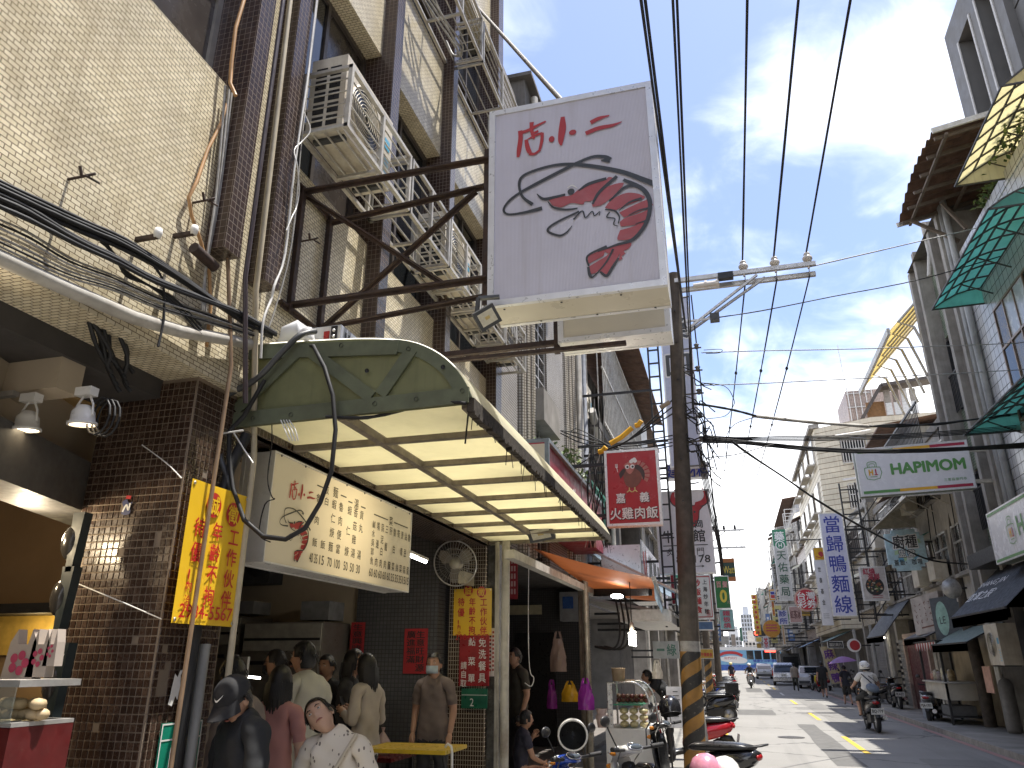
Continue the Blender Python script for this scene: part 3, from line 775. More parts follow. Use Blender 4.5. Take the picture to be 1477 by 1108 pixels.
MB().bar((-2.9,6.12,zc2 - .02),(br_.x - .4,6.12,zc2 - .035),.045,.035).bar((-2.95,6.3,zc2 + .12),(bl.x,6.3,zc2 + .12),.05).bar((bl.x - .03,6.2,zc2 - .03),(bl.x - .03,6.2,zc2 + .9),.05).build('bracket',RUSTY,S2)
def floodlight(label,c,R,w,h,d,arm):
 r = thing('floodlight',label,'floodlight',c)
 b = MB().obox(c,w,d,h,R,0); b.obox(Vector(c) + R @ Vector((0,d*.62,0)),w*.8,d*.5,h*.75,R,0)
 b.build('housing',DGREYP,r)
 MB().obox(Vector(c) + R @ Vector((0,-d*.52,0)),w*.72,.006,h*.66,R).build('lens',mat('lamp_lens',(.62,.58,.45),.3,0,.1,20),r)
 MB().obox(Vector(c) + R @ Vector((0,-d*.56,0)),w*.22,.004,h*.16,R).build('led',mat('led_chip',(.55,.42,.16),.4),r)
 a = MB()
 for q in arm[1:]: pass
 for p,q in zip(arm,arm[1:]): a.bar(p,q,.035,.02)
 a.build('arm',DGREYP,r)
 return r
fc = at(702,458,Y=4.3)
floodlight('square black floodlight tilted below the left corner of the prawn sign',fc,Matrix.Rotation(radians(-24),3,'Y') @ Matrix.Rotation(radians(38),3,'X') @ Matrix.Rotation(radians(14),3,'Z'),.155,.135,.05,
 [(fc.x - .07,fc.y,fc.z + .04),(fc.x - .06,fc.y,fc.z + .15),(fc.x + .08,fc.y + .03,fc.z + .155)])
#  green-ended canopy over the shop front
CN = thing('shop_canopy','curved shop canopy with green end panel and pale translucent roof on a steel grid','canopy',(-3,6.8,3.2))
GSH = sheet('green_sheet',(.25,.26,.14),.35,.15,.3,.35,.35)
YSH = sheet('pale_yellow_sheet',(.93,.91,.80),.76,.05,.10,.4,.06); YPN = sheet('cream_ceiling_sheet',(.95,.92,.78),.80,.04,.12,.4,.05)
GFR = mat('green_grey_frame',(.115,.13,.08),.65,0,.2,8,.1,.35,(.06,.06,.04))
GRID = mat('grimy_steel',(.22,.19,.15),.7,.1,.25,9,.2,.5,(.07,.06,.05))
CZ,CT,CXO,CXI,CY0,CY1 = 3.20,3.80,-1.39,-3.09,4.08,9.62
def cprof():   
 return [(CXI,CT)] + crom([(-2.6,3.775),(-2.2,3.745),(-1.9,3.70),(-1.72,3.635),(-1.57,3.53),(-1.46,3.40),(CXO,CZ + .06)],3)
prof = cprof()
def canopy_end(y,m,wallz=CZ):
 mb = MB(); mb.prism([(x,y,z) for x,z in prof] + [(CXO,y,CZ + .02),(CXI,y,wallz)],(0,.008,0)); mb.build('end_panel',m,CN)
canopy_end(CY0,GSH); canopy_end(CY1,GSH)
for y,yy in ((CY0,CY0 - .014),(CY1,CY1 - .02)):
 mb = MB(); Q = lambda x,z: Vector((x,yy,z))
 w = .10 if y == CY0 else .05
 mb.bar(Q(CXI,CZ + .05),Q(CXO - .02,CZ + .075),.02,w); mb.bar(Q(CXI,CT - .06),Q(-1.9,CT - .155),.02,w)
 arc = prof[7:]
 for (x0,z0),(x1,z1) in zip(arc,arc[1:]):
  i0,i1 = [(x + (-1.95 - x)*.17,z + (CZ - z)*.17) for x,z in ((x0,z0),(x1,z1))]
  mb.hexa([Q(*i0),Q(*i1),Q(*i1) + Vector((0,.011,0)),Q(*i0) + Vector((0,.011,0))],[Q(x0,z0),Q(x1,z1),Q(x1,z1) + Vector((0,.011,0)),Q(x0,z0) + Vector((0,.011,0))])
 for p,q in (((-3.05,CZ + .12),(-2.62,CT - .1)),((-2.52,CT - .12),(-2.06,CZ + .12)),((-2.0,CZ + .13),(-1.80,CT - .18))):
  mb.bar(Q(*p),Q(*q),.018,w*.82)
 mb.build('end_frame',GFR,CN)
mb = MB()
for x,z in ((-2.9,CZ + .05),(-2.62,CZ + .05),(-2.03,CZ + .07),(-1.75,CZ + .075),(-1.45,CZ + .1),(-2.3,CT - .10),(-1.82,CT - .18),(-1.58,CT - .33),(-2.9,CT - .07),(-2.1,CZ + .3)):
 mb.lathe([(.001,-.008),(.013,-.007),(.015,0)],(x,CY0 - .03,z),8,'Y',rot=Matrix.Rotation(pi,3,'Z'))
mb.build('bolt',DARKST,CN)
ny = 8
for k in range(ny):
 a,b = CY0 + .01 + (CY1 - CY0 - .02) * k / ny,CY0 + .01 + (CY1 - CY0 - .02) * (k + 1) / ny
 mb = MB(); vs = []; n = len(prof)
 vs = [(x,a,z) for x,z in prof] + [(x,b - .006,z + .0) for x,z in prof] + [(x,a,z + .012) for x,z in prof] + [(x,b - .006,z + .012) for x,z in prof]
 fs = [(i + n,i + 1 + n,i + 1,i) for i in range(n - 1)] + [(i + 2*n,i + 1 + 2*n,i + 1 + 3*n,i + 3*n) for i in range(n - 1)]
 mb.add(vs,fs,0,True); mb.build('roof_sheet',YSH,CN)
for j,(xa,xb) in enumerate(((-3.0,-2.312),(-2.248,-1.47))):
 for k in range(ny):
  ya,yb_ = CY0 + .04 + (CY1 - CY0 - .06) * k / ny,CY0 + .04 + (CY1 - CY0 - .06) * (k + 1) / ny
  MB().box(xa,xb,ya,yb_ - .012,CZ + .052,CZ + .058).build('ceiling_pane',YPN,CN)
for x in (-3.03,-2.28,-1.44):
 MB().box(x - .028,x + .028,CY0 + .02,CY1 - .03,CZ,CZ + .05).build('grid_rail',GRID,CN)
for k in range(1,ny + 1):
 y = CY0 + (CY1 - CY0) * k / ny - .05
 MB().box(-3.0,-1.47,y - .025,y + .025,CZ + .004,CZ + .046).build('cross_bar',GRID,CN)
rg = random.Random(5)
mb = MB(); y = CY0 + .01
prev = None
mb.box(CXO - .035,CXO + .012,CY0 - .01,CY1,CZ - .03,CZ + .055)
for k in range(60):
 y = CY0 + (CY1 - CY0) * k / 60
 mb.box(CXO - .03,CXO + .016,y,y + rg.uniform(.03,.09),CZ - .034 - rg.uniform(.0,.02),CZ - .02)
mb.build('grimy_front_edge',mat('crusted_dirt',(.045,.036,.027),.95,0,.5,30,.9,.4,(.12,.1,.08)),CN)
mb = MB()
for k in range(26):
 y = CY0 + (CY1 - CY0) * rg.random(); l = rg.uniform(.03,.16)
 mb.tube([(CXO - .02,y,CZ - .02),(CXO - .02 + rg.uniform(-.02,.02),y + rg.uniform(-.02,.02),CZ - .02 - l)],.003,4)
mb.build('cut_tie_end',CABLE,CN)
fl = at(780,768,Y=8.9)
floodlight('rectangular floodlight hanging under the far end of the canopy',fl,Matrix.Rotation(radians(-8),3,'Y') @ Matrix.Rotation(radians(48),3,'X'),.32,.22,.06,
 [(fl.x,fl.y + .03,fl.z + .05),(fl.x,fl.y + .05,CZ + .01)])
r = thing('control_box','grey steel control box with red rocker switch lying on the canopy top','control box',(-2.45,4.45,CT))
bx0,bx1,by0,by1,bz0,bz1 = -2.72,-2.44,4.28,4.86,CT + .015,CT + .17
MB().box(bx0,bx1,by0,by1,bz0,bz1).build('case',mat('blue_grey_paint',(.34,.36,.42),.45,.1,.08,9,.03,.15),r)
MB().box(bx0 + .004,bx1 - .004,by0 - .004,by0,bz0 + .004,bz1 - .004).build('front_plate',mat('pale_plate',(.52,.51,.48),.4),r)
MB().box(bx1 - .125,bx1 - .085,by0 - .014,by0 - .004,bz0 + .055,bz0 + .11).build('rocker_switch',mat('red_switch',(.30,.02,.02),.3),r)
MB().box(bx1 - .072,bx1 - .025,by0 - .012,by0 - .004,bz0 + .03,bz0 + .145).build('dial_plate',BLACKP,r)
MB().lathe([(.001,.012),(.011,.01),(.012,0)],(bx1 - .048,by0 - .012,bz0 + .11),10,'Y',rot=Matrix.Rotation(pi,3,'Z')).lathe([(.001,.012),(.011,.01),(.012,0)],(bx1 - .048,by0 - .012,bz0 + .065),10,'Y',rot=Matrix.Rotation(pi,3,'Z')).build('dial',ALU,r)
mb = MB()
for k in range(6): mb.box(bx1,bx1 + .004,by0 + .06 + k*.05,by0 + .08 + k*.05,bz0 + .03,bz0 + .12)
mb.build('vent_slot',BLACKP,r)
mb = MB()
bag = []
for k in range(7): bag.append((bx0 - .17 + .05*k,4.2 + .03*sin(k*2.1),CT + .02 + .10*sin(k/6*pi) + .02*sin(k*3)))
mb.tube(bag,[.012,.05,.06,.075,.06,.05,.01],9)
tag(mb.build('plastic_bag',sheet('clear_film',(.7,.7,.7),.3,.1,0,.15,0)),'crumpled clear plastic bag beside the control box','plastic bag')
#  things on the near column
YB = mat('banner_yellow',(.80,.50,.02),.4,0,.05,4,0,.06,(.6,.34,.02))
def job_banner(label,O,R,w,h,lean=0,big=True):
 U = (Z1 + Vector((0,0,0))).normalized()
 pl = Plane(O,R,U); r = thing('job_banner',label,'banner',O - U*h/2)
 mb = MB(); n = 8; vs = []
 for i in range(n + 1):
  for j in range(n + 1):
   u,v = -w / 2 + w * i / n,-h / 2 + h * j / n
   vs.append(pl.p(u,v,-.004 + .003*sin(u*23)*(1 if big else .3)))
 mb.add(vs,[(i*(n + 1) + j,(i + 1)*(n + 1) + j,(i + 1)*(n + 1) + j + 1,i*(n + 1) + j + 1) for i in range(n) for j in range(n)],0,True)
 k = len(mb.v)
 mb.build('sheet',YB,r)
 t,q = MB(),MB()
 s = w / .56
 for u,v in ((-.065,.285),(.13,.262)): pl.disc(t,u*s,v*s,.068*s,.004,0,.075*s)
 pl.ch(q,'誠',-.065*s,.285*s,.105*s,.12*s,.006,bold=.02); pl.ch(q,'徵',.13*s,.262*s,.105*s,.12*s,.006,bold=.02)
 pl.col(t,'工作伙伴',.165*s,.125*s,.105*s,.115*s,.125*s,.005,bold=.016)
 pl.col(t,'年齡不拘',.0*s,.135*s,.10*s,.115*s,.125*s,.005,bold=.016)
 pl.col(t,'待優!',-.165*s,.135*s,.105*s,.12*s,.14*s,.005,bold=.016)
 pl.col(t,'內洽',-.19*s,-.20*s,.06*s,.07*s,.08*s,.005)
 pl.text(t,'2984-5567',.0,-.335*s,.48*s,.075*s,.005,bold=.012)
 t.build('lettering',mat('banner_red',(.50,.02,.02),.4),r); q.build('lettering',YB,r)
 g = MB()
 for a in (-1,1):
  for b in (-1,1): g.lathe([(.006,0),(.012,.003),(.006,.006)],pl.p(a*(w/2 - .02),b*(h/2 - .02),-.002),10,'X')
 g.build('eyelet',STEEL,r)
 return r
job_banner('sunlit yellow job notice wired to the near tiled column beside the big prawn menu',Vector((-2.93,3.885,2.35)),Y1,.555,.80)
def plate(name,label,O,R,w,h,m,edge=None,rad=.0,cat='number plate'):
 pl = Plane(O,R,Z1); r = thing(name,label,cat,O - Z1*h/2)
 mb = MB(); pl.slab(mb,-w/2,w/2,-h/2,h/2,-.008,0); mb.build('plate',m,r)
 return r,pl
PGREEN = mat('plate_green',(.01,.22,.14),.35,0,.06,6,0,.2,(.03,.1,.07))
r,pl = plate('house_number_plate','green house number plate with white digits low on the near tiled column',Vector((-3.035,3.955,1.30)),Y1,.34,.27,PGREEN)
mb = MB(); pl.rect(mb,-.165,.165,.045,.053,.002); pl.text(mb,'12',-.03,-.045,.10,.11,.003); pl.ch(mb,'路',.12,.09,.06,.065,.003)
for e in ((-.17,.17,.125,.133),(-.17,.17,-.133,-.125),(-.17,-.162,-.125,.125),(.162,.17,-.125,.125)): pl.rect(mb,*e,.002)
mb.build('lettering',INK_W,r)
st = Plane((-3.42,3.667,2.62),X1,Z1); mb = MB()
st.poly(mb,crom([(-.03,-.04),(0,-.05),(.035,-.04),(.03,0),(.04,.03),(.015,.02),(-.005,.045),(-.035,.03),(-.02,0)],3),.002,0); st.poly(mb,[(-.015,.05),(.02,.045),(.022,.065),(-.012,.07)],.002,1); st.stroke(mb,[(-.02,-.03),(.0,.01),(.02,-.02),(.025,.02)],.012,.004,2)
tag(mb.build('torn_sticker',[mat('navy_print',(.02,.03,.12),.5),INK_R,INK_W]),'small torn blue and white sticker on the near column','sticker')
st = Plane((-3.04,3.86,1.62),Y1,Z1); mb = MB()
st.poly(mb,[(-.05,-.09),(-.02,-.1),(0,-.05),(.02,-.07),(.03,0),(.02,.06),(.035,.09),(.01,.085),(-.005,.05),(-.03,.07),(-.04,.0)],.003)
tag(mb.build('paper_scrap',INK_W),'torn white paper scrap on the street face of the near column','paper scrap')
def pipe(pts,r,m,label,group=None,name='pipe'):
 o = MB().tube(pts,r,10).build(name,m); return tag(o,label,'pipe',group)
pipe([(-2.9,3.72,.1),(-2.9,3.74,2.2),(-2.89,3.75,3.5),(-2.91,3.66,3.95),(-2.93,3.58,4.35)],.013,COPPER,'thin brown pipe running up the near column in front of the yellow notice')
pipe([(-3.01,4.02,.1),(-3.01,4.02,1.85)],.034,mat('grey_conduit',(.32,.33,.33),.5,0,.1,5,.03,.3),'thick grey conduit under the yellow notice on the near column')
pipe([(-3.01,3.92,.1),(-3.01,3.92,2.4),(-3.0,4.02,2.9),(-2.95,4.08,3.15)],.034,CABLE,'thick black cable bundle under the yellow notice on the near column',name='cable_bundle')
pipe([(-2.93,4.18,.2),(-2.93,4.16,3.0),(-2.91,4.05,3.42),(-2.88,3.88,4.1),(-2.86,3.83,5.2),(-2.86,3.80,6.6),(-2.86,3.80,14)],.020,BEIGE_PIPE,'long beige pipe between the two near pilasters')
pipe([(-2.86,3.90,3.3),(-2.84,3.70,4.1),(-2.83,3.68,5.2),(-2.83,3.66,14)],.016,mat('dark_pipe',(.06,.045,.05),.4,.1),'slim dark pipe along the nearest pilaster')
for k,dy in enumerate((.0,.03,.07)):
 pts = [(-2.955,3.44 - dy,5.4),(-2.945,3.47 - dy*.5,4.6),(-2.95,3.46,4.0),(-2.96,3.52 + dy,3.6)]
 cable(pts,.008,CABLE_G,'grey cable down the near edge of the nearest pilaster','grey cables beside the nearest pilaster')
cable([(-2.83,4.10,13),(-2.83,4.1,7),(-2.82,4.09,6.1),(-2.82,4.06,5.2),(-2.84,4.1,4.5),(-2.84,4.02,4.2),(-2.85,4.02,4.1),(-2.85,3.96,3.9),(-2.86,4.0,3.65)],.009,WHITEP,'white cable hanging down the second pilaster with a kink at its foot')
cable([(-2.84,4.13,7),(-2.83,4.12,5.6),(-2.83,4.15,4.6),(-2.88,4.1,4.0),(-2.9,4.05,3.8)],.006,CABLE_G,'thin grey cable on the street side of the second pilaster')
wig = [(-2.82,4.08,5.75)]
for k in range(1,9): wig.append((-2.8 + .02*sin(k*1.9),4.08 + .07*sin(k*1.4),5.75 - k*.14))
cable(wig,.005,WHITEP,'loose curly white wire on the second pilaster beside the nearest cage')
pipe([at(352,0,X=-2.93),at(340,40,X=-2.93),at(334,90,X=-2.93),at(332,120,X=-2.93),at(340,138,X=-2.88)],.013,CABLE_T,'orange cable hanging off the nearest pilaster',name='cable')
pipe([at(327,150,X=-2.96),at(318,180,X=-2.96),at(300,215,X=-2.96),at(284,262,X=-2.96),at(272,285,X=-2.96),at(276,310,X=-2.96),at(290,350,X=-2.96),at(302,395,X=-2.95),at(304,440,X=-2.95),at(298,500,X=-2.94)],.011,CABLE_T,'tan cable curving across the cream tiled wall',name='cable')
dp = [at(-60,345,X=-2.93),at(0,372,X=-2.93),at(100,418,X=-2.93),at(190,457,X=-2.93),at(260,478,X=-2.93),at(345,493,X=-2.93),at(362,497,X=-2.93)]
o = MB().tube([dp[0]] + [p for p in dp[1:]],.038,12).build('drain_pipe',PVC); tag(o,'fat white drain pipe along the foot of the cream tiled wall','pipe')
mb = MB()
rp = at(294,371,X=-2.93); mb.tube([rp + Vector((0,-.10,.012)),rp + Vector((0,.11,-.012))],.035,12); tag(mb.build('pipe_stub',RUSTY),'short rusty pipe stub on the cream wall beside the nearest pilaster','pipe stub')
for i,(px,py,lb) in enumerate(((203,345,'white insulator bracket on the cream wall, left of two'),(257,340,'white insulator bracket on the cream wall, right of two'))):
 c = at(px,py,X=-2.97); r = thing('insulator_bracket',lb,'insulator',c)
 MB().box(-3.0,-2.86,c.y - .012,c.y + .012,c.z - .012,c.z + .012).build('arm',RUSTY,r)
 MB().lathe([(.001,.03),(.02,.028),(.024,.0),(.018,-.03),(.001,-.03)],(-2.86,c.y,c.z + .02),10).build('insulator',WHITEP,r)
for i,(px,py,lb) in enumerate(((103,258,'rusty wall hook alone on the cream panel left of the tan cable'),(282,292,'rusty wall hook where the tan cable turns on the cream panel'),(437,348,'rusty wall hook between the truss posts'))):
 c = at(px,py,X=-2.98)
 mb = MB().tube([c + Vector((-.02,0,0)),c + Vector((.10,.01,.01)),c + Vector((.11,.03,.03))],.008,6).tube([c + Vector((.06,0,.01)),c + Vector((.06,-.02,.05))],.008,6).tube([c + Vector((.09,0,0)),c + Vector((.12,.06,-.01))],.006,6)
 tag(mb.build('wall_hook',RUSTY),lb,'hook')
def poly(px,X=-2.9,jit=0):
 return [at(a,b,X=X) for a,b in px]
G1 = 'black cables across the cream wall'
for k in range(5):
 d = k * 5
 cable(poly([(-30,248 + d),(60,290 + d),(120,318 + d*.9),(180,345 + d*.8),(240,383 + d*.5),(300,425 + d*.3),(352,462 + d*.2),(392,483 + d*.2)],-2.9 + .012*(k % 3)),.0105,CABLE,'thick black cable in the sagging bundle across the cream tiled wall',G1)
for k in range(4):
 d = k * 6
 cable(poly([(-30,268 + d),(40,300 + d*.9),(110,343 + d*.5),(170,372 + d*.4),(225,402 + d*.3),(300,432 + d*.2),(345,450 + d*.2),(398,480 + d*.2)],-2.88 + .012*(k % 2)),.012,CABLE,'thick black cable in the lower bundle that crosses the cream tiled wall','lower black cables across the cream wall')
for k in range(7):
 d = k * 6
 cable(poly([(-30,305 + d),(40,335 + d*1.1),(100,372 + d*.8),(165,398 + d*.6),(230,428 + d*.5),(300,452 + d*.4),(372,480 + d*.2)],-2.91 + .01*(k % 3)),.0055,[CABLE_G,CABLE,CABLE_G,mat('cream_cable',(.5,.45,.35),.6)][k % 4],'thin cable in the tangle just above the white drain pipe','thin cables above the drain pipe')
for k in range(3):
 cable(poly([(145,340 + 4*k),(165,368),(182,392 + 3*k),(215,412),(250,430 + 5*k),(290,470 + 6*k)],-2.9),.007,CABLE,'loose black cable dropping from the bundle on the cream wall','loose cables off the bundle')
cable(poly([(215,375),(232,398),(236,415),(236,460),(228,500)],-2.89),.007,CABLE,'black wire hanging straight down over the white drain pipe')
for k in range(9):
 a = at(128 + 5*k,462 + 3*(k % 3),X=-3.1); b = at(150 + 4*k,520 + 9*(k % 4),X=-3.15)
 m_ = a.lerp(b,.5) + Vector((.03*sin(k*2),.06*sin(k),-.02))
 cable([a,m_,b,b + Vector((.02,.05,-.06))],.012,CABLE,'black cable in the knot under the lintel at the near column','knot of cables at the near column')
cable([at(455,478,Y=4.15),at(432,484,Y=4.03),at(405,510,Y=4.0),at(372,545,Y=4.0),at(335,566,Y=4.0),at(317,580,Y=4.0),at(313,610,Y=4.0),at(318,660,Y=4.0),at(330,700,Y=4.0),at(310,730,Y=4.02)],.020,DGREYP,'thick dark hose from the control box bending round to the near column',name='hose',n=10)
cable([at(440,500,Y=4.15),at(452,499,Y=4.03),at(468,530,Y=3.98),at(480,570,Y=3.98),at(484,620,Y=3.98),at(478,680,Y=3.98),at(462,725,Y=3.98),at(440,762,Y=3.98),at(412,778,Y=3.98),at(380,774,Y=3.98),at(352,750,Y=3.98),at(336,705,Y=3.98),at(330,660,Y=4.0),at(331,622,Y=4.0),at(352,600,Y=4.0),at(382,548,Y=4.0)],.0135,CABLE,'black hose hanging in a wide loop in front of the prawn menu',name='hose',n=8)
for k in range(6):
 cable([at(352 + 3*k,498 - 2*k,Y=4.05),at(330 - 2*k,540 + 3*k,Y=4.02),at(318 - 3*k,600,Y=4.02),at(314 - 3*k,650,Y=4.03),at(300 - 2*k,700,Y=4.05)],.014,CABLE,'black cable bunched beside the near column at the canopy corner','cables bunched at the canopy corner')
cable([at(312,627,Y=3.98),at(330,624,Y=3.95),at(351,621,Y=3.95)],.006,WHITEP,'white cable tie round the bunched cables',name='cable_tie')
cable([at(337,624,Y=3.95),at(350,645,Y=3.95),at(365,668,Y=3.95)],.005,WHITEP,'white cord end dangling beside the near column',name='cord')
for k in range(4):
 cable([at(405 + 4*k,606,Y=4.05),at(411 + 5*k,620,Y=4.02),at(418 + 4*k,636,Y=4.02)],.004,WHITEP,'white wire end dangling under the green canopy end','white wire ends under the canopy','wire')
cable([at(470,601,Y=4.03),at(520,603,Y=4.06),at(555,598,Y=4.1),at(590,589,Y=4.1),at(632,580,Y=4.08),at(672,582,Y=4.05)],.011,CABLE,'black cable along the lower edge of the green canopy end')
cable([at(677,582,Y=4.3),at(674,610,Y=4.3),at(671,640,Y=4.3)],.006,CABLE,'black wire hanging from the canopy front corner')
cable([at(392,612,Y=4.2),at(392,640,Y=4.2),at(386,690,Y=4.2),at(392,716,Y=4.2),at(396,720,Y=4.2),at(382,728,Y=4.2),at(374,770,Y=4.2),at(390,782,Y=4.2)],.004,CABLE,'thin black wire squiggling beside the prawn menu',name='wire')
cable([at(205,642,Y=3.6),at(240,668,Y=3.6),at(262,690,Y=3.6)],.004,WHITEP,'white wire holding the yellow notice at its top corner',name='wire')
cable([at(112,842,Y=3.62),at(170,866,Y=3.62),at(233,893,Y=3.62)],.004,WHITEP,'white wire holding the yellow notice at its bottom corner',name='wire')
cable([at(-5,480,Y=3.4),at(60,500,Y=3.4),at(110,518,Y=3.4),at(150,520,Y=3.5)],.006,CABLE_G,'thin grey wire sagging under the lintel into the left shop',name='wire')
#  prawn menu lightbox
MX,my0,my1,mz0,mz1 = -3.02,4.52,7.02,2.385,3.165
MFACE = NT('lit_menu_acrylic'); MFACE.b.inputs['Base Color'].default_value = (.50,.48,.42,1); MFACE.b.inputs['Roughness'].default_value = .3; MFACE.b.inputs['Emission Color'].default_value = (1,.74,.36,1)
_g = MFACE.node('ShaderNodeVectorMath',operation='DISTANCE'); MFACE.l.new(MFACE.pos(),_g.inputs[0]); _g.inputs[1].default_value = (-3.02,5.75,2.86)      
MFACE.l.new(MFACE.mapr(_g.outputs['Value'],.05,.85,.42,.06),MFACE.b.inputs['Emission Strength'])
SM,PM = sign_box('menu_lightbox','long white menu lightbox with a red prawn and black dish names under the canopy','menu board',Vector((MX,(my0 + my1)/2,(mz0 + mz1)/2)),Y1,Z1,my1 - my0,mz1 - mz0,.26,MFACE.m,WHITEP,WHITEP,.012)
mw = my1 - my0
k_,r_,b_ = MB(),MB(),MB()
dian_xiao_er(PM,r_,-.90,.155,.098)
prawn(PM,r_,b_,-.90,-.12,.041)
U = lambda px: -mw / 2 + px * mw
heads = [(.30,.20,'飯'),(.345,.20,'麵'),(.505,.17,'湯'),(.80,.08,'菜')]
def hz(a,b,v): PM.rect(k_,U(a),U(b),v - .005,v + .005,.003)
hz(.245,.285,.27); hz(.40,.44,.27); hz(.455,.485,.245); hz(.55,.585,.245); hz(.655,.775,.225); hz(.83,.965,.225)
for px,t in ((.305,'飯'),(.365,'麵')): PM.ch(k_,t,U(px),.275,.085,.095,.003,bold=.008)
PM.ch(k_,'湯',U(.515),.25,.085,.095,.003,bold=.008); PM.ch(k_,'菜',U(.803),.225,.08,.09,.003,bold=.008)
cols = [(.262,'魯 肉 飯'),(.312,'白   飯'),(.362,'蝦仁焿麵'),(.41,'魯肉便當'),(.47,'蝦仁焿'),(.515,'香菇雞湯'),(.56,'貢丸 湯'),
 (.66,'鹹水吳郭魚'),(.697,'嘴邊肉'),(.734,'蒜泥白肉'),(.77,'三層肉'),(.807,'肝臟'),(.842,'魯白菜'),(.878,'筍絲'),(.913,'燙青菜'),(.948,'油豆腐'),(.982,'魯蛋')]
for px,t in cols:
 top,bot = (.175,-.165) if px < .6 else (.135,-.185)
 n = len(t); step = (top - bot) / max(1,n - 1)
 for i,c in enumerate(t):
  if c != ' ': PM.ch(k_,c,U(px) ,top - i*step,.075 if px < .6 else .062,.082 if n < 5 else .07,.003,bold=.008)
for px,t in ((.262,'40 35'),(.312,'15'),(.362,'70'),(.412,'100'),(.47,'50'),(.515,'50'),(.56,'30'),(.66,'60'),(.697,'60'),(.734,'60'),(.77,'60'),(.807,'60'),(.842,'35'),(.878,'35'),(.913,'35'),(.948,'15'),(.982,'15')):
 PM.text(k_,t,U(px),-.285,.04*len(t.replace(' ',''))*.62 + .02,.07,.003,bold=.012)
k_.build('lettering',INK_K,SM); r_.build('lettering',INK_R,SM); b_.build('emblem_outline',INK_CH,SM)
mb = MB()
for k in range(8): mb.lathe([(.001,.005),(.008,.004),(.009,0)],(MX + .008,my0 + .08 + k*(mw - .16)/7,mz1 - .02),8,'X')
mb.build('screw',DARKST,SM)
hg = MB()
for y in (4.95,6.7): hg.box(MX - .15,MX - .10,y,y + .05,mz1 - .01,3.42); hg.box(MX - .2,MX - .05,y - .22,y + .2,3.19,3.215)
hg.build('hanger',DARKST,SM)
#  signs on the far column
YO = Vector((-3.22,9.60,2.36))
job_banner('dull yellow job notice on the far tiled column under the round fan',YO,X1,.52,.58,big=False)
r,pl = plate('notice_board','red notice with white characters below the dull yellow notice',Vector((-3.19,9.61,1.77)),X1,.40,.60,mat('notice_red',(.28,.012,.018),.35),cat='notice')
mb = MB(); pl.col(mb,'免洗餐具',.11,.215,.105,.12,.14,bold=.01); pl.col(mb,'點',-.03,.225,.1,.11,.14,bold=.01); pl.col(mb,'菜單',-.03,-.01,.1,.11,.2,bold=.01); pl.col(mb,'請自取',-.135,-.06,.085,.095,.105,bold=.01)
mb.build('lettering',INK_W,r)
r,pl = plate('house_number_plate','dark green house number plate below the red notice on the far column',Vector((-3.18,9.61,1.325)),X1,.34,.23,mat('plate_green_old',(.01,.13,.075),.35,0,.1,6,0,.3))
mb = MB(); pl.rect(mb,-.165,.165,.035,.042,.002); pl.text(mb,'2',-.03,-.045,.05,.09,.003); mb.build('lettering',INK_W,r)
r,pl = plate('strip_notice','narrow white strip notice with red and blue print on the rough pier',Vector((-2.985,9.70,1.87)),X1,.10,.58,INK_W,cat='notice')
mb = MB()
for k in range(11): pl.rect(mb,-.035,-.005,.22 - k*.045,.245 - k*.045,.002,k % 2)
for k in range(10): pl.rect(mb,.008,.032,.225 - k*.05,.252 - k*.05,.002,0)
mb.build('printed_bar',[mat('brick_print',(.35,.06,.05),.4),INK_CH],r)
pipe([(-2.70,9.30,.1),(-2.70,9.32,1.9),(-2.69,9.33,3.2)],.052,PVC,'fat spotted white pipe in front of the rough pier')
pipe([(-2.80,9.35,.1),(-2.80,9.35,3.2)],.018,PVC,'slim white pipe beside the fat spotted one, left of it')
pipe([(-2.84,9.4,.1),(-2.84,9.4,3.2)],.016,PVC,'slim grey white pipe furthest left beside the rough pier')
fcx = Vector((-3.33,9.2,2.93))
r = thing('wall_fan','round wall fan with wire guard above the dull yellow notice','fan',fcx)
Rm = Matrix.Rotation(radians(16),3,'X')
fr = MB()
ring = [fcx + Rm @ Vector((.285*cos(a),0,.285*sin(a))) for a in [2*pi*k/32 for k in range(33)]]
fr.tube(ring,.010,6)
for k in range(40):
 a = 2 * pi * k / 40
 fr.tube([fcx + Rm @ Vector((.06*cos(a),-.05,.06*sin(a))),fcx + Rm @ Vector((.2*cos(a),-.045,.2*sin(a))),fcx + Rm @ Vector((.283*cos(a),0,.283*sin(a)))],.0022,4,cap=False)
for rr in (.12,.2): fr.tube([fcx + Rm @ Vector((rr*cos(a),-.047,rr*sin(a))) for a in [2*pi*k/24 for k in range(25)]],.0025,4)
fr.build('wire_guard',STEEL,r)
MB().lathe([(.001,.06),(.06,.055),(.065,.04)],fcx,18,'Y',rot=Rm @ Matrix.Rotation(pi,3,'Z')).build('hub_cap',mat('fan_badge',(.5,.47,.38),.4),r)
for k in range(3):
 a = 2 * pi * k / 3 + .4; bl = MB()
 q = [(.04,.02),(.14,.11),(.24,.07),(.25,-.03),(.16,-.07),(.05,-.03)]
 bl.prism([fcx + Rm @ Vector((x*cos(a) - y*sin(a),.01 + y*.2,x*sin(a) + y*cos(a))) for x,y in q],Rm @ Vector((0,.004,0)))
 bl.build('blade',mat('fan_blade',(.30,.27,.22),.45),r)
MB().lathe([(.001,-.14),(.07,-.12),(.08,0),(.05,.02)],fcx + Vector((0,.1,0)),14,'Y').box(fcx.x + .05,fcx.x + .13,9.2,9.6,fcx.z - .25,fcx.z - .1).build('motor',mat('aged_plastic',(.42,.38,.28),.5),r)
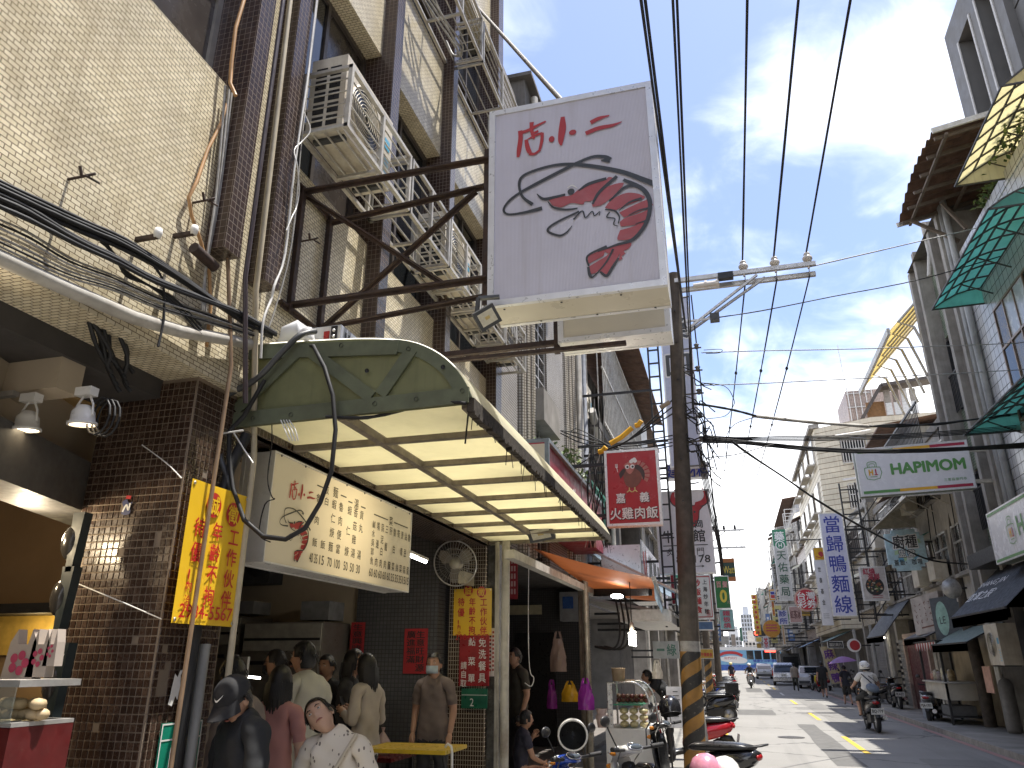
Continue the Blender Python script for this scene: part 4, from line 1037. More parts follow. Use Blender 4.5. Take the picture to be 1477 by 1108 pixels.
r,pl = plate('price_list','red hanging price list with pale columns beyond the fat white pipe',at(739,833,Y=11.0),X1,.16,.62,mat('list_red',(.30,.03,.04),.4),cat='price list')
mb = MB()
for c in range(3):
 for k in range(5): pl.rect(mb,-.06 + c*.042,-.035 + c*.042,.2 - k*.11,.275 - k*.11,.002)
mb.build('printed_bar',mat('pink_print',(.55,.38,.36),.5),r)
#  main shop interior
def fridge(label,x0,x1,y0,z1):
 r = thing('fridge',label,'fridge',((x0 + x1)/2,y0,.1))
 MB().box(x0,x1,y0,y0 + .7,.12,z1).build('body',mat('brushed_steel',(.26,.24,.21),.38,.6,.1,6),r)
 MB().box(x0 + .01,x1 - .01,y0 - .02,y0,z1 - .34,z1 - .02).build('header',mat('header_panel',(.36,.34,.29),.45,.2),r)
 MB().box(x0 + .02,x1 - .02,y0 - .024,y0 - .02,z1 - .22,z1 - .19).build('trim',BLACKP,r)
 xm = (x0 + x1) / 2
 for a,b in ((x0 + .01,xm - .006),(xm + .006,x1 - .01)):
  d = MB().box(a,b,y0 - .03,y0,.25,z1 - .36).build('door',mat('fridge_door',(.22,.20,.17),.4,.5),r)
  MB().box((a + b)/2 - .12,(a + b)/2 + .12,y0 - .045,y0 - .03,z1 - .5,z1 - .46).build('handle',BLACKP,d)
 return r
fridge('steel upright fridge at the back of the shop, left of two',-7.2,-6.05,8.75,2.30)
fridge('wide steel fridge at the back of the shop, right of two',-5.95,-4.85,8.7,2.22)
tag(MB().box(-6.8,-6.0,8.9,9.3,2.34,2.5).build('storage_box',mat('grey_box',(.2,.2,.2),.6)),'long flat grey box on top of the left fridge','box'); tag(MB().box(-5.3,-4.9,8.9,9.3,2.25,2.48).build('storage_box',mat('grey_box',(.2,.2,.2),.6)),'short grey box on top of the right fridge','box')
r = thing('ceiling_fan_heater','twin round extractor unit hanging on the back wall above the fridge','extractor',(-6.4,9.2,2.9))
MB().box(-6.8,-5.95,9.1,9.44,2.75,3.25).build('case',DGREYP,r)
for x in (-6.6,-6.15): MB().lathe([(.01,.02),(.15,.03),(.17,0)],(x,9.09,3.0),20,'Y',rot=Matrix.Rotation(pi,3,'Z')).build('grille',DARKST,r)
RP = mat('red_paper',(.36,.02,.025),.6,0,.06,6)
def red_paper(label,px0,py0,px1,py1,Y,txt,cols=1):
 a,b = at(px0,py0,Y=Y),at(px1,py1,Y=Y); w,h = abs(b.x - a.x),abs(a.z - b.z)
 pl = Plane((a + b)/2,X1,Z1); r = thing('red_paper',label,'paper sign',(a + b)/2 - Z1*h/2)
 mb = MB(); pl.slab(mb,-w/2,w/2,-h/2,h/2,-.006,0); mb.build('sheet',RP,r)
 t = MB(); per = (len(txt) + cols - 1) // cols
 for c in range(cols):
  for i,ch_ in enumerate(txt[c*per:(c + 1)*per]):
   pl.ch(t,ch_,w*(.5 - (c + .5)/cols)*.8,h*(.5 - (i + .5)/per)*.92,w/cols*.8,h/per*.9,.002,bold=.015)
 t.build('lettering',INK_K,r); return r
red_paper('red spring couplet with bold black characters on the cream wall',537,912,564,968,9.43,'春福')
red_paper('narrow dark red paper beside the wide fridge',507,898,524,942,9.3,'生意興隆')
red_paper('tall red paper with two columns on the dark mosaic wall',584,907,615,972,9.33,'生意旺財源廣進福滿',2)
tb = thing('tube_lamp','lit white tube lamp behind the end of the prawn menu','lamp',at(602,806,Y=8.0))
a_,b_ = at(585,799,Y=7.6),at(614,811,Y=8.4)
MB().bar(a_ + Z1*.03,b_ + Z1*.03,.07,.03).build('housing',WHITEP,tb); MB().tube([a_,b_],.016,8).build('tube',glow('tube_glow',(1,.97,.9),9),tb)
a_,b_ = at(352,976,Y=7.5),at(375,978,Y=7.5)
tl_ = bpy.data.lights.new('tube_light','AREA'); tl_.shape = 'RECTANGLE'; tl_.size = .9; tl_.size_y = .08; tl_.energy = 2.5; tl_.color = (1,.93,.82)
o = bpy.data.objects.new('tube_light',tl_); COL.objects.link(o); o.location = at(600,812,Y=8.0); o.rotation_euler = (0,0,radians(90))
tag(MB().tube([a_,b_],.012,8).build('tube_lamp',glow('tube_glow',(1,.97,.9),9)),'thin lit strip lamp low behind the counter','lamp')
mb = MB().box(-6.6,-4.3,6.6,7.2,.1,.95); o = tag(mb.build('serving_counter',mat('counter_steel',(.30,.29,.27),.35,.6)),'steel serving counter inside the prawn shop','counter')
for k,(px,py) in enumerate(((334,962),(350,965))):
 c = at(px,py,Y=7.3); tag(MB().box(c.x - .06,c.x + .06,7.28,7.32,c.z - .12,c.z + .12).build('hanging_card',INK_W),('white card hanging over the counter, left of two','white card hanging over the counter, right of two')[k],'card')
r = thing('dining_table','dark table with bowls and bagged takeaways in front of the dark mosaic wall','table',(-3.9,8.2,.1))
MB().box(-4.35,-3.5,7.9,8.6,.78,.82).build('tabletop',mat('red_laminate',(.12,.02,.02),.3),r)
for x,y in ((-4.3,7.95),(-3.55,7.95),(-4.3,8.55),(-3.55,8.55)): MB().box(x - .02,x + .02,y - .02,y + .02,.1,.78).build('leg',DARKST,r)
for k,(x,y,w) in enumerate(((-4.1,8.1,.13),(-3.9,8.05,.1),(-3.72,8.15,.09))):
 tag(MB().lathe([(w*.7,.82),(w,.86),(w*.95,.95),(w*.4,1.02),(w*.12,1.05),(w*.25,1.09)],(x,y,0),10).build('takeaway_bag',sheet('film_bag',(.55,.42,.40),.4,.1,0,.15,0)),('largest clear takeaway bag on the dark table','middle takeaway bag on the dark table','smallest takeaway bag on the dark table')[k],'takeaway bag')
r = thing('folding_table','bright yellow folding table top at the shop entrance','table',at(605,1085,Y=6.6))
c = at(600,1080,Y=6.6)
MB().box(c.x - .42,c.x + .34,6.4,6.95,c.z - .02,c.z + .01).build('tabletop',mat('yellow_laminate',(.62,.42,.03),.35),r)
for x in (c.x - .38,c.x + .3):
 MB().tube([(x,6.45,c.z - .02),(x,6.9,.12)],.012,6).build('leg',DARKST,r)
pts = [at(652,1108,Y=6.5),at(652,1085,Y=6.5),at(651,1077,Y=6.5),at(646,1073,Y=6.5),at(642,1078,Y=6.5)]
pts = [Vector((pts[0].x,6.5,.1))] + pts
r = thing('walking_stick','white hooked walking stick standing by the yellow table','walking stick',pts[0]); MB().tube(pts,.011,8).build('shaft',WHITEP,r)
#  left shop: lamps, shelves, display
by = 2.95
a_ = at(0,575,Y=by); zr = a_.z
struct('cross_beam',MB().box(-8,-3.35,by,by + .16,zr + .03,3.36),PLASTER)
tk = thing('light_track','grey ceiling track with spot lamps in the left shop','light track',(-4.2,by - .02,zr))
MB().box(-6,-3.6,by - .03,by + .01,zr,zr + .028).build('rail',STEEL,tk)
def spot(label,px,py,lit):
 c = at(px,py,Y=by); r = thing('spot_lamp',label,'spot lamp',(c.x,by,zr - .2))
 MB().box(c.x - .05,c.x + .05,by - .035,by + .02,zr - .045,zr).build('adapter',WHITEP,r)
 q = MB(); Rr = Matrix.Rotation(radians(6),3,'X')
 for s in (-1,1): q.tube([(c.x + s*.02,by,zr - .04),(c.x + s*.05,by,zr - .09),(c.x + s*.06,by,zr - .15)],.006,6)
 q.build('yoke',WHITEP,r)
 MB().lathe([(.001,.06),(.03,.055),(.055,.02),(.06,-.03),(.072,-.035),(.072,-.05),(.062,-.05)],(c.x,by,zr - .15),18,rot=Rr).build('head',WHITEP,r)
 MB().lathe([(.001,-.04),(.06,-.042)],(c.x,by,zr - .15),18,rot=Rr).build('bulb',glow('warm_spot',(1,.82,.55),4),r)
 return r
spot('white spot lamp on the ceiling track, left of two',46,580,1); spot('white spot lamp on the ceiling track, half behind the near column',126,570,1)
wl_ = bpy.data.lights.new('spot_light','POINT'); wl_.energy = 16; wl_.color = (1,.80,.52); wl_.shadow_soft_size = .06
o = bpy.data.objects.new('spot_light',wl_); COL.objects.link(o); o.location = (-4.1,by + .05,zr - .62)
for k in range(3):
 cc = at(142 + 3*k,600,Y=by + .02)
 cable([cc + Vector((.07*cos(t*2*pi/12),.02*k,.10*sin(t*2*pi/12))) for t in range(13)],.006,CABLE,'coil of black cable hanging by the right spot lamp','coiled cable by the spot lamp')
zd = 2.92
A = [at(-20,600,Z=zd + .28),at(160,700,Z=zd + .28)]
q0,q1,q2,q3 = at(-60,668,Z=zd),at(150,752,Z=zd),at(150,700,Z=zd),at(-60,594,Z=zd)
mb = MB().hexa([q0,q1,q2,q3],[v + Z1*.42 for v in (q0,q1,q2,q3)]); struct('dropped_ceiling',mb,mat('soffit_paint',(.52,.44,.32),.8,0,.06,2))
struct('tan_ceiling',MB().box(-9,-3.82,by + .17,5.49,3.30,3.355),TANWALL)
p0,p1,p2,p3 = at(-60,700,Z=2.62),at(140,772,Z=2.62),at(140,745,Z=2.62),at(-60,668,Z=2.62)
struct('shutter_box',MB().hexa([p0,p1,p2,p3],[v + Z1*.3 for v in (p0,p1,p2,p3)]),mat('dark_grey_paint',(.09,.085,.08),.6))
c = at(46,652,Z=zd - .004)
r = thing('downlight','small lit downlight in the cream ceiling band of the left shop','lamp',c)
MB().lathe([(.055,-.002),(.07,-.006),(.07,.0)],c,18).build('trim',WHITEP,r); MB().lathe([(.001,-.003),(.055,-.003)],c,18).build('bulb',glow('warm_spot',(1,.82,.55),4),r)
GRN = mat('dark_teal_plastic',(.022,.032,.034),.45,0,.15,8)
for k,(px,py,zz,lb) in enumerate(((108,782,0,'dark teal moulded box with round dome beside the near column, upper one'),(92,862,0,'dark teal moulded box with round dome beside the near column, middle one'),(82,985,0,'dark teal moulded box with phone digits beside the near column, lowest one'))):
 c = at(px,py,Y=3.45); r = thing('moulded_box',lb,'moulded box',c)
 h = .165 if k < 2 else .2
 MB().hexa([(c.x - .01,3.43,c.z - h),(c.x + .03,3.43,c.z - h),(c.x + .03,3.49,c.z - h),(c.x - .01,3.49,c.z - h)],[(c.x - .03,3.43,c.z + h),(c.x + .05,3.43,c.z + h),(c.x + .05,3.49,c.z + h),(c.x - .03,3.49,c.z + h)]).build('shell',GRN,r)
 MB().ball((c.x - .03,3.46,c.z - .0),.06,.05,.10).build('dome',mat('smoked_dome',(.05,.045,.04),.2),r)
 if k == 2:
  pl = Plane((c.x + .01,3.425,c.z + .13),X1,Z1); mb = MB(); pl.text(mb,'8981-7',0,0,.06,.028,.002); pl.text(mb,'000M',0,.035,.045,.02,.002); mb.build('lettering',INK_W,r)
struct('lit_niche',MB().box(-8.5,-4.3,5.44,5.49,at(20,945,Y=5.4).z,at(20,884,Y=5.4).z),mat('niche_yellow',(.55,.36,.08),.7))
struct('shelf_board',MB().box(-8.5,-4.3,5.1,5.48,at(20,886,Y=5.2).z,at(20,872,Y=5.2).z),DARKST)
SH_W = mat('bag_white',(.42,.36,.31),.5,0,.06,8); SH_P = mat('bag_red_print',(.45,.06,.12),.5)
for k,(px,w,h,lb) in enumerate(((30,.10,.26,'large white carrier bag with a red flower hanging in the left shop'),(56,.06,.22,'white carrier bag with red print hanging beside the column'),(72,.035,.17,'small bright paper bag hanging nearest the column'))):
 c = at(px,945,Y=3.1); r = thing('carrier_bag',lb,'bag',(c.x,3.1,c.z - h/2))
 zt = c.z + .12
 MB().prism([(c.x - w,3.1,zt - h),(c.x + w,3.1,zt - h),(c.x + w*.8,3.1,zt - .06),(c.x + w*.45,3.1,zt),(c.x + w*.3,3.1,zt - .07),(c.x - w*.3,3.1,zt - .07),(c.x - w*.45,3.1,zt),(c.x - w*.8,3.1,zt - .06)],(0,.05,0)).build('sheet',SH_W,r)
 pl = Plane((c.x,3.098,zt - h*.6),X1,Z1); mb = MB()
 for a in range(5): pl.disc(mb,w*.4*cos(a*1.26),h*.14*sin(a*1.26),w*.22,.002)
 mb.build('printed_flower',SH_P,r)
nl = bpy.data.lights.new('niche_light','POINT'); nl.energy = 3; nl.color = (1,.78,.4); nl.shadow_soft_size = .1
o = bpy.data.objects.new('niche_light',nl); COL.objects.link(o); o.location = (-5.6,5.2,1.95)
dl = bpy.data.lights.new('downlight_lamp','POINT'); dl.energy = 6; dl.color = (1,.84,.6); dl.shadow_soft_size = .05
o = bpy.data.objects.new('downlight_lamp',dl); COL.objects.link(o); o.location = (-3.98,3.5,2.5)
dc = thing('display_case','glass fronted bun display case at the left edge','display case',(-3.2,3.0,.1))
za,zb_ = at(0,990,Y=3.0).z,at(0,1040,Y=3.0).z
qa,qb = at(-50,1040,Y=2.9).x,at(70,1040,Y=3.1).x
MB().box(qa,qb,2.9,3.25,.1,zb_ - .02).build('base',mat('dark_red_panel',(.10,.012,.012),.4),dc)
MB().box(qa,qb,2.9,3.25,za,za + .03).build('top',STEEL,dc); MB().box(qa,qb,2.9,3.25,zb_ - .018,zb_).build('shelf',STEEL,dc)
MB().box(qa,qb,2.885,2.893,zb_,za).build('glass_front',PANE_C,dc)
BUN = mat('steamed_bun',(.50,.38,.22),.6,0,.12,20)
buns = None
rg = random.Random(11)
for k in range(16):
 px = 4 + (k % 8) * 8.2; c = at(px,1025 - (k // 8)*9,Y=3.05)
 bb = MB().ball((c.x,3.02 + .06*rg.random(),zb_ + .028 + (k // 8)*.045),.034,.034,.026,12,6)
 tag(bb.build('steamed_bun',BUN),'pale brown bun piled in the left display case','bun','buns in the left display case')
#  next building: grey mosaic piers, ribs and barred windows
B2 = thing('apartment_building','grey mosaic tiled apartment block with fluted ribs and barred windows','building',(-3,13,0))
def yx(px,X=-2.95,py=560): return at(px,py,X=X).y
MB().box(-9,-3.15,9.66,16.2,3.3,11.6).build('wall',DARK_T,B2)
seg = [(716,746,'m'),(750,771,'r'),(771,789,'w'),(789,812,'m'),(813,829,'r')]
for a,b,k in seg:
 ya,yb = max(9.67,yx(a)),yx(b)
 if k == 'm': MB().box(-3.2,-2.95,ya,yb,3.3,11.58).build('pier',GREY_T,B2)
 elif k == 'r':
  n = 3
  for i in range(n):
   c = ya + (yb - ya) * (i + .5) / n; w = (yb - ya) / n * .33
   MB().prism([(-3.14,c - w,3.3),(-2.93,c - w*.55,3.3),(-2.89,c,3.3),(-2.93,c + w*.55,3.3),(-3.14,c + w,3.3)],(0,0,8.2)).build('rib',tile('rib_tile',(.52,.48,.40),(.16,.13,.10),.05,.05,0,.007,.12,.2,.35,.6),B2)
 else:
  for z0,z1 in ((3.4,5.6),(6.3,8.4),(9,11)):
   w_ = MB().box(-3.14,-3.08,ya,yb,z0,z1).build('window',PANE,B2)
   g = MB()
   n = 9
   for i in range(n): g.bar((-3.0,ya + .02,z0 + .08 + (z1 - z0)*i/n),(-3.0,yb - .02,z0 + .08 + (z1 - z0)*(i + .0)/n),.014,.02)
   for f_ in (0,.5,1): g.box(-3.01,-2.99,ya + (yb - ya - .03)*f_,ya + (yb - ya - .03)*f_ + .03,z0,z1)
   g.tube([(-2.985,(ya + yb)/2 + .3*cos(2*pi*i/16),z1 - .4 + .3*sin(2*pi*i/16)) for i in range(17)],.012,6)
   g.build('grille',STEEL,w_)
yb = yx(829)
for a,b in ((5.62,6.2),(8.5,8.9)): MB().box(-3.3,-2.75,yx(768),yx(792),a,b).build('balcony_slab',CONC,B2)
for px,r_,m_,lb in ((834,.075,PVC,'fat cream drain pipe at the end of the grey mosaic block'),(841,.06,mat('blue_grey_pipe',(.36,.38,.42),.5),'blue grey drain pipe beside the fat cream one')):
 y = yx(px,-2.85); pipe([(-2.85,y,3.2),(-2.85,y,6.1),(-2.85,y + .12,6.3),(-2.85,y + .1,10)],r_,m_,lb)
c = at(752,150,X=-3)
r = B2
MB().box(-3.4,-2.8,c.y - .5,c.y + .8,c.z - .55,c.z + .12).box(-3.4,-2.65,c.y - .6,c.y + .9,c.z + .12,c.z + .2).build('roof_parapet',CONC_D,B2)
MB().tube([(-2.72,c.y - .1,c.z - .02),(-2.7,c.y - .1,c.z - .35),(-2.8,c.y - .1,c.z - .6)],.07,10).build('rain_spout',PVC,B2)
LEAF = mat('leaf_green',(.07,.12,.025),.5,0,.35,20); LEAF2 = mat('leaf_light_green',(.16,.20,.05),.5,0,.3,20)
def leafy(name,label,c,rx,ry,rz,n,size,m,cat='plant',pot=True,seed=1,group=None):
 rg = random.Random(seed); r = thing(name,label,cat,c,group); mb = MB(); mb2 = MB()
 c = Vector(c)
 for k in range(n):
  a,b,d = rg.uniform(0,2*pi),rg.uniform(-1,1),rg.random() ** .5
  p = c + Vector((rx*d*cos(a),ry*d*sin(a),rz*(.55 + .55*b*d)))
  R = Matrix.Rotation(rg.uniform(0,6.28),3,'Z') @ Matrix.Rotation(rg.uniform(-1.2,.6),3,'X')
  s = size * rg.uniform(.6,1.3)
  q = [R @ Vector(v)*s for v in ((0,0,0),(-.3,.5,.05),(0,1,-.08),(.3,.5,.05))]
  (mb if rg.random() < .65 else mb2).add([p + v for v in q],[(0,1,2,3)])
 mb.build('foliage',m,r); mb2.build('foliage',LEAF2 if m is LEAF else LEAF,r)
 st = MB()
 for k in range(5): st.tube([c,c + Vector((rx*.5*cos(k*1.3),ry*.5*sin(k*1.3),rz*.7))],.006,4)
 st.build('stem',mat('stem_brown',(.08,.06,.03),.8),r)
 return r
leafy('potted_plant','bushy green plant over the red fascia beside the canopy',at(783,668,X=-2.7),.22,.4,.3,160,.1,LEAF,seed=2)
leafy('potted_plant','pale leafy plant with long stems on the red fascia',at(822,672,X=-2.6),.2,.4,.3,90,.13,LEAF2,seed=3)
leafy('potted_plant','small pale plant in front of the drain pipes',at(838,695,X=-2.5),.15,.3,.25,60,.1,LEAF2,seed=4)
r = thing('fascia_sign','dark red fascia sign with grey trim beyond the canopy','shop sign',(-2.6,12,3.6))
ya,yb_ = 10.2,15.2
zt = at(808,662,X=-2.35).z
MB().box(-2.9,-2.35,ya,yb_,zt - .95,zt).build('casing',mat('old_red_panel',(.26,.025,.045),.4,0,.08,3,0,.2),r)
MB().box(-2.95,-2.30,ya,yb_ + .02,zt + .003,zt + .06).box(-2.36,-2.30,ya - .03,ya + .03,zt - .95,zt + .003).build('trim',mat('slate_trim',(.17,.2,.22),.5),r)
MB().box(-2.9,-2.36,ya - .035,ya - .004,zt - .93,zt - .03).build('end_plate',SIGNC,r)
fp = Plane((-2.346,13.5,zt - .65),Y1,Z1); mb = MB(); fp.text(mb,'1000',.2,-.08,.9,.16,.003); fp.ch(mb,'小',1.0,.15,.4,.5,.003,bold=.03); fp.ch(mb,'吃',-1.2,.2,.35,.45,.003,bold=.03); mb.build('lettering',INK_W,r)
#  third building: dark recess, white balcony rails, iron lean-to
B3 = thing('apartment_building','dark recessed house with white slatted balcony rail and rusty lean-to roof','building',(-3,22,0))
MB().box(-9,-3.9,16.25,30,3.3,11.0).build('wall',CONC_D,B3)
MB().box(-3.9,-2.6,16.9,27.5,7.0,7.2).build('balcony_slab',CONC_D,B3)
rl = MB(); x = -2.55
for k in range(34): rl.box(x - .012,x + .012,17.6 + k*.27,17.64 + k*.27,7.2,10.2)
for z in (7.25,8.7,10.15): rl.box(x - .02,x + .02,17.5,27,z,z + .05)
for k in range(5): rl.box(-3.8 + k*.28,-3.775 + k*.28,17.5,17.53,7.2,10.2)
rl.build('balcony_rail',WSTEEL,B3)
MB().box(-3.6,-2.6,24.5,29.5,7.5,10.6).build('metal_wall',mat('grey_corrugated',(.34,.35,.36),.5,.3,.12,6,.1,.3,streak=.4),B3)
ro = MB()
for k in range(16):
 y0,y1 = 18.5 + k * .7,18.5 + k * .7 + .66
 ro.hexa([(-4,y0,11.15),(-1.95,y0,10.75),(-1.95,y1,10.75),(-4,y1,11.15)],[(-4,y0,11.2),(-1.95,y0,10.8),(-1.95,y1,10.8),(-4,y1,11.2)])
ro.build('lean_to_roof',mat('rusty_sheet',(.16,.09,.06),.7,.2,.35,4,.2,.5,(.05,.03,.02),streak=.5),B3)
for k in range(3): MB().box(-3.9,-3.86,17 + k*4,19 + k*4,5.4,7.6).build('window',PANE,B3)
r = ac_unit('air_conditioner','pale air conditioner in the dark recess above the fat drain pipe',17.0,7.2,-3.3,.8,1.0,.4,group='air conditioners on the dark recessed house')
pipe([(-2.7,16.6,7.3),(-2.7,17.3,6.9),(-2.75,17.6,6.7)],.09,PVC,'slanting pale duct beside the recess air conditioner')
pipe([(-2.5,17.8,3.2),(-2.5,17.85,5.8),(-2.5,17.4,6.4)],.05,WSTEEL,'white bent pipe in front of the white balcony rail')
for k in range(8):
 cable([(-3.2 + .1*k,16.5,3.2),(-3.1 + .06*k,16.6 + .1*k,5),(-3.2 + .12*k,16.4,7.5)],.012,[CABLE,CABLE_G][k % 2],'loose wire hanging in the dark recess','wires in the dark recess','wire')
def row_house(label,side,X,Y0,Y1_,H,wallm,floors,nb,z0=3.4,grille=True,roof=None,ground=None,trim=CONC,seed=0,depth=7,ac=True,name='row_house',pm=None):
 """side=-1 left row (facade looks +X), side=1 right row (facade looks -X)"""
 rg = random.Random(seed); r = thing(name,label,'building',(X,(Y0 + Y1_)/2,0)); s = side
 MB().box(X,X + s*depth,Y0,Y1_,z0,H).build('wall',wallm,r)
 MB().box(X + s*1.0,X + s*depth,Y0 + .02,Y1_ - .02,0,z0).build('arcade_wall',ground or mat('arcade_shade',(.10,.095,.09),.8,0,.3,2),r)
 for y in (Y0 + .25,Y1_ - .25): MB().box(X,X + s*.5,y - .22,y + .22,0,z0 - .003).build('column',trim,r)
 MB().box(X - s*.05,X + s*.3,Y0,Y1_,H,H + .25).build('cornice',trim,r)
 fh = (H - z0) / floors; bw = (Y1_ - Y0) / nb
 for f in range(floors):
  for b in range(nb):
   ya,yb = Y0 + bw * (b + .14),Y0 + bw * (b + .86); za,zb = z0 + fh * (f + .28),z0 + fh * (f + .84)
   fm = MB(); o = X - s * .07; w = .06
   for q in ((ya,ya + w,za,zb),(yb - w,yb,za,zb),(ya + w,yb - w,za,za + w),(ya + w,yb - w,zb - w,zb),((ya + yb)/2 - .03,(ya + yb)/2 + .03,za + w,zb - w),(ya + w,(ya + yb)/2 - .03,za + (zb - za)*.62,za + (zb - za)*.62 + .05),((ya + yb)/2 + .03,yb - w,za + (zb - za)*.62,za + (zb - za)*.62 + .05)):
    fm.box(o,X,*q)
   wd = fm.build('window',AFRAME if rg.random() < .6 else WFRAME,r)
   MB().box(X - s*.02,X - s*.01,ya + w,yb - w,za + w,zb - w).build('pane',[PANE,PANE_BR,PANE,PANE_P][rg.randrange(4)] if pm is None else pm,wd)
   MB().box(X - s*.18,X - s*.001,ya - .08,yb + .08,za - .09,za - .005).build('sill',trim,wd)
   if grille and rg.random() < .55:
    g = MB(); n = 8; xo = X - s * .28
    for i in range(n + 1): g.box(xo - .012,xo + .012,ya + (yb - ya)*i/n - .012,ya + (yb - ya)*i/n + .012,za - .1,zb)
    for z in (za - .1,(za + zb)/2,zb): g.box(xo - .02,xo + .02,ya - .02,yb + .02,z - .02,z + .02)
    for y in (ya,yb): g.box(min(xo,X),max(xo,X),y - .012,y + .012,zb - .02,zb + .02); g.box(min(xo,X),max(xo,X),y - .012,y + .012,za - .12,za - .08)
    g.build('grille',STEEL if rg.random() < .6 else DARKST,wd)
   elif ac and rg.random() < .5:
    y = (ya + yb) / 2
    MB().box(X - s*.45,X - s*.08,y - .4,y + .4,za - .02,za + .55).build('air_conditioner',ACW,r)
   if rg.random() < .4:
    aw = MB(); zt_ = zb + .28
    aw.hexa([(X,ya - .1,zt_ - .02),(X - s*.75,ya - .1,zb - .05),(X - s*.75,yb + .1,zb - .05),(X,yb + .1,zt_ - .02)],[(X,ya - .1,zt_),(X - s*.75,ya - .1,zb - .03),(X - s*.75,yb + .1,zb - .03),(X,yb + .1,zt_)])
    aw.build('window_awning',[sheet('green_awning_sheet',(.08,.32,.27),.55,.1,.2),mat('grey_corrugated',(.34,.35,.36)),YSH,mat('rusty_sheet',(.16,.09,.06))][rg.randrange(4)],r)
 if roof == 'shed':
  MB().hexa([(X - s*.6,Y0,H + 2.1),(X + s*4,Y0,H + 2.7),(X + s*4,Y1_,H + 2.7),(X - s*.6,Y1_,H + 2.1)],[(X - s*.6,Y0,H + 2.16),(X + s*4,Y0,H + 2.76),(X + s*4,Y1_,H + 2.76),(X - s*.6,Y1_,H + 2.16)]).build('shed_roof',mat('rusty_sheet',(.16,.09,.06)),r)
  MB().box(X + s*.5,X + s*4,Y0 + .3,Y1_ - .3,H + .25,H + 2.1).build('roof_room',mat('grey_corrugated',(.34,.35,.36)),r)
 elif roof == 'tank':
  MB().lathe([(.01,1.5),(.5,1.45),(.6,1.2),(.6,.1),(.5,0)],(X + s*2,(Y0 + Y1_)/2,H + .8),14).build('water_tank',ALU,r)
  t_ = MB()
  for a in (-.5,.5):
   for b in (-.5,.5): t_.bar((X + s*2 + a,(Y0 + Y1_)/2 + b,H + .2),(X + s*2 + a,(Y0 + Y1_)/2 + b,H + .9),.06)
  t_.build('tank_stand',RUSTY,r)
 p = MB()
 for k in range(2): p.tube([(X - s*.08,Y0 + .1 + k*.18,.2),(X - s*.08,Y0 + .1 + k*.18,H)],.05,8)
 p.build('drain_pipe',PVC,r)
 for k in range(3):
  y = rg.uniform(Y0,Y1_); MB().tube([(X - s*.04,y,z0),(X - s*.06,y + rg.uniform(-.6,.6),z0 + 2),(X - s*.05,y + rg.uniform(-1,1),H)],.016,5).build('wall_cable',CABLE,r)
 return r
PINKW = tile('pink_tile',(.42,.33,.29),(.18,.15,.13),.1,.1,0,.008,.12,.25,.4,.4)
BEIGEW = tile('beige_tile',(.48,.43,.34),(.17,.14,.11),.12,.06,.5,.007,.12,.25,.4,.4)
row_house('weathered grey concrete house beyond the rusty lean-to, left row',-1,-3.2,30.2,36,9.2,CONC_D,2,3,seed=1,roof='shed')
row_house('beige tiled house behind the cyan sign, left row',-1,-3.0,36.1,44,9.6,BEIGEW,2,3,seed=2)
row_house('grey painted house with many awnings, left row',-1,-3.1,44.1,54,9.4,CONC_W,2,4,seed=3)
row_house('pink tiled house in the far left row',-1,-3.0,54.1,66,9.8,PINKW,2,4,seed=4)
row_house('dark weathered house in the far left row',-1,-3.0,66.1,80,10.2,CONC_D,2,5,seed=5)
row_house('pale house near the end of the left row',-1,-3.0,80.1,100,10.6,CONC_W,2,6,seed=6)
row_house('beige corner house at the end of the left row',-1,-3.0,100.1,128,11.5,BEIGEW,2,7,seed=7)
#  food stall under the orange awning
ORG = sheet('orange_awning_cloth',(.34,.10,.03),.16,.08,.15,.6,.15)
aw = thing('awning','orange cloth awning with black folding arm over the food stall','awning',(-2.7,12,3.3))
w0,w1,f0,f1 = Vector((-2.61,10.4,3.26)),Vector((-2.4,14.36,2.98)),Vector((-.95,10.4,2.80)),Vector((-1.2,14.6,2.80))
n = 10; vs = []
for i in range(n + 1):
 for j in range(n + 1):
  a = w0.lerp(w1,i/n); b = f0.lerp(f1,i/n); p = a.lerp(b,j/n); vs.append(p - Z1*(.03*sin(pi*j/n)))
mb = MB().add(vs,[(i*(n + 1) + j,i*(n + 1) + j + 1,(i + 1)*(n + 1) + j + 1,(i + 1)*(n + 1) + j) for i in range(n) for j in range(n)],0,True); mb.build('cloth',ORG,aw)
mb = MB().add([f0,f1,f1 - Z1*.26,f0 - Z1*.26],[(0,1,2,3)]); mb.build('valance',sheet('pale_blue_valance',(.40,.55,.68),.4,.05,.1),aw)
MB().bar(Vector((-2.44,8.6,2.94)),w1 - Z1*.04,.12,.10).build('cassette',WSTEEL,aw)
MB().bar(f0,f1,.05,.05).build('front_bar',WSTEEL,aw)
MB().bar(at(858,855,Y=13.9),at(938,853,Y=12.2),.07,.13).build('folding_arm',BLACKP,aw)
a2 = thing('awning','pale blue cloth awning beyond the orange one','awning',(-2,17,3))
b0,b1,g0,g1 = Vector((-2.7,14.8,3.9)),Vector((-2.7,19.5,3.9)),Vector((-.95,14.8,3.0)),Vector((-.85,19.5,3.0))
MB().add([b0,b1,g1,g0,g0 - Z1*.25,g1 - Z1*.25],[(0,3,2,1),(3,4,5,2)]).build('cloth',sheet('blue_awning_cloth',(.38,.48,.58),.35,.08,.2,.5,.3),a2)
MB().bar(b0,b1,.08).bar(g0,g1,.05).bar(b0,g0,.04).bar(b1,g1,.04).build('frame',STEEL,a2)
a3 = thing('awning','grey corrugated shade with scalloped edge under the pale blue awning','awning',(-2,16,2.6))
mb = MB()
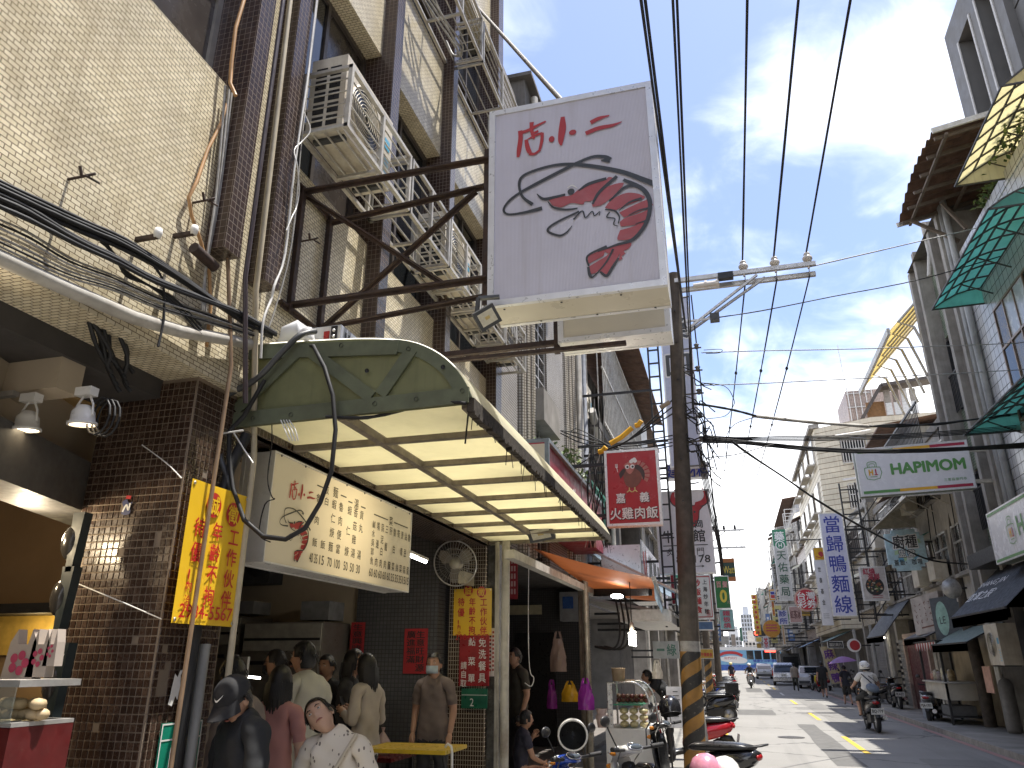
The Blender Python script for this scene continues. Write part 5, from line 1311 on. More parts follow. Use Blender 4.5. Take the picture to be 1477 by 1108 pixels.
for k in range(12): mb.hexa([(-2.8,14.6 + k*.35,2.9),(-1.0,14.6 + k*.35,2.55),(-1.0,14.9 + k*.35,2.55),(-2.8,14.9 + k*.35,2.9)],[(-2.8,14.6 + k*.35,2.95),(-1.0,14.6 + k*.35,2.6),(-1.0,14.9 + k*.35,2.6),(-2.8,14.9 + k*.35,2.95)])
mb.build('slat',mat('weathered_shade',(.30,.29,.27),.6,0,.2,5,.1,.4),a3)
struct('stall_wall',MB().box(-7,-3.0,16.9,17.1,.1,3.3),DARK_T)
struct('stall_side_wall',MB().box(-6.2,-6.0,10.2,16.9,.1,3.3),DARK_T)
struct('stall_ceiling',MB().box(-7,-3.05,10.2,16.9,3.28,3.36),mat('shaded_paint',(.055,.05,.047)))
dw = MB().box(-4.6,-3.75,16.8,16.89,.1,2.35); o = tag(dw.build('doorway',BLACKP),'dark open doorway in the mosaic wall behind the stall','doorway')
c = at(755,880,Y=16.7); r = thing('menu_strip','small lit strip sign over the dark doorway','sign',c)
MB().box(c.x - .42,c.x + .42,16.65,16.7,c.z - .1,c.z + .1).build('board',mat('strip_cream',(.5,.45,.3),.5),r)
c = at(823,875,Y=16.6); r = thing('meter_box','grey electric meter box with blue dial on the mosaic wall','meter box',c)
MB().box(c.x - .22,c.x + .22,16.5,16.85,c.z - .3,c.z + .3).build('case',mat('meter_grey',(.3,.3,.31),.5),r); MB().box(c.x - .15,c.x + .08,16.48,16.5,c.z - .05,c.z + .2).build('dial_window',mat('meter_blue',(.05,.12,.35),.2),r)
pipe([(-2.35,13.0,.1),(-2.35,13.0,3.25)],.055,mat('worn_steel_pipe',(.34,.31,.25),.4,.4,.3,10,.1,.5),'worn steel post in front of the food stall')
pipe([(-2.46,13.1,.1),(-2.46,13.1,3.25)],.035,GRID,'thin dark post beside the worn steel post')
for k in range(3):
 x = -1.95 + .08 * k
 cable([(x,13.5,3.2),(x + .04,13.5,2.8),(x + .10,13.45,2.35),(x + .06,13.4,2.05),(x - .08,13.4,1.95),(x - .35,13.5,2.0)],.018,CABLE,'black hose bent down behind the steel post of the stall','black hoses behind the stall post','hose')
c = at(912,920,Y=11.6)
r = thing('light_bulb','lit white spiral energy saving bulb hanging over the stall','bulb',c)
MB().tube([c + Vector((0,.02,.9)),c + Z1*.22],.008,6).build('flex',CABLE,r)
MB().lathe([(.012,.22),(.03,.2),(.035,.12),(.03,.09)],c,12).build('socket',mat('lamp_socket',(.35,.30,.26),.5),r)
sp = [c + Vector((.045*cos(t*.7),.045*sin(t*.7),.08 - t*.0042)) for t in range(46)]
MB().tube(sp,.013,6).build('spiral_tube',glow('bulb_glow',(1,.98,.86),10),r)
bl_ = bpy.data.lights.new('bulb_light','POINT'); bl_.energy = 9; bl_.color = (1,.93,.78); bl_.shadow_soft_size = .06
o = bpy.data.objects.new('bulb_light',bl_); COL.objects.link(o); o.location = c + Vector((0,-.08,0))
c = at(890,860,Y=12.3); tag(MB().ball(c,.1,.2,.035).build('lamp',glow('tube_glow',(1,.97,.9),9)),'lit oval lamp under the orange awning','lamp')
Y_ = 11.3
k0,k1 = at(876,985,Y=Y_),at(944,1052,Y=Y_)
fx0,fx1,fz0,fz1 = k0.x,k1.x,k1.z,k0.z
fc_ = thing('food_cabinet','curved glass food cabinet with wrapped rolls on two shelves','food cabinet',((fx0 + fx1)/2,Y_,.1))
MB().box(fx0 - .05,fx1 - .02,Y_,Y_ + .9,.1,fz0).build('base',WHITEP,fc_)
fr = MB()
for y in (Y_,Y_ + .86): fr.tube([(fx0,y,fz0),(fx0,y,fz1),(fx0 + .35,y,fz1 + .01)] + [(fx0 + .36 + (fx1 - fx0 - .40)*sin(t*pi/16),y,fz1 - (fz1 - fz0)*.62*(1 - cos(t*pi/16))) for t in range(1,9)] + [(fx1,y,fz0)],.016,8)
fr.box(fx0,fx0 + .06,Y_ - .01,Y_ + .02,fz0,fz1)
fr.build('frame',ALU,fc_)
MB().box(fx0 + .07,fx1 - .14,Y_ + .03,Y_ + .8,fz0 + (fz1 - fz0)*.50,fz0 + (fz1 - fz0)*.53).build('glass_shelf',mat('green_glass_edge',(.05,.28,.16),.15),fc_)
vs = []; prof_ = [(fx0 + .35,fz1)] + [(fx0 + .36 + (fx1 - fx0 - .40)*sin(t*pi/16),fz1 - (fz1 - fz0)*.62*(1 - cos(t*pi/16))) for t in range(1,9)] + [(fx1,fz0)]
for x,z in prof_: vs += [(x,Y_,z),(x,Y_ + .86,z)]
MB().add(vs,[(2*i,2*i + 1,2*i + 3,2*i + 2) for i in range(len(prof_) - 1)],0,True).build('curved_glass',PANE_C,fc_)
MB().box(fx1 - .06,fx1 + .02,Y_ - .02,Y_ + .9,fz0 - .05,fz0 + .01).build('red_trim',mat('red_trim',(.55,.03,.08),.3),fc_)
for i in range(3):
 for j in range(3):
  p = (fx0 + .2 + i*.135,Y_ + .12,fz0 + .05 + j*.085)
  tag(MB().ball(p,.064,.09,.044,10,6).build('wrapped_roll',mat('roll_cream',(.55,.48,.26),.4,0,.12,15)),'pale wrapped roll stacked low in the glass cabinet','roll','wrapped rolls in the glass cabinet')
rg = random.Random(8)
for i in range(14):
 p = (fx0 + .14 + (i % 7)*.062,Y_ + .12,fz0 + (fz1 - fz0)*.56 + .03 + (i // 7)*.05)
 tag(MB().ball(p,.04,.06,.035,8,5).build('meat_roll',[mat('dark_red_food',(.10,.02,.015),.4),mat('brown_food',(.13,.07,.04),.4)][i % 2]),'dark glossy food piece on the upper glass shelf','food','dark food on the upper glass shelf')
r = thing('bucket','tan paper bucket on top of the glass cabinet','bucket',(fx0 + .1,Y_ + .3,fz1 + .01)); MB().lathe([(.001,0),(.085,0),(.1,.17),(.105,.18),(.09,.18),(.08,.02)],(fx0 + .12,Y_ + .3,fz1 + .015),14).build('body',mat('kraft_paper',(.40,.30,.20),.7),r)
MB().box(fx0 + .22,fx0 + .34,Y_ + .25,Y_ + .35,fz1 + .015,fz1 + .04).build('lid',mat('kraft_paper',(.40,.30,.20),.7),r)
r = thing('paper_cup_stack','pink and white paper cups beside the glass cabinet','cups',at(868,1040,Y=11.2)); c = at(868,1038,Y=11.2); MB().lathe([(.001,-.1),(.06,-.1),(.085,.06),(.06,.06)],c,12).lathe([(.05,.03),(.08,.14),(.07,.14)],c,12).build('cups',mat('pinkish_paper',(.48,.36,.33),.6),r)
def bag(label,px,py,w,h,Y,col,seed):
 rg = random.Random(seed); c = at(px,py,Y=Y); vs,fs = [],[]; nu,nv = 9,9
 for s in (0,1):
  for i in range(nu + 1):
   for j in range(nv + 1):
    u,v = i / nu - .5,j / nv
    ww = w * (.55 + .45*min(1,(1 - v)*1.8)); th_ = .055 * sin(pi*min(1,max(0,i/nu))) * (1 - v) * 1.2
    x = c.x + u * ww + rg.uniform(-.006,.006); z = c.z + (v - .5) * h; y = Y + (1 if s else -1) * (th_ + rg.uniform(-.012,.012))
    vs.append((x,y,z))
 k = (nu + 1) * (nv + 1)
 for s in (0,1):
  for i in range(nu):
   for j in range(nv):
    a = s * k + i * (nv + 1) + j; f_ = (a,a + nv + 1,a + nv + 2,a + 1); fs.append(f_ if not s else f_[::-1])
 mb = MB().add(vs,fs,0,True)
 for s in (-1,1): mb.prism([(c.x + s*w*.22 - .018,Y,c.z + h*.48),(c.x + s*w*.22 + .018,Y,c.z + h*.48),(c.x + s*w*.1 + .015,Y,c.z + h*.72),(c.x + s*w*.1 - .015,Y,c.z + h*.72)],(0,.006,0))
 m = sheet('film_%d' % seed,col,.35,.12,0,.12,0)
 return tag(mb.build('plastic_bag',m),label,'plastic bag')
bag('shiny purple plastic bag hanging nearest the steel post',845,1005,.24,.36,11.9,(.42,.05,.48),21); bag('dull purple plastic bag hanging left of the yellow bag',796,1005,.16,.34,12.2,(.26,.03,.26),22); bag('yellow plastic bag hanging between the purple bags',822,1000,.26,.24,12.1,(.58,.34,.02),23)
bag('cloudy clear bag of wares hanging on the mosaic wall',805,945,.26,.5,12.6,(.30,.22,.19),24); bag('white cloth bag hanging on the stall post right of the bulb',948,968,.16,.22,12.4,(.62,.58,.50),25)
cable([at(763,700 + 90,Y=10.4),at(762,900,Y=10.4),at(764,965,Y=10.4),at(770,978,Y=10.4),at(766,990,Y=10.4),at(757,985,Y=10.4)],.006,WHITEP,'white cord with a hooked end hanging beyond the fat spotted pipe',name='cord')
r = thing('menu_easel','white menu board leaning beside the striped pole','menu board',at(973,1050,Y=13.6)); a_,b_ = at(960,990,Y=13.6),at(988,1050,Y=13.6)
pl = Plane(((a_.x + b_.x)/2,13.6,(a_.z + b_.z)/2),X1,Vector((0,.18,1))); w_,h_ = b_.x - a_.x,a_.z - b_.z
mb = MB(); pl.slab(mb,-w_/2,w_/2,-h_/2,h_/2,-.03,0); mb.build('board',mat('board_grey',(.55,.56,.58),.4),r)
mb = MB()
for k in range(7): pl.rect(mb,-w_*.1,w_*(.2 + .06*(k % 3)),h_*(.36 - k*.1),h_*(.385 - k*.1),.002)
mb.build('printed_bar',INK_CH,r)
for s in (-1,1): MB().bar(pl.p(s*w_*.45,-h_/2,-.02),Vector((pl.p(s*w_*.45,0,0).x,13.75,.1)),.03).build('leg',DARKST,r)
r = thing('small_sign','grey sign with a green character beside the striped pole','shop sign',at(958,937,Y=14.2)); a_,b_ = at(941,925,Y=14.2),at(980,950,Y=14.2)
pl = Plane((a_ + b_)/2,X1,Z1); w_,h_ = b_.x - a_.x,a_.z - b_.z
mb = MB(); pl.slab(mb,-w_/2,w_/2,-h_/2,h_/2,-.1,0); mb.build('casing',mat('grey_sign',(.35,.38,.38),.4),r)
mb = MB(); pl.ch(mb,'綠',w_*.22,0,h_*.6,h_*.7,.003,bold=.02); pl.rect(mb,-w_*.35,-w_*.05,-.02,.02,.003); mb.build('lettering',mat('dark_green_print',(.05,.16,.12),.4),r)
struct('stall_duct',MB().box(-1.9,-1.05,13.9,18,2.42,2.62),STEEL)
#  utility pole with cross-arm
POLE_M = mat('pole_concrete',(.085,.068,.052),.8,0,.3,7,.3,.4,(.03,.025,.02),streak=.3)
pb,pt = Vector((-.72,12.5,0)),Vector((-.43,12.5,8.4))
UP = thing('utility_pole','dark utility pole with black and yellow spiral bands by the stall','utility pole',pb)
def pp(z): return pb + (pt - pb) * (z/8.4)
def pr(z): return .165 - .0068 * z
MB().tube([pp(2.05),pp(4),pp(6),pt],[pr(2.05),pr(4),pr(6),pr(8.4)],20).build('shaft',POLE_M,UP)
MB().tube([pp(1.9),pp(2.05)],[pr(1.9) + .004,pr(2.05) + .004],20).build('grey_band',mat('grey_band_paint',(.26,.25,.23),.7,0,.2,14,.1,.5),UP)
o = MB().tube([pp(z) for z in (0,.5,1,1.5,1.9)],[pr(z) + .003 for z in (0,.5,1,1.5,1.9)],28).build('striped_base',stripes('hazard_bands',(.022,.02,.018),(.26,.135,.028),.37,.26),UP)
mb = MB()
for z in (4.2,4.9,5.6,6.3,7.0,7.6): mb.tube([pp(z) + Vector((0,-.1,0)),pp(z) + Vector((0,-.17,0))],.012,6); mb.tube([pp(z + .3) + Vector((.08,0,0)),pp(z + .3) + Vector((.26,0,.02))],.012,6)
mb.build('step_bolt',DARKST,UP)
za = 8.16
for k,(y,z) in enumerate(((12.42,za + .06),(12.58,za - .06))): MB().box(-.42,1.98,y - .035,y + .035,z - .04,z + .04).build('cross_arm',STEEL,UP)
for s in (0,.14): MB().bar((1.0 + s,12.42 + s,za - .02),(-.30,12.42 + s,7.22),.05,.04).build('arm_brace',STEEL,UP)
INS = mat('brown_white_porcelain',(.66,.62,.56),.2,0,.1,8)
WX = [.79,1.32,1.86]
for x in WX:
 mb = MB().lathe([(.02,-.12),(.02,0),(.06,.02),(.085,.06),(.085,.09),(.06,.12),(.05,.135),(.06,.15),(.04,.19),(.001,.2)],(x,12.42,za + .10),14); mb.build('insulator',INS,UP)
MB().tube([(-.1,12.4,za - .1),(.35,12.4,za - .1)],[.05,.06],10).lathe([(.08,0),(.08,.04)],(.1,12.4,za - .1),10,'X').lathe([(.08,0),(.08,.04)],(.3,12.4,za - .1),10,'X').build('fuse_holder',INS,UP)
MB().box(.34,.6,12.3,12.42,za - .06,za + .06).build('arm_clamp',DARKST,UP)
cc = at(1030,458,Y=12.4); MB().box(cc.x - .07,cc.x + .09,12.35,12.5,cc.z - .06,cc.z + .07).build('cable_clamp',BLACKP,UP)
MB().bar((-.35,12.4,cc.z - .02),(cc.x,12.42,cc.z),.03).build('clamp_arm',STEEL,UP)
rk = MB()
for k in range(6):
 z = 6.9 - k * .42; c0 = pp(z)
 rk.tube([c0 + Vector((.08,-.02,0)),c0 + Vector((.42,-.02,.0))],.014,6)
 rk.lathe([(.02,-.05),(.05,-.03),(.03,0),(.05,.03),(.02,.05)],c0 + Vector((.34,-.02,.03)),10)
rk.build('insulator_rack',mat('rack_iron',(.14,.13,.12),.6,.3),UP)
o_ = pp(6.05); MB().tube([o_ + Vector((.36,.02,1.9)),o_ + Vector((.42,.02,-2.6))],.012,6).build('rack_rail',DARKST,UP)
for i,x in enumerate(WX):
 top = Vector((x,12.42,za + .30))
 lb = ('left','middle','right')[i]
 pts = [(x,-25,8.75),(x,-10,8.5),(x,0,8.42),(x,6,8.43)]
 cable(pts + [top],.016,CABLE,'black overhead wire from the cross-arm towards the camera, %s of three' % lb,'overhead wires towards the camera')
 fx = -.55 + .62 * i
 fa = Vector((fx,46,9.0))
 cable(sag(top - Z1*.45,fa,.55,16),.013,CABLE,'black overhead wire from the near pole to the far pole, %s of three' % lb,'overhead wires to the far pole')
 cable([top,top + Vector((.02,.12,-.1)),top + Vector((.01,.06,-.35)),top - Z1*.45],.008,CABLE,'jumper loop at the cross-arm insulator, %s of three' % lb,'jumper loops at the cross-arm')
 sl = sag(top - Z1*.45,fa,.55,16)
 for k in (2,4):
  p = sl[k]; tag(MB().tube([p + Vector((0,-.1,.0)),p,p + Vector((0,.1,0))],[.015,.035,.015],8).build('line_splice',CABLE),'dark splice on the %s far wire, %s of two' % (lb,'upper' if k==2 else 'lower'),'splice','splices on the far wires')
for k,(p0,y0,p1) in enumerate((((924,-6),3.0,(988,470)),((930,-6),3.05,(990,478)),((970,-6),4.2,(999,590)),((976,-6),4.25,(1001,600)))):
 a = at(*p0,Y=y0); b = at(*p1,Y=12.35)
 cable(sag(a + (a - b)*1.2,b,.02,16),.010,CABLE,'black wire running past the right edge of the prawn sign to the pole','wires past the prawn sign')
def xw(pts,r,m,label,group=None,y0=12.4,y1=19):
 n = len(pts); cable([at(px,py,Y=y0 + (y1 - y0)*((px - pts[0][0])/max(1,pts[-1][0] - pts[0][0]))) for px,py in pts],r,m,label,group)
xw([(1168,385),(1250,366),(1340,345),(1500,308)],.011,CABLE_G,'grey service wire from the cross-arm end to the right houses',y1=17)
xw([(1035,458),(1100,448),(1200,428),(1340,400),(1500,352)],.011,CABLE,'thin dark service wire from the pole clamp to the right houses',y1=17)
xw([(1012,509),(1100,506),(1250,503),(1500,494)],.009,CABLE_G,'thin pale wire level across the street, upper one',y1=17)
xw([(1010,556),(1100,553),(1200,548),(1300,543),(1500,532)],.009,CABLE_G,'thin pale wire level across the street, lower one',y1=17)
xw([(1000,582),(1028,586),(1060,592),(1090,600)],.022,CABLE,'black cable stub leading into the pale pipe over the street',y1=13.4)
xw([(1086,600),(1130,605),(1180,610),(1252,615)],.034,PVC,'pale plastic pipe sleeve hanging across the street',y0=13.4,y1=15.6)
for k in range(3): xw([(1248,614 + k),(1290,616 - 2*k),(1350,611 + k),(1420,603),(1500,590 + 3*k)],.016,CABLE,'black cable beyond the pale sleeve towards the right houses','cables beyond the pale sleeve',y0=15.6,y1=18)
for k in range(4): xw([(1015,628 + 2*k),(1060,631 + k),(1120,630 + 2*k),(1240,628 + k*2),(1340,624 + 2*k),(1500,611 + 2*k)],.010,CABLE,'thin black cable in the level bundle crossing the street','level bundle crossing the street',y1=18)
for k in range(5): xw([(1015,630 + 2*k),(1060,635 + k),(1120,641 + k),(1180,646 + k),(1250,649 + k),(1330,648 + k),(1420,644 + k),(1500,637 + 2*k)],.017,CABLE,'thick black cable in the sagging bundle across the street over the green lettered sign','sagging bundle across the street',y1=17.5)
for k in range(2): xw([(1055,636 + k),(1085,658 + k),(1130,688),(1180,722 + k),(1235,755 + k),(1300,790),(1345,808 + k),(1400,814)],.016,CABLE,'black cable slanting down across the street to the right shops','slanting cables across the street',y1=22)
xw([(1020,660),(1060,656),(1100,645),(1118,640)],.008,CABLE,'thin loop of wire to the right of the pole',y1=13)
for k,pts in enumerate((((1010,552),(1045,557),(1058,575),(1058,585),(1046,600),(1020,604)),((1088,602),(1060,612),(1048,630),(1048,660),(1060,674),(1030,682)),((1015,505),(1040,504),(1038,509),(1018,510)))):
 cable([at(px,py,Y=12.6) for px,py in pts],.006,CABLE,('slack wire loop hanging right of the pole, top one','long slack wire loop hanging right of the pole, lower one','small flat wire loop by the pole insulator')[k])
rg = random.Random(17)
for k in range(16):
 a = pp(rg.uniform(4.6,6.6)) + Vector((.1,-.1,0)); pts = [a]
 for j in range(4): pts.append(a + Vector((.12 + .1*j + rg.uniform(-.06,.08),rg.uniform(-.08,.08),rg.uniform(-.25,.12) - .12*j)))
 cable(pts,.010,CABLE,'short black cable in the knot on the street side of the pole','knot of cables on the pole')
for k in range(5):
 cable([at(1003 + 2*k,640,Y=12.7),at(1013 + 2*k,690,Y=12.9),at(1024 + 2*k,740,Y=13.2),at(1036 + k,790,Y=13.6),at(1040 + k,830,Y=14.0)],.009,CABLE,'black cable hanging down beside the ox head sign','cables beside the ox head sign')
for k in range(4): cable([at(700 + 40*k,560 + 30*k,Y=13),at(830,636 - 6*k,Y=13.3),at(900,640 + 4*k,Y=12.9),at(970,628 + 5*k,Y=12.5)],.010,CABLE,'thin black cable from the left houses to the pole','cables from the left houses to the pole')
for k in range(3): cable([at(790,700,Y=12.8),at(860,655,Y=12.7),at(905,636,Y=12.6),at(970,577 + 10*k,Y=12.5)],.012,CABLE,'black cable under the yellow sleeve to the pole','cables under the yellow sleeve')
YSL = mat('yellow_sleeve',(.62,.33,.015),.5,0,.1,8)
for k,(a,b,lb) in enumerate((((864,652),(874,645),'short yellow cable sleeve nearest the turkey sign'),((880,640),(912,617),'long yellow cable sleeve above the turkey sign'),((917,614),(925,607),'short yellow cable sleeve, upper end of the slanting cable'))):
 p,q = at(*a,Y=12.5),at(*b,Y=12.45); tag(MB().tube([p,p.lerp(q,.5) + Vector((0,0,-.03)),q],.045,10).build('cable_sleeve',YSL),lb,'cable sleeve')
a_,b_ = at(952,588,Y=12.4),at(966,580,Y=12.4); tag(MB().tube([a_,b_],.04,8).build('cable_joint',mat('tan_joint',(.3,.24,.17),.6)),'tan cable joint left of the pole','cable joint')
rg = random.Random(23)
for k in range(14):
 px = rg.uniform(845,872); cable([at(px,655 + rg.uniform(-10,10),Y=12.6),at(px + rg.uniform(-12,10),690,Y=12.6),at(px + rg.uniform(-12,12),740,Y=12.7),at(px + rg.uniform(-8,8),790,Y=12.9)],.010,[CABLE,CABLE,CABLE_G][k % 3],'cable in the black tangle left of the turkey sign','tangle left of the turkey sign')
#  signs over the left pavement
def hang(label,px0,py0,px1,py1,Y,face,dep=.16,bt=.03,name='shop_sign',wall=-3.0,arms=2,edge=None,side=None,cat='shop sign',group=None,x0=None):
 """lightbox hung square to the street; opposite corners as seen, at its own distance"""
 a,b = at(px0,py0,Y=Y),at(px1,py1,Y=Y); xa,xb = (a.x if x0 is None else x0),b.x
 w,h = xb - xa,a.z - b.z; O = Vector(((xa + xb)/2,Y,(a.z + b.z)/2))
 r,pl = sign_box(name,label,cat,O,X1,Z1,w,h,dep,face,edge or SIGNF,side or SIGNF,bt,group)
 mb = MB(); xw_,xe = (xa,wall) if abs(xa - wall) < abs(xb - wall) else (xb,wall)
 for k in range(arms):
  z = O.z + h * (.34 - .68*k/max(1,arms - 1)); mb.box(xe,xw_,Y + dep*.4,Y + dep*.4 + .05,z - .025,z + .025)
 mb.build('bracket',DARKST,r)
 return r,pl,w,h
SRED = mat('turkey_sign_red',(.40,.010,.020),.35,0,.05,4,0,.08,(.25,.01,.02))
r,pl,w,h = hang('red lightbox sign with a brown turkey and white characters left of the pole',871,651,956,756,12.0,SRED,.2,.04)
t_,k_ = MB(),MB()
for dx,dz,m_,mbk in ((.006,-.006,0,k_),(0,0,0,t_)):
 d = .003 if mbk is k_ else .005
 for i,c in enumerate('嘉義'): pl.ch(mbk,c,(-.21 + i*.40)*w/.93 + dx,-.17*h/1.2 + dz,.16,.17,d,bold=.045 if mbk is k_ else .02)
 for i,c in enumerate('火雞肉飯'): pl.ch(mbk,c,(-.31 + i*.205)*w/.93 + dx,-.41*h/1.2 + dz,.19,.20,d,bold=.045 if mbk is k_ else .02)
k_.build('lettering_shadow',INK_K,r); t_.build('lettering',INK_W,r)
br,dk,pk,wh,ye,bk = MB(),MB(),MB(),MB(),MB(),MB()
TS = .105
def tp(pts): return [(a*TS + .0,b*TS + .20) for a,b in pts]
fan = [(-.9,.2),(-.6,1.6),(.2,2.3),(1.2,2.2),(2.0,1.4),(2.5,.3),(2.6,-.8),(2.2,-1.7),(1.2,-.6)]
for k in range(9):
 a = 2.3 - k * .36; pl.poly(pk,tp([(.5 + .8*cos(a + .13),.1 + .8*sin(a + .13)),(.5 + 2.25*cos(a + .15),.1 + 2.1*sin(a + .15)),(.5 + 2.3*cos(a - .12),.1 + 2.2*sin(a - .12)),(.5 + .8*cos(a - .13),.1 + .8*sin(a - .13))]),.003)
pl.poly(dk,tp(crom([(.0,1.1),(.9,1.5),(1.7,.9),(2.0,-.1),(1.75,-1.0),(1.5,-.3),(1.0,.6),(.2,.7)],4)),.0042)
pl.poly(br,tp(crom([(-1.3,.3),(-.8,1.0),(.3,1.0),(1.2,.4),(1.5,-.6),(.9,-1.7),(.0,-2.1),(-.9,-1.7),(-1.3,-.7)],5)),.0046)
pl.poly(pk,tp(crom([(-1.0,1.4),(-.5,2.0),(.3,1.9),(.5,1.2),(.2,.5),(-.3,.1),(-.8,.5)],5)),.005)
pl.poly(dk,tp(crom([(-2.0,.2),(-1.3,1.0),(-.9,.8),(-1.3,.0),(-1.8,-.6)],4)),.0048)
for s in (-.65,.15): pl.disc(wh,s*TS,.20 + 1.25*TS,.34*TS,.0056); pl.disc(bk,(s + .05)*TS,.20 + 1.22*TS,.18*TS,.0062)
pl.poly(pk,tp([(-.4,.9),(-.05,.9),(-.2,.5)]),.006)
for a,b in ((.2,2.2),(.5,2.35),(.0,2.05),(.6,2.1)): pl.disc(wh,a*TS,.20 + b*TS,.3*TS,.006)
for u in (-.5,.35): pl.stroke(ye,tp([(u,-2.0),(u,-2.55)]),.16*TS,.005); pl.stroke(ye,tp([(u - .4,-2.75),(u,-2.5),(u + .35,-2.75)]),.16*TS,.005)
for u in (-.15,0,.15): pl.stroke(wh,tp([(-2.3 + u,1.3),(-2.3 + u*.9,1.8)]),.07*TS,.005)
pl.stroke(wh,tp([(-2.15,.5),(-2.3,1.3)]),.1*TS,.005); pl.stroke(wh,tp([(-2.48,1.28),(-2.12,1.28)]),.1*TS,.005)
for mb,nm,m in ((pk,'turkey_feathers',mat('salmon_print',(.46,.16,.13),.4)),(br,'turkey_body',mat('brown_print',(.19,.055,.035),.4)),(dk,'turkey_wing',mat('dark_brown_print',(.045,.02,.018),.4)),(wh,'turkey_highlight',INK_W),(ye,'turkey_feet',mat('pale_yellow_print',(.6,.5,.2),.4)),(bk,'turkey_eye',INK_K)): mb.build(nm,m,r)
fr = thing('lattice_tower','dark iron ladder frame holding the tall pale sign behind the pole','sign frame',(-1.3,15.6,3.2))
mb = MB(); yf_ = 15.9
xs = [at(938,560,Y=yf_).x,at(953,560,Y=yf_).x]
for x in xs: mb.box(x - .02,x + .02,yf_,yf_ + .04,2.4,9.6)
for k in range(22): mb.box(xs[0],xs[1],yf_ + .01,yf_ + .05,2.6 + k*.32,2.63 + k*.32)
for k in range(5): mb.box(-3.0,xs[0],yf_ + .01,yf_ + .05,3.2 + k*1.4,3.25 + k*1.4)
mb.build('lattice',DARKST,fr)
BLUEW = mat('pale_blue_sign',(.50,.53,.66),.3,0,.04,3,0,.06)
r,pl,w,h = hang('very tall pale blue sign with black outlined characters behind the pole',946,432,1014,672,15.6,BLUEW,.22,.03,x0=at(958,560,Y=15.6).x)
mb,wb = MB(),MB()
for i,c in enumerate('樂回'): pl.ch(wb,c,0,h*(.30 - .215*i),w*.92,w*.86,.003,bold=.06); pl.ch(mb,c,0,h*(.30 - .215*i),w*.86,w*.80,.005,bold=.03)
wb.build('lettering_halo',INK_W,r); mb.build('lettering',INK_CH,r)
r,pl,w,h = hang('small cream sign with blue characters between the tall pale sign and ox sign',993,668,1022,688,16.0,mat('cream_face',(.55,.52,.46),.4),.2,.02,x0=-1.05)
mb = MB(); pl.ch(mb,'材',.05,0,.32,.32,.004,bold=.02); pl.ch(mb,'料',.34,0,.32,.32,.004,bold=.02); pl.ch(mb,'建',-.28,0,.32,.32,.004,bold=.02); mb.build('lettering',INK_B,r)
r,pl,w,h = hang('pale lightbox sign with a red ox head behind the pole',993,707,1033,826,16.2,SIGNB,.25,.03,x0=-1.35)
rd,dk = MB(),MB(); s = w / 10
Q = lambda pts: [(a*s + .14*w,b*s + .20*h) for a,b in pts]
head = [(-2.2,1.3),(-1.0,1.6),(0,1.5),(1.0,1.6),(2.2,1.3),(1.5,.6),(1.3,-.8),(.8,-2.0),(0,-2.4),(-.8,-2.0),(-1.3,-.8),(-1.5,.6)]
pl.poly(dk,Q([(a*1.12,b*1.1) for a,b in head]),.003); pl.poly(rd,Q(head),.004)
for q in (1,-1):
 horn = crom([(q*.8,1.5),(q*2.4,1.6),(q*3.4,2.6),(q*3.2,4.0),(q*2.4,4.9),(q*2.7,3.6),(q*2.2,2.6),(q*1.0,2.2)],4); pl.poly(rd,Q(horn),.004); pl.poly(dk,Q([(a + q*.12,b - .18) for a,b in horn]),.003)
 pl.disc(dk,.14*w + q*.75*s,.2*h + .4*s,.2*s,.006); pl.disc(dk,.14*w + q*.4*s,.2*h - 1.7*s,.2*s,.006)
for i,c in enumerate('牛排館'): pl.ch(dk,c,(-.30 + i*.28)*w,-.06*h,.24*w,.24*w,.004,bold=.02)
pl.ch(dk,'岡',.27*w,.08*h,.16*w,.15*w,.004,bold=.02)
pl.rect(dk,-.4*w,.4*w,-.175*h,-.165*h,.004); pl.text(dk,'8-3178',.12*w,-.335*h,.60*w,.085*h,.004,bold=.02)
for i,c in enumerate('炙烤專門'): pl.ch(dk,c,(-.28 + i*.18)*w,-.245*h,.15*w,.15*w,.004)
pl.stroke(dk,[(-.1*w,-.42*h),(.3*w,-.42*h)],.012,.004); pl.stroke(dk,[(.26*w,-.41*h),(.3*w,-.42*h),(.26*w,-.43*h)],.01,.004)
rd.build('ox_head',mat('ox_red',(.42,.02,.03),.4),r); dk.build('lettering',INK_CH,r)
r,pl,w,h = hang('white sign with red border and black characters below the ox sign',1003,829,1030,893,17.6,INK_W,.2,.02,x0=-.85)
a,b = MB(),MB()
for e in ((-.46,.46,.44,.46),(-.46,.46,-.46,-.44),(-.46,-.43,-.44,.44),(.43,.46,-.44,.44)): pl.rect(a,e[0]*w,e[1]*w,e[2]*h,e[3]*h,.003)
pl.col(b,'上海炒年糕',.22*w,.33*h,.2*w,.12*h,.165*h,bold=.02); pl.col(a,'炒飯麵食',-.12*w,.31*h,.3*w,.17*h,.2*h,.004,bold=.03); pl.ch(a,'福',.28*w,-.36*h,.2*w,.14*h,.004)
a.build('border',INK_R,r); b.build('lettering',INK_K,r)
r,pl,w,h = hang('small blue sign at the foot of the white and red one',1005,896,1030,909,18,mat('mid_blue_sign',(.10,.20,.42),.4),.15,.02,x0=-.85)
r,pl,w,h = hang('orange and dark green sign with yellow letters beside the far wires',1040,806,1062,838,26,mat('sign_dark_green',(.015,.055,.04),.4),.15,.01)
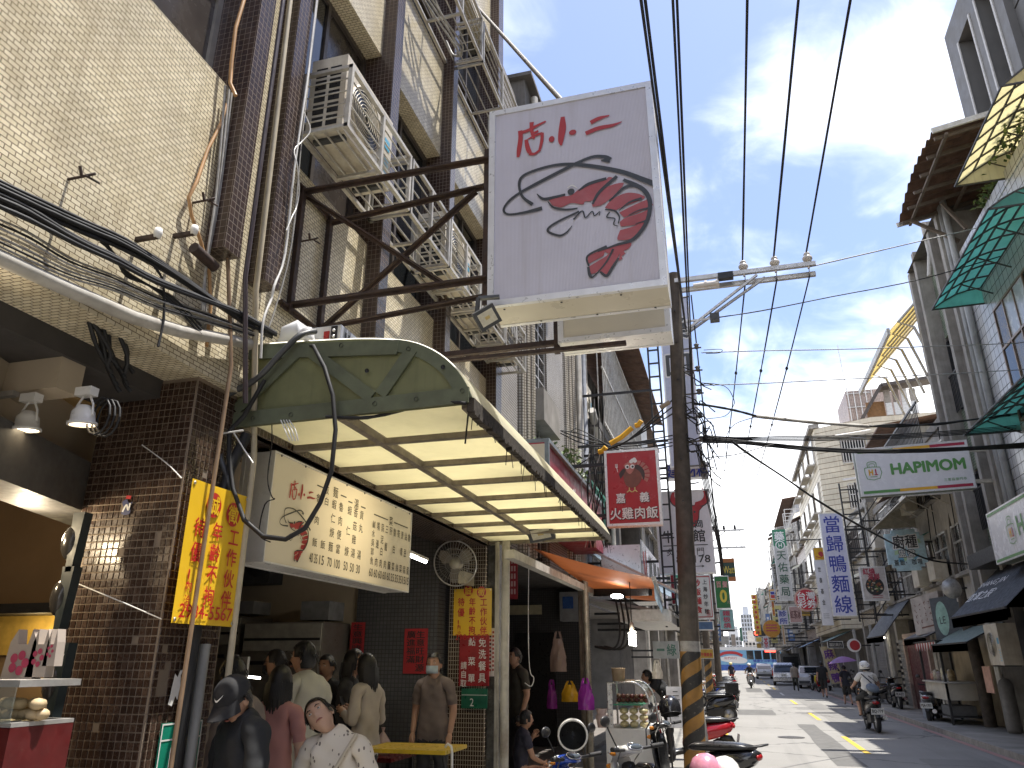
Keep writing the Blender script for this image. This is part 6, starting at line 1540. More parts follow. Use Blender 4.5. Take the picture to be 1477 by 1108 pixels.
mb = MB(); pl.text(mb,'Watt',.02,0,w*.92,h*.32,.004,bold=.01); mb.build('lettering',INK_Y,r); mb = MB(); pl.rect(mb,-w/2,w/2,h*.32,h/2,.008); pl.rect(mb,-w/2,w/2,-h/2,-h*.32,.008); mb.build('orange_band',mat('band_orange',(.50,.16,.03),.4),r)
r,pl,w,h = hang('green sign with a large yellow zero under the letters sign',1029,831,1055,878,22,mat('sign_green',(.015,.16,.035),.4),.15,.02)
mb = MB(); pl.text(mb,'0',.02,-.12*h,w*.42,h*.36,.004,bold=.04); mb.build('lettering',INK_Y,r); mb = MB(); pl.ch(mb,'百',-.2*w,.24*h,.36*w,.2*h,.004,bold=.03); pl.ch(mb,'髮',.22*w,.24*h,.36*w,.2*h,.004,bold=.03); pl.ch(mb,'元',.35*w,-.3*h,.2*w,.1*h,.004); mb.build('lettering',mat('pink_lettering',(.6,.30,.28),.4),r)
r,pl,w,h = hang('pale cyan sign with red characters below the green zero sign',1037,879,1060,908,25,mat('cyan_sign',(.24,.45,.46),.4),.15,.015)
mb = MB(); pl.col(mb,'鐵板燒',0,.30*h,.55*w,.27*h,.30*h,bold=.02); mb.build('lettering',mat('rose_print',(.45,.05,.10),.4),r)
mb = MB(); pl.rect(mb,-w/2,w/2,-h*.6,-h*.5,.0); mb.build('base_strip',INK_CH,r)
r,pl,w,h = hang('yellow and brown shop banner low behind the pole',1008,936,1030,950,24,mat('mustard_sign',(.45,.30,.05),.5),.06,.01)
mb = MB(); pl.text(mb,'平價美食',0,-.1*h,.8*w,.4*h,.004,bold=.02); mb.build('lettering',INK_R,r)
r,pl,w,h = hang('red vertical sign edge directly left of the pole',966,826,975,872,16.5,mat('sign_red_edge',(.36,.02,.04),.4),.2,.01)
r = thing('fascia_sign','white shop fascia with red and black marks above the pale blue awning','shop sign',(-1.6,17,3.4))
za_,zb_ = at(912,780,X=-1.7).z,at(912,835,X=-1.7).z
MB().box(-2.4,-1.62,15.2,21.5,zb_,za_).build('casing',SIGNF,r); fp = Plane((-1.612,18.4,(za_ + zb_)/2),Y1,Z1); mb = MB()
fp.rect(mb,-3.1,3.1,-.5,.5,0); mb.build('panel',SIGNW,r); mb = MB(); fp.stroke(mb,[(-2.7,.3),(-2.5,-.2),(-2.2,.1),(-2.3,.35)],.2,.004); mb.build('logo',INK_R,r); mb = MB(); fp.ch(mb,'剪',-1.3,.05,.8,.7,.004,bold=.03); fp.ch(mb,'髮',-.3,.05,.8,.7,.004,bold=.03); fp.ch(mb,'屋',.7,.05,.8,.7,.004,bold=.03); mb.build('lettering',INK_CH,r)
gr_ = MB(); z0_,z1_ = at(893,790,X=-2.6).z,at(893,745,X=-2.6).z
for k in range(9): gr_.box(-2.62,-2.6,15.5 + k*.22,15.54 + k*.22,z0_ - .2,z1_)
for z in (z0_,z1_): gr_.box(-2.63,-2.59,15.4,17.6,z - .03,z + .03)
tag(gr_.build('window_grille',mat('jade_paint',(.03,.22,.15),.5)),'jade green window grille under the turkey sign','grille')
fpz = thing('utility_pole','slim far utility pole with two cross-arms beyond the green sign','utility pole',(-.95,46,0))
MB().tube([(-.98,46,0),(-.9,46,9.6)],[.19,.12],12).build('shaft',POLE_M,fpz)
for z in (9.0,8.0): MB().box(-.9,1.2,45.95,46.05,z - .05,z + .05).build('cross_arm',STEEL,fpz)
for i in range(3): MB().lathe([(.03,0),(.08,.05),(.06,.15),(.08,.2),(.001,.28)],(-.55 + .62*i,46,9.04),8).build('insulator',DARKST,fpz)
MB().bar((-.9,46,8.2),(.2,46,9),.05).build('arm_brace',STEEL,fpz)
for k in range(6):
 y = 46 + .2 * k; x = -.5 + .28 * k; cable([(x,46,9.0),(x + .2,46.2,8.5),(x + .05,46.1,8.1),(x + .25,46,7.5)],.014,CABLE,'drooping jumper on the far pole','jumpers on the far pole')
for i,z in enumerate((7.9,7.2,6.6)):
 cable(sag((-.8,46,z),(6.0,62 + 3*i,z + .3),.35),.014,CABLE,'thin wire from the far pole to the right row, %s of three' % ('top','middle','bottom')[i],'wires from the far pole')
r = thing('utility_pole','second dark pole with hazard stripes further along the left pavement','utility pole',(-.95,30,0))
MB().tube([(-.98,30,1.8),(-.95,30,5.6)],[.13,.10],12).build('shaft',POLE_M,r); MB().tube([(-1.0,30,0),(-.98,30,1.8)],[.135,.132],14).build('striped_base',stripes('hazard_bands',(.022,.02,.018),(.26,.135,.028),.37,.26),r)
#  right row: near white tiled house with teal and yellow canopies
RX = 6.3
B4 = thing('apartment_building','white tiled apartment block with teal canopies at the right edge','building',(RX,15,0))
yR = 18.9
MB().box(RX,9.2,8.5,yR,3.4,10.95).build('wall',WHITE_T,B4)
MB().box(RX + 1.2,9.1,8.6,yR - .02,10.95,13.9).build('penthouse',TERR_T,B4)
MB().box(RX - .02,RX + .2,8.5,yR,10.95,11.25).build('parapet',WHITE_T,B4)
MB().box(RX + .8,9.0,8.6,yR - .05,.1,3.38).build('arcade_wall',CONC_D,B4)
for z0,z1 in ((6.5,9.1),(3.6,5.5)):
 for y0,y1 in ((12.6,14.6),(15.0,17.4)):
  f = MB(); w = .05
  for q in ((y0,y0 + w,z0,z1),(y1 - w,y1,z0,z1),(y0 + w,y1 - w,z0,z0 + w),(y0 + w,y1 - w,z1 - w,z1),(y0 + w,y1 - w,z0 + (z1 - z0)*.62,z0 + (z1 - z0)*.62 + w)): f.box(RX - .06,RX,*q)
  for k in range(1,4): f.box(RX - .058,RX,y0 + (y1 - y0)*k/4 - .02,y0 + (y1 - y0)*k/4 + .02,z0 + w,z1 - w)
  wd = f.build('window',mat('bronze_frame',(.20,.14,.10),.4,.4),B4)
  for k in range(4):
   a,b = y0 + (y1 - y0) * k / 4,y0 + (y1 - y0) * (k + 1) / 4
   for j,(za_,zb_) in enumerate(((z0 + w,z0 + (z1 - z0)*.62),(z0 + (z1 - z0)*.62 + w,z1 - w))):
    MB().box(RX - .03 - .006*(k % 2),RX - .02 - .006*(k % 2),a + .02,b - .02,za_,zb_).build('pane',[PANE_P,PANE_BR,PANE_BR,PANE,PANE_BR,PANE_P,PANE][(k*2 + j*3) % 7],wd)
TEAL = sheet('teal_canopy_sheet',(.36,.70,.63),.78,.08,.12,.3,.15)
TFR = mat('canopy_iron',(.08,.075,.07),.6,.2,.2,8)
def slope_canopy(label,yA,yB,xw_,zw,xe,ze,m,nx,ny,fm=TFR,ends=True,lip=.0):
 r = thing('window_canopy',label,'canopy',(xw_,(yA + yB)/2,zw))
 P = lambda u,y: Vector((xw_ + (xe - xw_)*u,y,zw + (ze - zw)*u + .10*(xw_ - xe)*sin(pi*u)))
 for i in range(ny):
  ya,yb = yA + (yB - yA) * i / ny,yA + (yB - yA) * (i + 1) / ny
  for j in range(nx):
   a,b = j / nx,(j + 1) / nx
   q = [P(a,ya + .012),P(b,ya + .012),P(b,yb - .012),P(a,yb - .012)]
   MB().hexa(q,[v + Z1*.008 for v in q]).build('pane',m,r)
 fr = MB()
 for i in range(ny + 1):
  y = yA + (yB - yA) * i / ny
  for j in range(nx): fr.bar(P(j/nx,y) - Z1*.02,P((j + 1)/nx,y) - Z1*.02,.03,.03)
 for j in range(nx + 1): fr.bar(P(j/nx,yA) - Z1*.022,P(j/nx,yB) - Z1*.022,.03,.03)
 for y in (yA,yB): fr.bar((xw_,y,ze + .0),P(1,y) - Z1*.02,.03)
 for i in range(0,ny + 1,2):
  y = yA + (yB - yA) * i / ny; fr.bar((xw_,y,ze - .05),P(.55,y) - Z1*.03,.025)
 fr.build('frame',fm,r)
 if ends:
  for y in (yA,yB): MB().prism([(xw_,y - .004,ze)] + [P(k/6,y - .004) for k in range(7)],(0,.008,0)).build('end_panel',m,r)
 return r
c0,c1 = at(1344,446,X=5.2),at(1420,300,X=5.2)
slope_canopy('teal window canopy on the white tiled house, upper one',at(1424,298,X=5.2).y,c0.y,RX,c0.z + .42,5.2,c0.z,TEAL,4,7)
c2 = at(1390,627,X=5.2)
slope_canopy('teal window canopy on the white tiled house, lower one',12.0,c2.y,RX,c2.z + .4,5.2,c2.z,TEAL,4,8)
y0 = at(1377,268,X=5.35); 
slope_canopy('tall pale yellow rooftop canopy on the white tiled house',at(1437,100,X=5.35).y,y0.y,RX + .6,y0.z + .7,5.35,y0.z,sheet('straw_canopy_sheet',(.80,.75,.54),.75,.05,.08),4,6)
leafy('rooftop_plant','dry leafy rooftop plant under the pale yellow canopy',(RX - .05,14.6,11.2),.35,1.1,.7,220,.13,LEAF2,seed=31)
leafy('rooftop_plant','yellow green potted plants on the white tiled parapet',(RX - .02,16.2,11.2),.2,.6,.3,120,.14,LEAF2,seed=32)
mb = MB().add([(RX + .9,17.9,12.2),(RX - .1,16.6,11.25),(RX + .9,16.4,11.3)],[(0,1,2),(2,1,0)]); tag(mb.build('shade_net',mat('black_net',(.012,.012,.014),.9)),'black triangular shade net on the right roof terrace','shade net')
for k,(y,x,lb) in enumerate(((yR + .02,RX - .12,'pale grey drain pipe between the white tiled house and the green mosaic house, left one'),(yR - .22,RX - .10,'pale grey drain pipe between the white tiled house and the green mosaic house, right one'))):
 pipe([(x,y,.2),(x,y,8),(x,y,13.2)],.075,mat('grey_drain',(.34,.34,.33),.5,0,.1,4,.03,.4,streak=.4),lb)
B5 = thing('apartment_building','narrow house of green mosaic panels between tall concrete fins','building',(RX,20.6,0))
yG0,yG1 = yR + .05,22.4
MB().box(RX + .25,9.2,yG0,yG1,3.4,12.6).build('wall',CONC,B5)
for y in (yG0 + .12,yG0 + .95,21.55,yG1 - .12): MB().box(RX - .25,RX + .6,y - .10,y + .10,3.3,12.9 if y < 22 else 12.6).build('concrete_fin',CONC,B5)
for z0,z1 in ((10.1,12.5),(6.4,8.0),(3.5,4.9)): MB().box(RX + .1,RX + .26,yG0 + 1.06,21.44,z0,z1).build('mosaic_panel',GREEN_MOS,B5)
for z0,z1 in ((8.05,10.05),(4.95,6.35)):
 wd = MB().box(RX + .12,RX + .2,yG0 + 1.06,21.44,z0,z0 + .06).box(RX + .12,RX + .2,yG0 + 1.06,21.44,z1 - .06,z1).build('window',DARKST,B5)
 for k in range(4):
  a,b = yG0 + 1.06 + (21.44 - yG0 - 1.06) * k / 4,yG0 + 1.06 + (21.44 - yG0 - 1.06) * (k + 1) / 4
  MB().box(RX + .15,RX + .17,a + .02,b - .03,z0 + .06,z1 - .06).build('pane',[PANE,PANE_P,PANE_P,PANE][k],wd); MB().box(RX + .1,RX + .21,b - .03,b + .02,z0 + .06,z1 - .06).build('mullion',DARKST,wd)
 g = MB()
 for k in range(14): g.box(RX - .02,RX,yG0 + 1.1 + k*.11,yG0 + 1.12 + k*.11,z0 - .1,z0 + .9)
 g.box(RX - .03,RX + .01,yG0 + 1.06,21.44,z0 + .88,z0 + .92); g.build('window_rail',DARKST,wd)
MB().hexa([(RX - .3,yG0,12.6),(9,yG0,12.6),(9,22.4,12.6),(RX - .3,22.2,12.6)],[(RX + .6,yG0,13.4),(9,yG0,13.4),(9,22,13.4),(RX + .6,21.6,13.4)]).build('sloped_parapet',CONC_D,B5)
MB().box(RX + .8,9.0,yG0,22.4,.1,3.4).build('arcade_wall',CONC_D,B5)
cr = thing('corrugated_roof','rusty corrugated roof overhanging the green mosaic house','roof',(RX,20.5,13.5))
e0,e1 = at(1296,323,X=5.2),at(1345,190,X=5.2)
yA,yB,zlo = e1.y,e0.y,(e0.z + e1.z) / 2
N = 60; vs = []
for k in range(N + 1):
 y = yA + (yB - yA) * k / N; wv = .045 * sin(k*pi/3)
 for j in range(5): u = j / 4; vs.append((5.2 + 2.6*u,y,zlo + .5*u + wv + .25*sin(pi*k/N)))
fs = []
for k in range(N):
 for j in range(4): a = k * 5 + j; fs.append((a,a + 1,a + 6,a + 5))
MB().add(vs,fs,0,True).build('sheet',mat('rusty_sheet',(.16,.09,.06)),cr)
mb = MB()
for k in range(6): y = yA + .15 + (yB - yA - .3) * k / 5; mb.bar((5.25,y,zlo - .09),(7.7,y,zlo + .38),.05,.08)
for u in (.1,.5,.9): mb.bar((5.2 + 2.6*u,yA,zlo - .14 + .5*u),(5.2 + 2.6*u,yB,zlo - .14 + .5*u),.06)
mb.bar((RX + .1,yB - .3,zlo - .9),(5.4,yB - .3,zlo - .12),.07).bar((RX + .1,yB - .9,zlo - .9),(RX - .3,yB - .9,zlo - .1),.07)
for y in (yB - .3,(yA + yB)/2,yA + .2): mb.bar((RX + .7,y,11),(RX + .7,y,zlo + .1),.09)
mb.build('rafter',mat('old_timber',(.13,.10,.075),.8),cr)
MB().bar((5.16,yB + .03,zlo - .03),(7.7,yB + .03,zlo + .42),.05,.12).bar((5.18,yA - .03,zlo),(7.7,yA - .03,zlo + .46),.05,.12).build('edge_trim',WSTEEL,cr)
pipe([(RX - .2,20.2,13.1),(RX - .15,20.3,12.2),(RX - .28,20.3,11.5)],.07,PVC,'short white pipe under the corrugated roof')
TW = thing('office_tower','dark grey tower with tall recessed slots rising behind the right houses','building',(11,18,0))
TX = 9.6; tc = at(1362,55,X=TX); tg = mat('tower_stone',(.125,.122,.118),.6,0,.08,1.2,.05,.2); td = mat('tower_dark_stone',(.085,.083,.08),.6,0,.08,1.2)
ty,tz = tc.y,tc.z
def slot(y0,y1,z0,z1): return (y0,y1,z0,z1)
MB().box(TX + .6,18,6,ty - .02,0,tz - .02).build('core',td,TW)
for y0,y1,z0,z1 in ((ty - 1.0,ty,6,tz),(ty - 2.9,ty - 2.3,6,tz - 1.2),(ty - 4.6,ty - 4.0,6,tz - 1.2),(6,ty - 6.2,6,tz - .1)): MB().box(TX,TX + .6,y0,y1,z0,z1).build('pier',tg,TW)
MB().box(TX,TX + .6,6,ty - 1.0,tz - 1.2,tz - .001).build('crown',tg,TW)
for k in range(9): MB().box(TX + .22,TX + .6,ty - 6.2,ty - 4.6,8 + k*1.5,8 + k*1.5 + 1.42).build('stone_panel',td,TW)
for k in range(10):
 fr_ = MB().box(TX - .02,TX + .02,8.2 + (k % 2)*3,10.8 + (k % 2)*3,8 + k*1.6,8.06 + k*1.6)
for k in range(7):
 zz = tz - 3.2 - k * 1.7
 for yy in (9,12.2):
  wd = MB().box(TX - .03,TX - .001,yy,yy + 2.4,zz,zz + 1.3).build('window',td,TW); MB().box(TX - .05,TX - .031,yy + .9,yy + 1.5,zz + .1,zz + 1.2).build('pane',PANE,wd)
  lv = MB()
  for q in range(5): lv.box(TX - .06,TX - .03,yy + .05 + q*.16,yy + .15 + q*.16,zz + .1,zz + 1.2); lv.box(TX - .06,TX - .03,yy + 1.6 + q*.16,yy + 1.68 + q*.16,zz + .1,zz + 1.2)
  lv.build('louvre',tg,wd)
for yy in (ty - 1.0,ty - 2.3,ty - 2.9,ty - 4.0): MB().box(TX - .04,TX - .001,yy - .05,yy + .05,6,tz - 1.2).build('edge_strip',mat('strip_light',(.42,.41,.39),.5),TW)
em = thing('tower_emblem','pale round emblem and characters in the slot of the grey tower','emblem',at(1389,117,X=TX + .55))
pc = at(1389,117,X=TX + .58); fp = Plane((TX + .58,pc.y,pc.z),-Y1,Z1); mb = MB()
n = 24
for rr,w_ in ((.52,.08),(.3,.1)): fp.stroke(mb,[(rr*cos(2*pi*k/n),rr*1.15*sin(2*pi*k/n)) for k in range(n + 1)],w_,.01,n=1)
fp.ch(mb,'銀',0,-1.5,.95,1.05,.01,bold=.02); fp.ch(mb,'行',0,-2.9,.95,1.05,.01,bold=.02)
mb.build('lettering',mat('pale_gold',(.5,.46,.38),.4,.3),em)
B6 = thing('apartment_building','tall cream sided house with bare end wall and barred windows','building',(6,50,0))
g0 = at(1173,619,X=5.6); gY,gH = g0.y,g0.z
kx = at(1253,600,Y=gY - 1.2)
pts = [(5.6,gY),(kx.x,gY - 1.6),(13.5,gY - 1.6),(13.5,gY + 14),(5.6,gY + 14)]
MB().prism([(x,y,3.4) for x,y in pts],(0,0,gH - 3.4)).build('wall',SIDING,B6)
pts2 = [(5.35,gY - .1),(5.9,gY - .15),(5.9,gY + 14.1),(5.35,gY + 14.1)]
MB().prism([(x,y,gH + .003) for x,y in pts2],(0,0,.25)).build('eave',CONC,B6)
MB().box(6.6,13.4,gY + .2,gY + 14,.1,3.4).build('arcade_wall',CONC_D,B6)
def end_window(px0,py0,px1,py1,label=None,grille=True):
 Y = gY - 1.75; a,b = at(px0,py0,Y=Y),at(px1,py1,Y=Y); wd = MB().box(a.x,b.x,Y,Y + .12,b.z,a.z).build('window',WFRAME,B6)
 MB().box(a.x + .08,b.x - .08,Y - .012,Y - .001,b.z + .08,a.z - .08).build('pane',PANE,wd)
 g = MB(); n = 9
 for k in range(n + 1): g.box(a.x + (b.x - a.x)*k/n - .02,a.x + (b.x - a.x)*k/n + .02,Y - .45,Y - .42,b.z - .15,a.z)
 for z in (b.z - .15,(a.z + b.z)/2,a.z): g.box(a.x,b.x,Y - .46,Y - .42,z - .02,z + .02)
 for x in (a.x,b.x): g.box(x - .02,x + .02,Y - .44,Y - .002,a.z - .04,a.z); g.box(x - .02,x + .02,Y - .44,Y - .002,b.z - .15,b.z - .11)
 g.build('grille',STEEL,wd)
 MB().hexa([(a.x - .2,Y - .6,a.z + .12),(b.x + .3,Y - .6,a.z + .3),(b.x + .3,Y - .002,a.z + .5),(a.x - .2,Y - .002,a.z + .32)],[(a.x - .2,Y - .6,a.z + .16),(b.x + .3,Y - .6,a.z + .34),(b.x + .3,Y - .002,a.z + .54),(a.x - .2,Y - .002,a.z + .36)]).build('window_hood',CONC_W,wd)
end_window(1211,636,1252,664); end_window(1222,700,1262,730); end_window(1300,619,1340,640); end_window(1225,760,1262,792)
for f_ in range(4):
 for b_ in range(4):
  y0_,z0_ = gY + 1 + b_ * 3.2,4.2 + f_ * 2.8
  wd = MB().box(5.52,5.6,y0_,y0_ + 2.0,z0_,z0_ + 1.7).build('window',[AFRAME,WFRAME][b_ % 2],B6); MB().box(5.5,5.519,y0_ + .1,y0_ + 1.9,z0_ + .1,z0_ + 1.6).build('pane',PANE,wd)
  MB().box(5.1,5.519,y0_ - .1,y0_ + 2.1,z0_ - .15,z0_ - .05).build('sill',CONC_W,wd)
tk0,tk1 = at(1216,572,Y=gY + 5),at(1255,600,Y=gY + 5)
rs = thing('roof_tank','tiled roof tank with rails and thin aerials on the cream sided house','roof tank',(tk0.x,gY + 5,gH))
MB().box(tk0.x,tk1.x + 2,gY + 4,gY + 8,gH,tk0.z).build('body',PINKW,rs)
mb = MB()
for k in range(5): x = tk0.x + .1 + k * (tk1.x - tk0.x) / 4; mb.tube([(x,gY + 3.9,gH),(x,gY + 3.9,tk0.z + .2)],.03,5)
for k in range(4): mb.box(tk0.x,tk1.x,gY + 3.88,gY + 3.92,gH + .5 + k*.9,gH + .55 + k*.9)
for dx,h_ in ((.1,3.2),(2.2,1.6),(2.6,1.4)): mb.tube([(tk0.x + dx,gY + 4,tk0.z - .3),(tk0.x + dx - .1,gY + 4,tk0.z + h_)],.03,5)
mb.build('rail',STEEL,rs)
s0,s1 = at(1245,588,Y=gY + 1),at(1322,560,Y=gY + 1)
sh = thing('roof_shed','patchwork roof shed of pale and brown panels with dark eave on the cream sided house','shed',((s0.x + s1.x)/2,gY + 1,gH))
zt_ = at(1290,562,Y=gY + 1).z; zb_ = gH + .003
for k in range(4):
 xa = s0.x + 1.2 + (s1.x - s0.x - 1.2) * k / 4; xb = s0.x + 1.2 + (s1.x - s0.x - 1.2) * (k + 1) / 4 - .12
 for j in range(3): MB().box(xa,xb,gY + .9,gY + 1.0,zb_ + (zt_ - zb_)*j/3,zb_ + (zt_ - zb_)*(j + 1)/3 - .03).build('wall_panel',[mat('shed_brown',(.16,.13,.11),.7),mat('shed_white',(.52,.53,.54),.6),mat('shed_grey',(.26,.24,.22),.7)][(j + k) % 3 if j != 1 else 1],sh)
MB().hexa([(s0.x - 1.2,gY + .3,zb_ + .1),(s1.x + 1,gY + .3,zt_ + .35),(s1.x + 1,gY + 6,zt_ + .35),(s0.x - 1.2,gY + 6,zb_ + .1)],[(s0.x - 1.2,gY + .3,zb_ + .3),(s0.x + 1.2,gY + .3,zt_ + .65),(s0.x + 1.2,gY + 6,zt_ + .65),(s0.x - 1.2,gY + 6,zb_ + .3)]).build('eave',mat('dark_eave',(.06,.05,.045),.7),sh) if False else MB().bar((s0.x - .6,gY + .8,zb_),(s0.x + 1.0,gY + .8,zt_ + .1),1.2,.18).bar((s0.x + 1.0,gY + .8,zt_ + .1),(s1.x + 1,gY + .8,zt_ + .35),1.2,.18).build('eave',mat('dark_eave',(.06,.05,.045),.7),sh)
MB().box(s0.x + .2,s0.x + 1.2,gY + 1.2,gY + 1.3,zb_,zt_ - .6).build('orange_panel',mat('rust_orange',(.26,.14,.06),.7),sh)
row_house('dim old house with timber shutters behind the black canopy, right row',1,RX + .1,22.5,29,8.2,CONC_W,2,3,seed=11,pm=PANE_BR)
row_house('grey patched house behind the round bowl sign, right row',1,RX + .2,29.1,36,7.8,CONC,2,3,seed=12,roof='shed')
row_house('old brown tiled house behind the tall blue lettered sign, right row',1,RX,36.1,gY - 1.9,8.4,BEIGEW,2,4,seed=13)
row_house('weathered brown house behind the pharmacy sign, right row',1,6.0,gY + 14.2,gY + 26,12.6,PINKW,3,5,seed=14,roof='tank')
row_house('grey house with roof scaffold beyond the pharmacy sign, right row',1,6.0,gY + 26.2,gY + 42,13.4,CONC,3,6,seed=15,roof='shed')
row_house('pale balcony house with green roof near the street end, right row',1,5.8,gY + 42.2,gY + 62,16,CONC_W,4,6,seed=16)
row_house('beige house before the crossing, right row',1,6.2,gY + 62.2,129,12,BEIGEW,3,4,seed=17)
yc0,yc1 = at(1288,560,X=6.2),at(1340,490,X=6.2)
ys = thing('roof_canopy','yellow sheeted roof canopy on curved iron ribs beside the green mosaic house','canopy',(6.5,24,8))
for k in range(6):
 ya_ = 22.6 + k * .9
 q = [(5.3,ya_,yc0.z + .2),(7.2,ya_,yc0.z + 2.2),(7.2,ya_ + .86,yc0.z + 2.2),(5.3,ya_ + .86,yc0.z + .2)]; MB().hexa([Vector(v) for v in q],[Vector(v) + Z1*.02 for v in q]).build('sheet',sheet('bright_yellow_sheet',(.82,.70,.34),.7,.06,.1),ys)
 MB().tube([(6.4,ya_,yc0.z - 1.2),(6.0,ya_,yc0.z + .3),(5.6,ya_,yc0.z + .5),(7.2,ya_,yc0.z + 2.15)],.04,6).build('rib',WSTEEL,ys)
MB().bar((5.28,22.5,yc0.z + .2),(5.28,28.1,yc0.z + .2),.08,.2).build('gutter',WSTEEL,ys)
rl = MB(); ra,rb = at(1318,590,X=5.6),at(1352,545,X=5.6)
for k in range(30): rl.box(5.59,5.61,22.5 + k*.16,22.53 + k*.16,ra.z - 1.3,ra.z + .1)
for z in (ra.z - 1.3,ra.z + .1): rl.box(5.58,5.62,22.4,27.3,z - .03,z + .03)
for k in range(6): rl.box(5.6 + k*.14,5.62 + k*.14,27.28,27.31,ra.z - 1.3,ra.z + .1)
tag(rl.build('balcony_railing',DARKST),'dark iron balcony railing below the yellow sheeted roof canopy','railing')
struct('balcony_ledge',MB().box(5.55,6.4,22.5,27.3,ra.z - 1.5,ra.z - 1.34),CONC)
#  right-hand signs
def bagmark(pl,u,v,s,g,o_,m_):
 pl.stroke(g,[(u - s,v + s*.55),(u - s*.82,v - s),(u + s*.82,v - s),(u + s,v + s*.55),(u - s,v + s*.55)],s*.09,.005,n=2)
 pl.stroke(g,[(u - s*.55,v + s*.6),(u - s*.5,v + s*1.3),(u + s*.5,v + s*1.3),(u + s*.55,v + s*.6)],s*.09,.005,n=4)
 pl.stroke(g,[(u - s*.35,v + s*.6),(u - s*.3,v + s*1.05),(u + s*.3,v + s*1.05),(u + s*.35,v + s*.6)],s*.07,.005,n=4)
 for uu in (-.45,-.05): pl.rect(o_,u + (uu - .09)*s,u + (uu + .09)*s,v - s*.55,v + s*.3,.005)
 pl.rect(o_,u - .45*s,u - .05*s,v - s*.2,v,.0052); pl.rect(m_,u + .3*s,u + .48*s,v - s*.55,v + s*.3,.005); pl.rect(m_,u + .16*s,u + .62*s,v - s*.55,v - s*.42,.0052); pl.rect(g,u - s*.4,u + s*.5,v - s*.78,v - s*.7,.005)
GEDGE = mat('grey_green_edge',(.16,.19,.15),.5)
hO0,hO1 = at(1231,648,Y=19),at(1411,705,Y=19)
w,h = 2.46,1.14; HO = Vector(((3.22 + 5.66)/2,19.0,6.0))
hr,pl = sign_box('shop_sign','wide white lightbox sign with green lettering hung across the right pavement','shop sign',HO,Vector((1,.04,.035)),Vector((-.0,0,1)),w,h,.28,SIGNB,SIGNF,GEDGE,.02)
g_,o_,m_ = MB(),MB(),MB()
pl.text(g_,'HAPIMOM',.30,.02,1.58,.25,.005,bold=.06)
bagmark(pl,-.90,-.0,.17,g_,o_,m_)
for i,c in enumerate('三重直營門市'): pl.ch(g_,c,.62 + i*.082,-.33,.075,.075,.005)
for v0,v1 in ((.455,.52),(-.52,-.455)):
 pl.rect(g_,-1.17,-.38,v0,v1,.005); pl.rect(o_,-.38,.42,v0,v1,.005); pl.rect(m_,.42,1.17,v0,v1,.005)
g_.build('lettering',INK_G,hr); o_.build('amber_band',INK_O,hr); m_.build('maroon_band',INK_M,hr)
MB().box(HO.x + w/2 - .02,RX,19.12,19.2,6.34,6.42).box(HO.x + w/2 - .02,RX,19.12,19.2,5.6,5.68).build('bracket',WSTEEL,hr)
h2 = at(1422,742,X=5.5); h2b = at(1438,815,X=5.5)
L2 = 4.6; H2 = h2.z - h2b.z
r2,pl = sign_box('shop_sign','white lightbox sign with a bag emblem flat along the right facade','shop sign',Vector((5.5,h2.y - L2/2,(h2.z + h2b.z)/2)),-Y1,Z1,L2,H2,.3,SIGNB,SIGNF,GEDGE,.03)
g_,o_,m_ = MB(),MB(),MB(); bagmark(pl,-L2/2 + 1.25,-.02,.21,g_,o_,m_); pl.text(g_,'HAPIMOM',.55,.02,2.4,.36,.005,bold=.035)
for v0,v1 in ((.42*H2,.47*H2),(-.47*H2,-.42*H2)): pl.rect(g_,-L2/2 + .05,L2/2 - .05,v0,v1,.005)
g_.build('lettering',INK_G,r2); o_.build('amber_band',INK_O,r2); m_.build('maroon_band',INK_M,r2)
MB().box(5.8,RX,h2.y - 1,h2.y - .94,h2b.z + .2,h2b.z + .26).box(5.8,RX,h2.y - 3.6,h2.y - 3.54,h2b.z + .2,h2b.z + .26).build('bracket',DARKST,r2)
Y_ = 26.5; a_,b_ = at(1274,765,Y=Y_),at(1341,822,Y=Y_); w,h = b_.x - a_.x,a_.z - b_.z; O = Vector(((a_.x + b_.x)/2,Y_,(a_.z + b_.z)/2))
r = thing('shop_sign','pale blue and green patchwork sign with notched corners and outlined characters','shop sign',O); pl = Plane(O,Vector((1,0,.03)),Z1)
nt = .095 * w
shape = [(-w/2 + 2*nt,-h/2),(w/2 - 2*nt,-h/2),(w/2 - 2*nt,-h/2 + nt),(w/2 - nt,-h/2 + nt),(w/2 - nt,-h/2 + 2*nt),(w/2,-h/2 + 2*nt),(w/2,h/2 - 2*nt),(w/2 - nt,h/2 - 2*nt),(w/2 - nt,h/2 - nt),(w/2 - 2*nt,h/2 - nt),(w/2 - 2*nt,h/2),(-w/2 + 2*nt,h/2),(-w/2 + 2*nt,h/2 - nt),(-w/2,h/2 - nt),(-w/2,-h/2 + 2*nt),(-w/2 + nt,-h/2 + 2*nt),(-w/2 + nt,-h/2 + nt),(-w/2 + 2*nt,-h/2 + nt)]
MB().prism([pl.p(u,v,0) for u,v in shape],pl.N*-.14).build('casing',mat('pale_cyan_face',(.42,.58,.64),.4),r)
rg = random.Random(4)
for k,(nm,c_) in enumerate((('green_patch',(.42,.58,.36)),('blue_patch',(.16,.42,.62)),('white_patch',(.62,.68,.70)))):
 mb = MB()
 for i in range(5):
  u,v = rg.uniform(-.36,.3) * w,rg.uniform(-.36,.25) * h; q = .16 * w
  pl.poly(mb,[(u,v),(u + q,v + q*.2),(u + q*.8,v + q*.9),(u + q*.1,v + q*.7)],.002 + .0006*k)
 mb.build(nm,mat(nm,c_,.4),r)
mb,wb = MB(),MB()
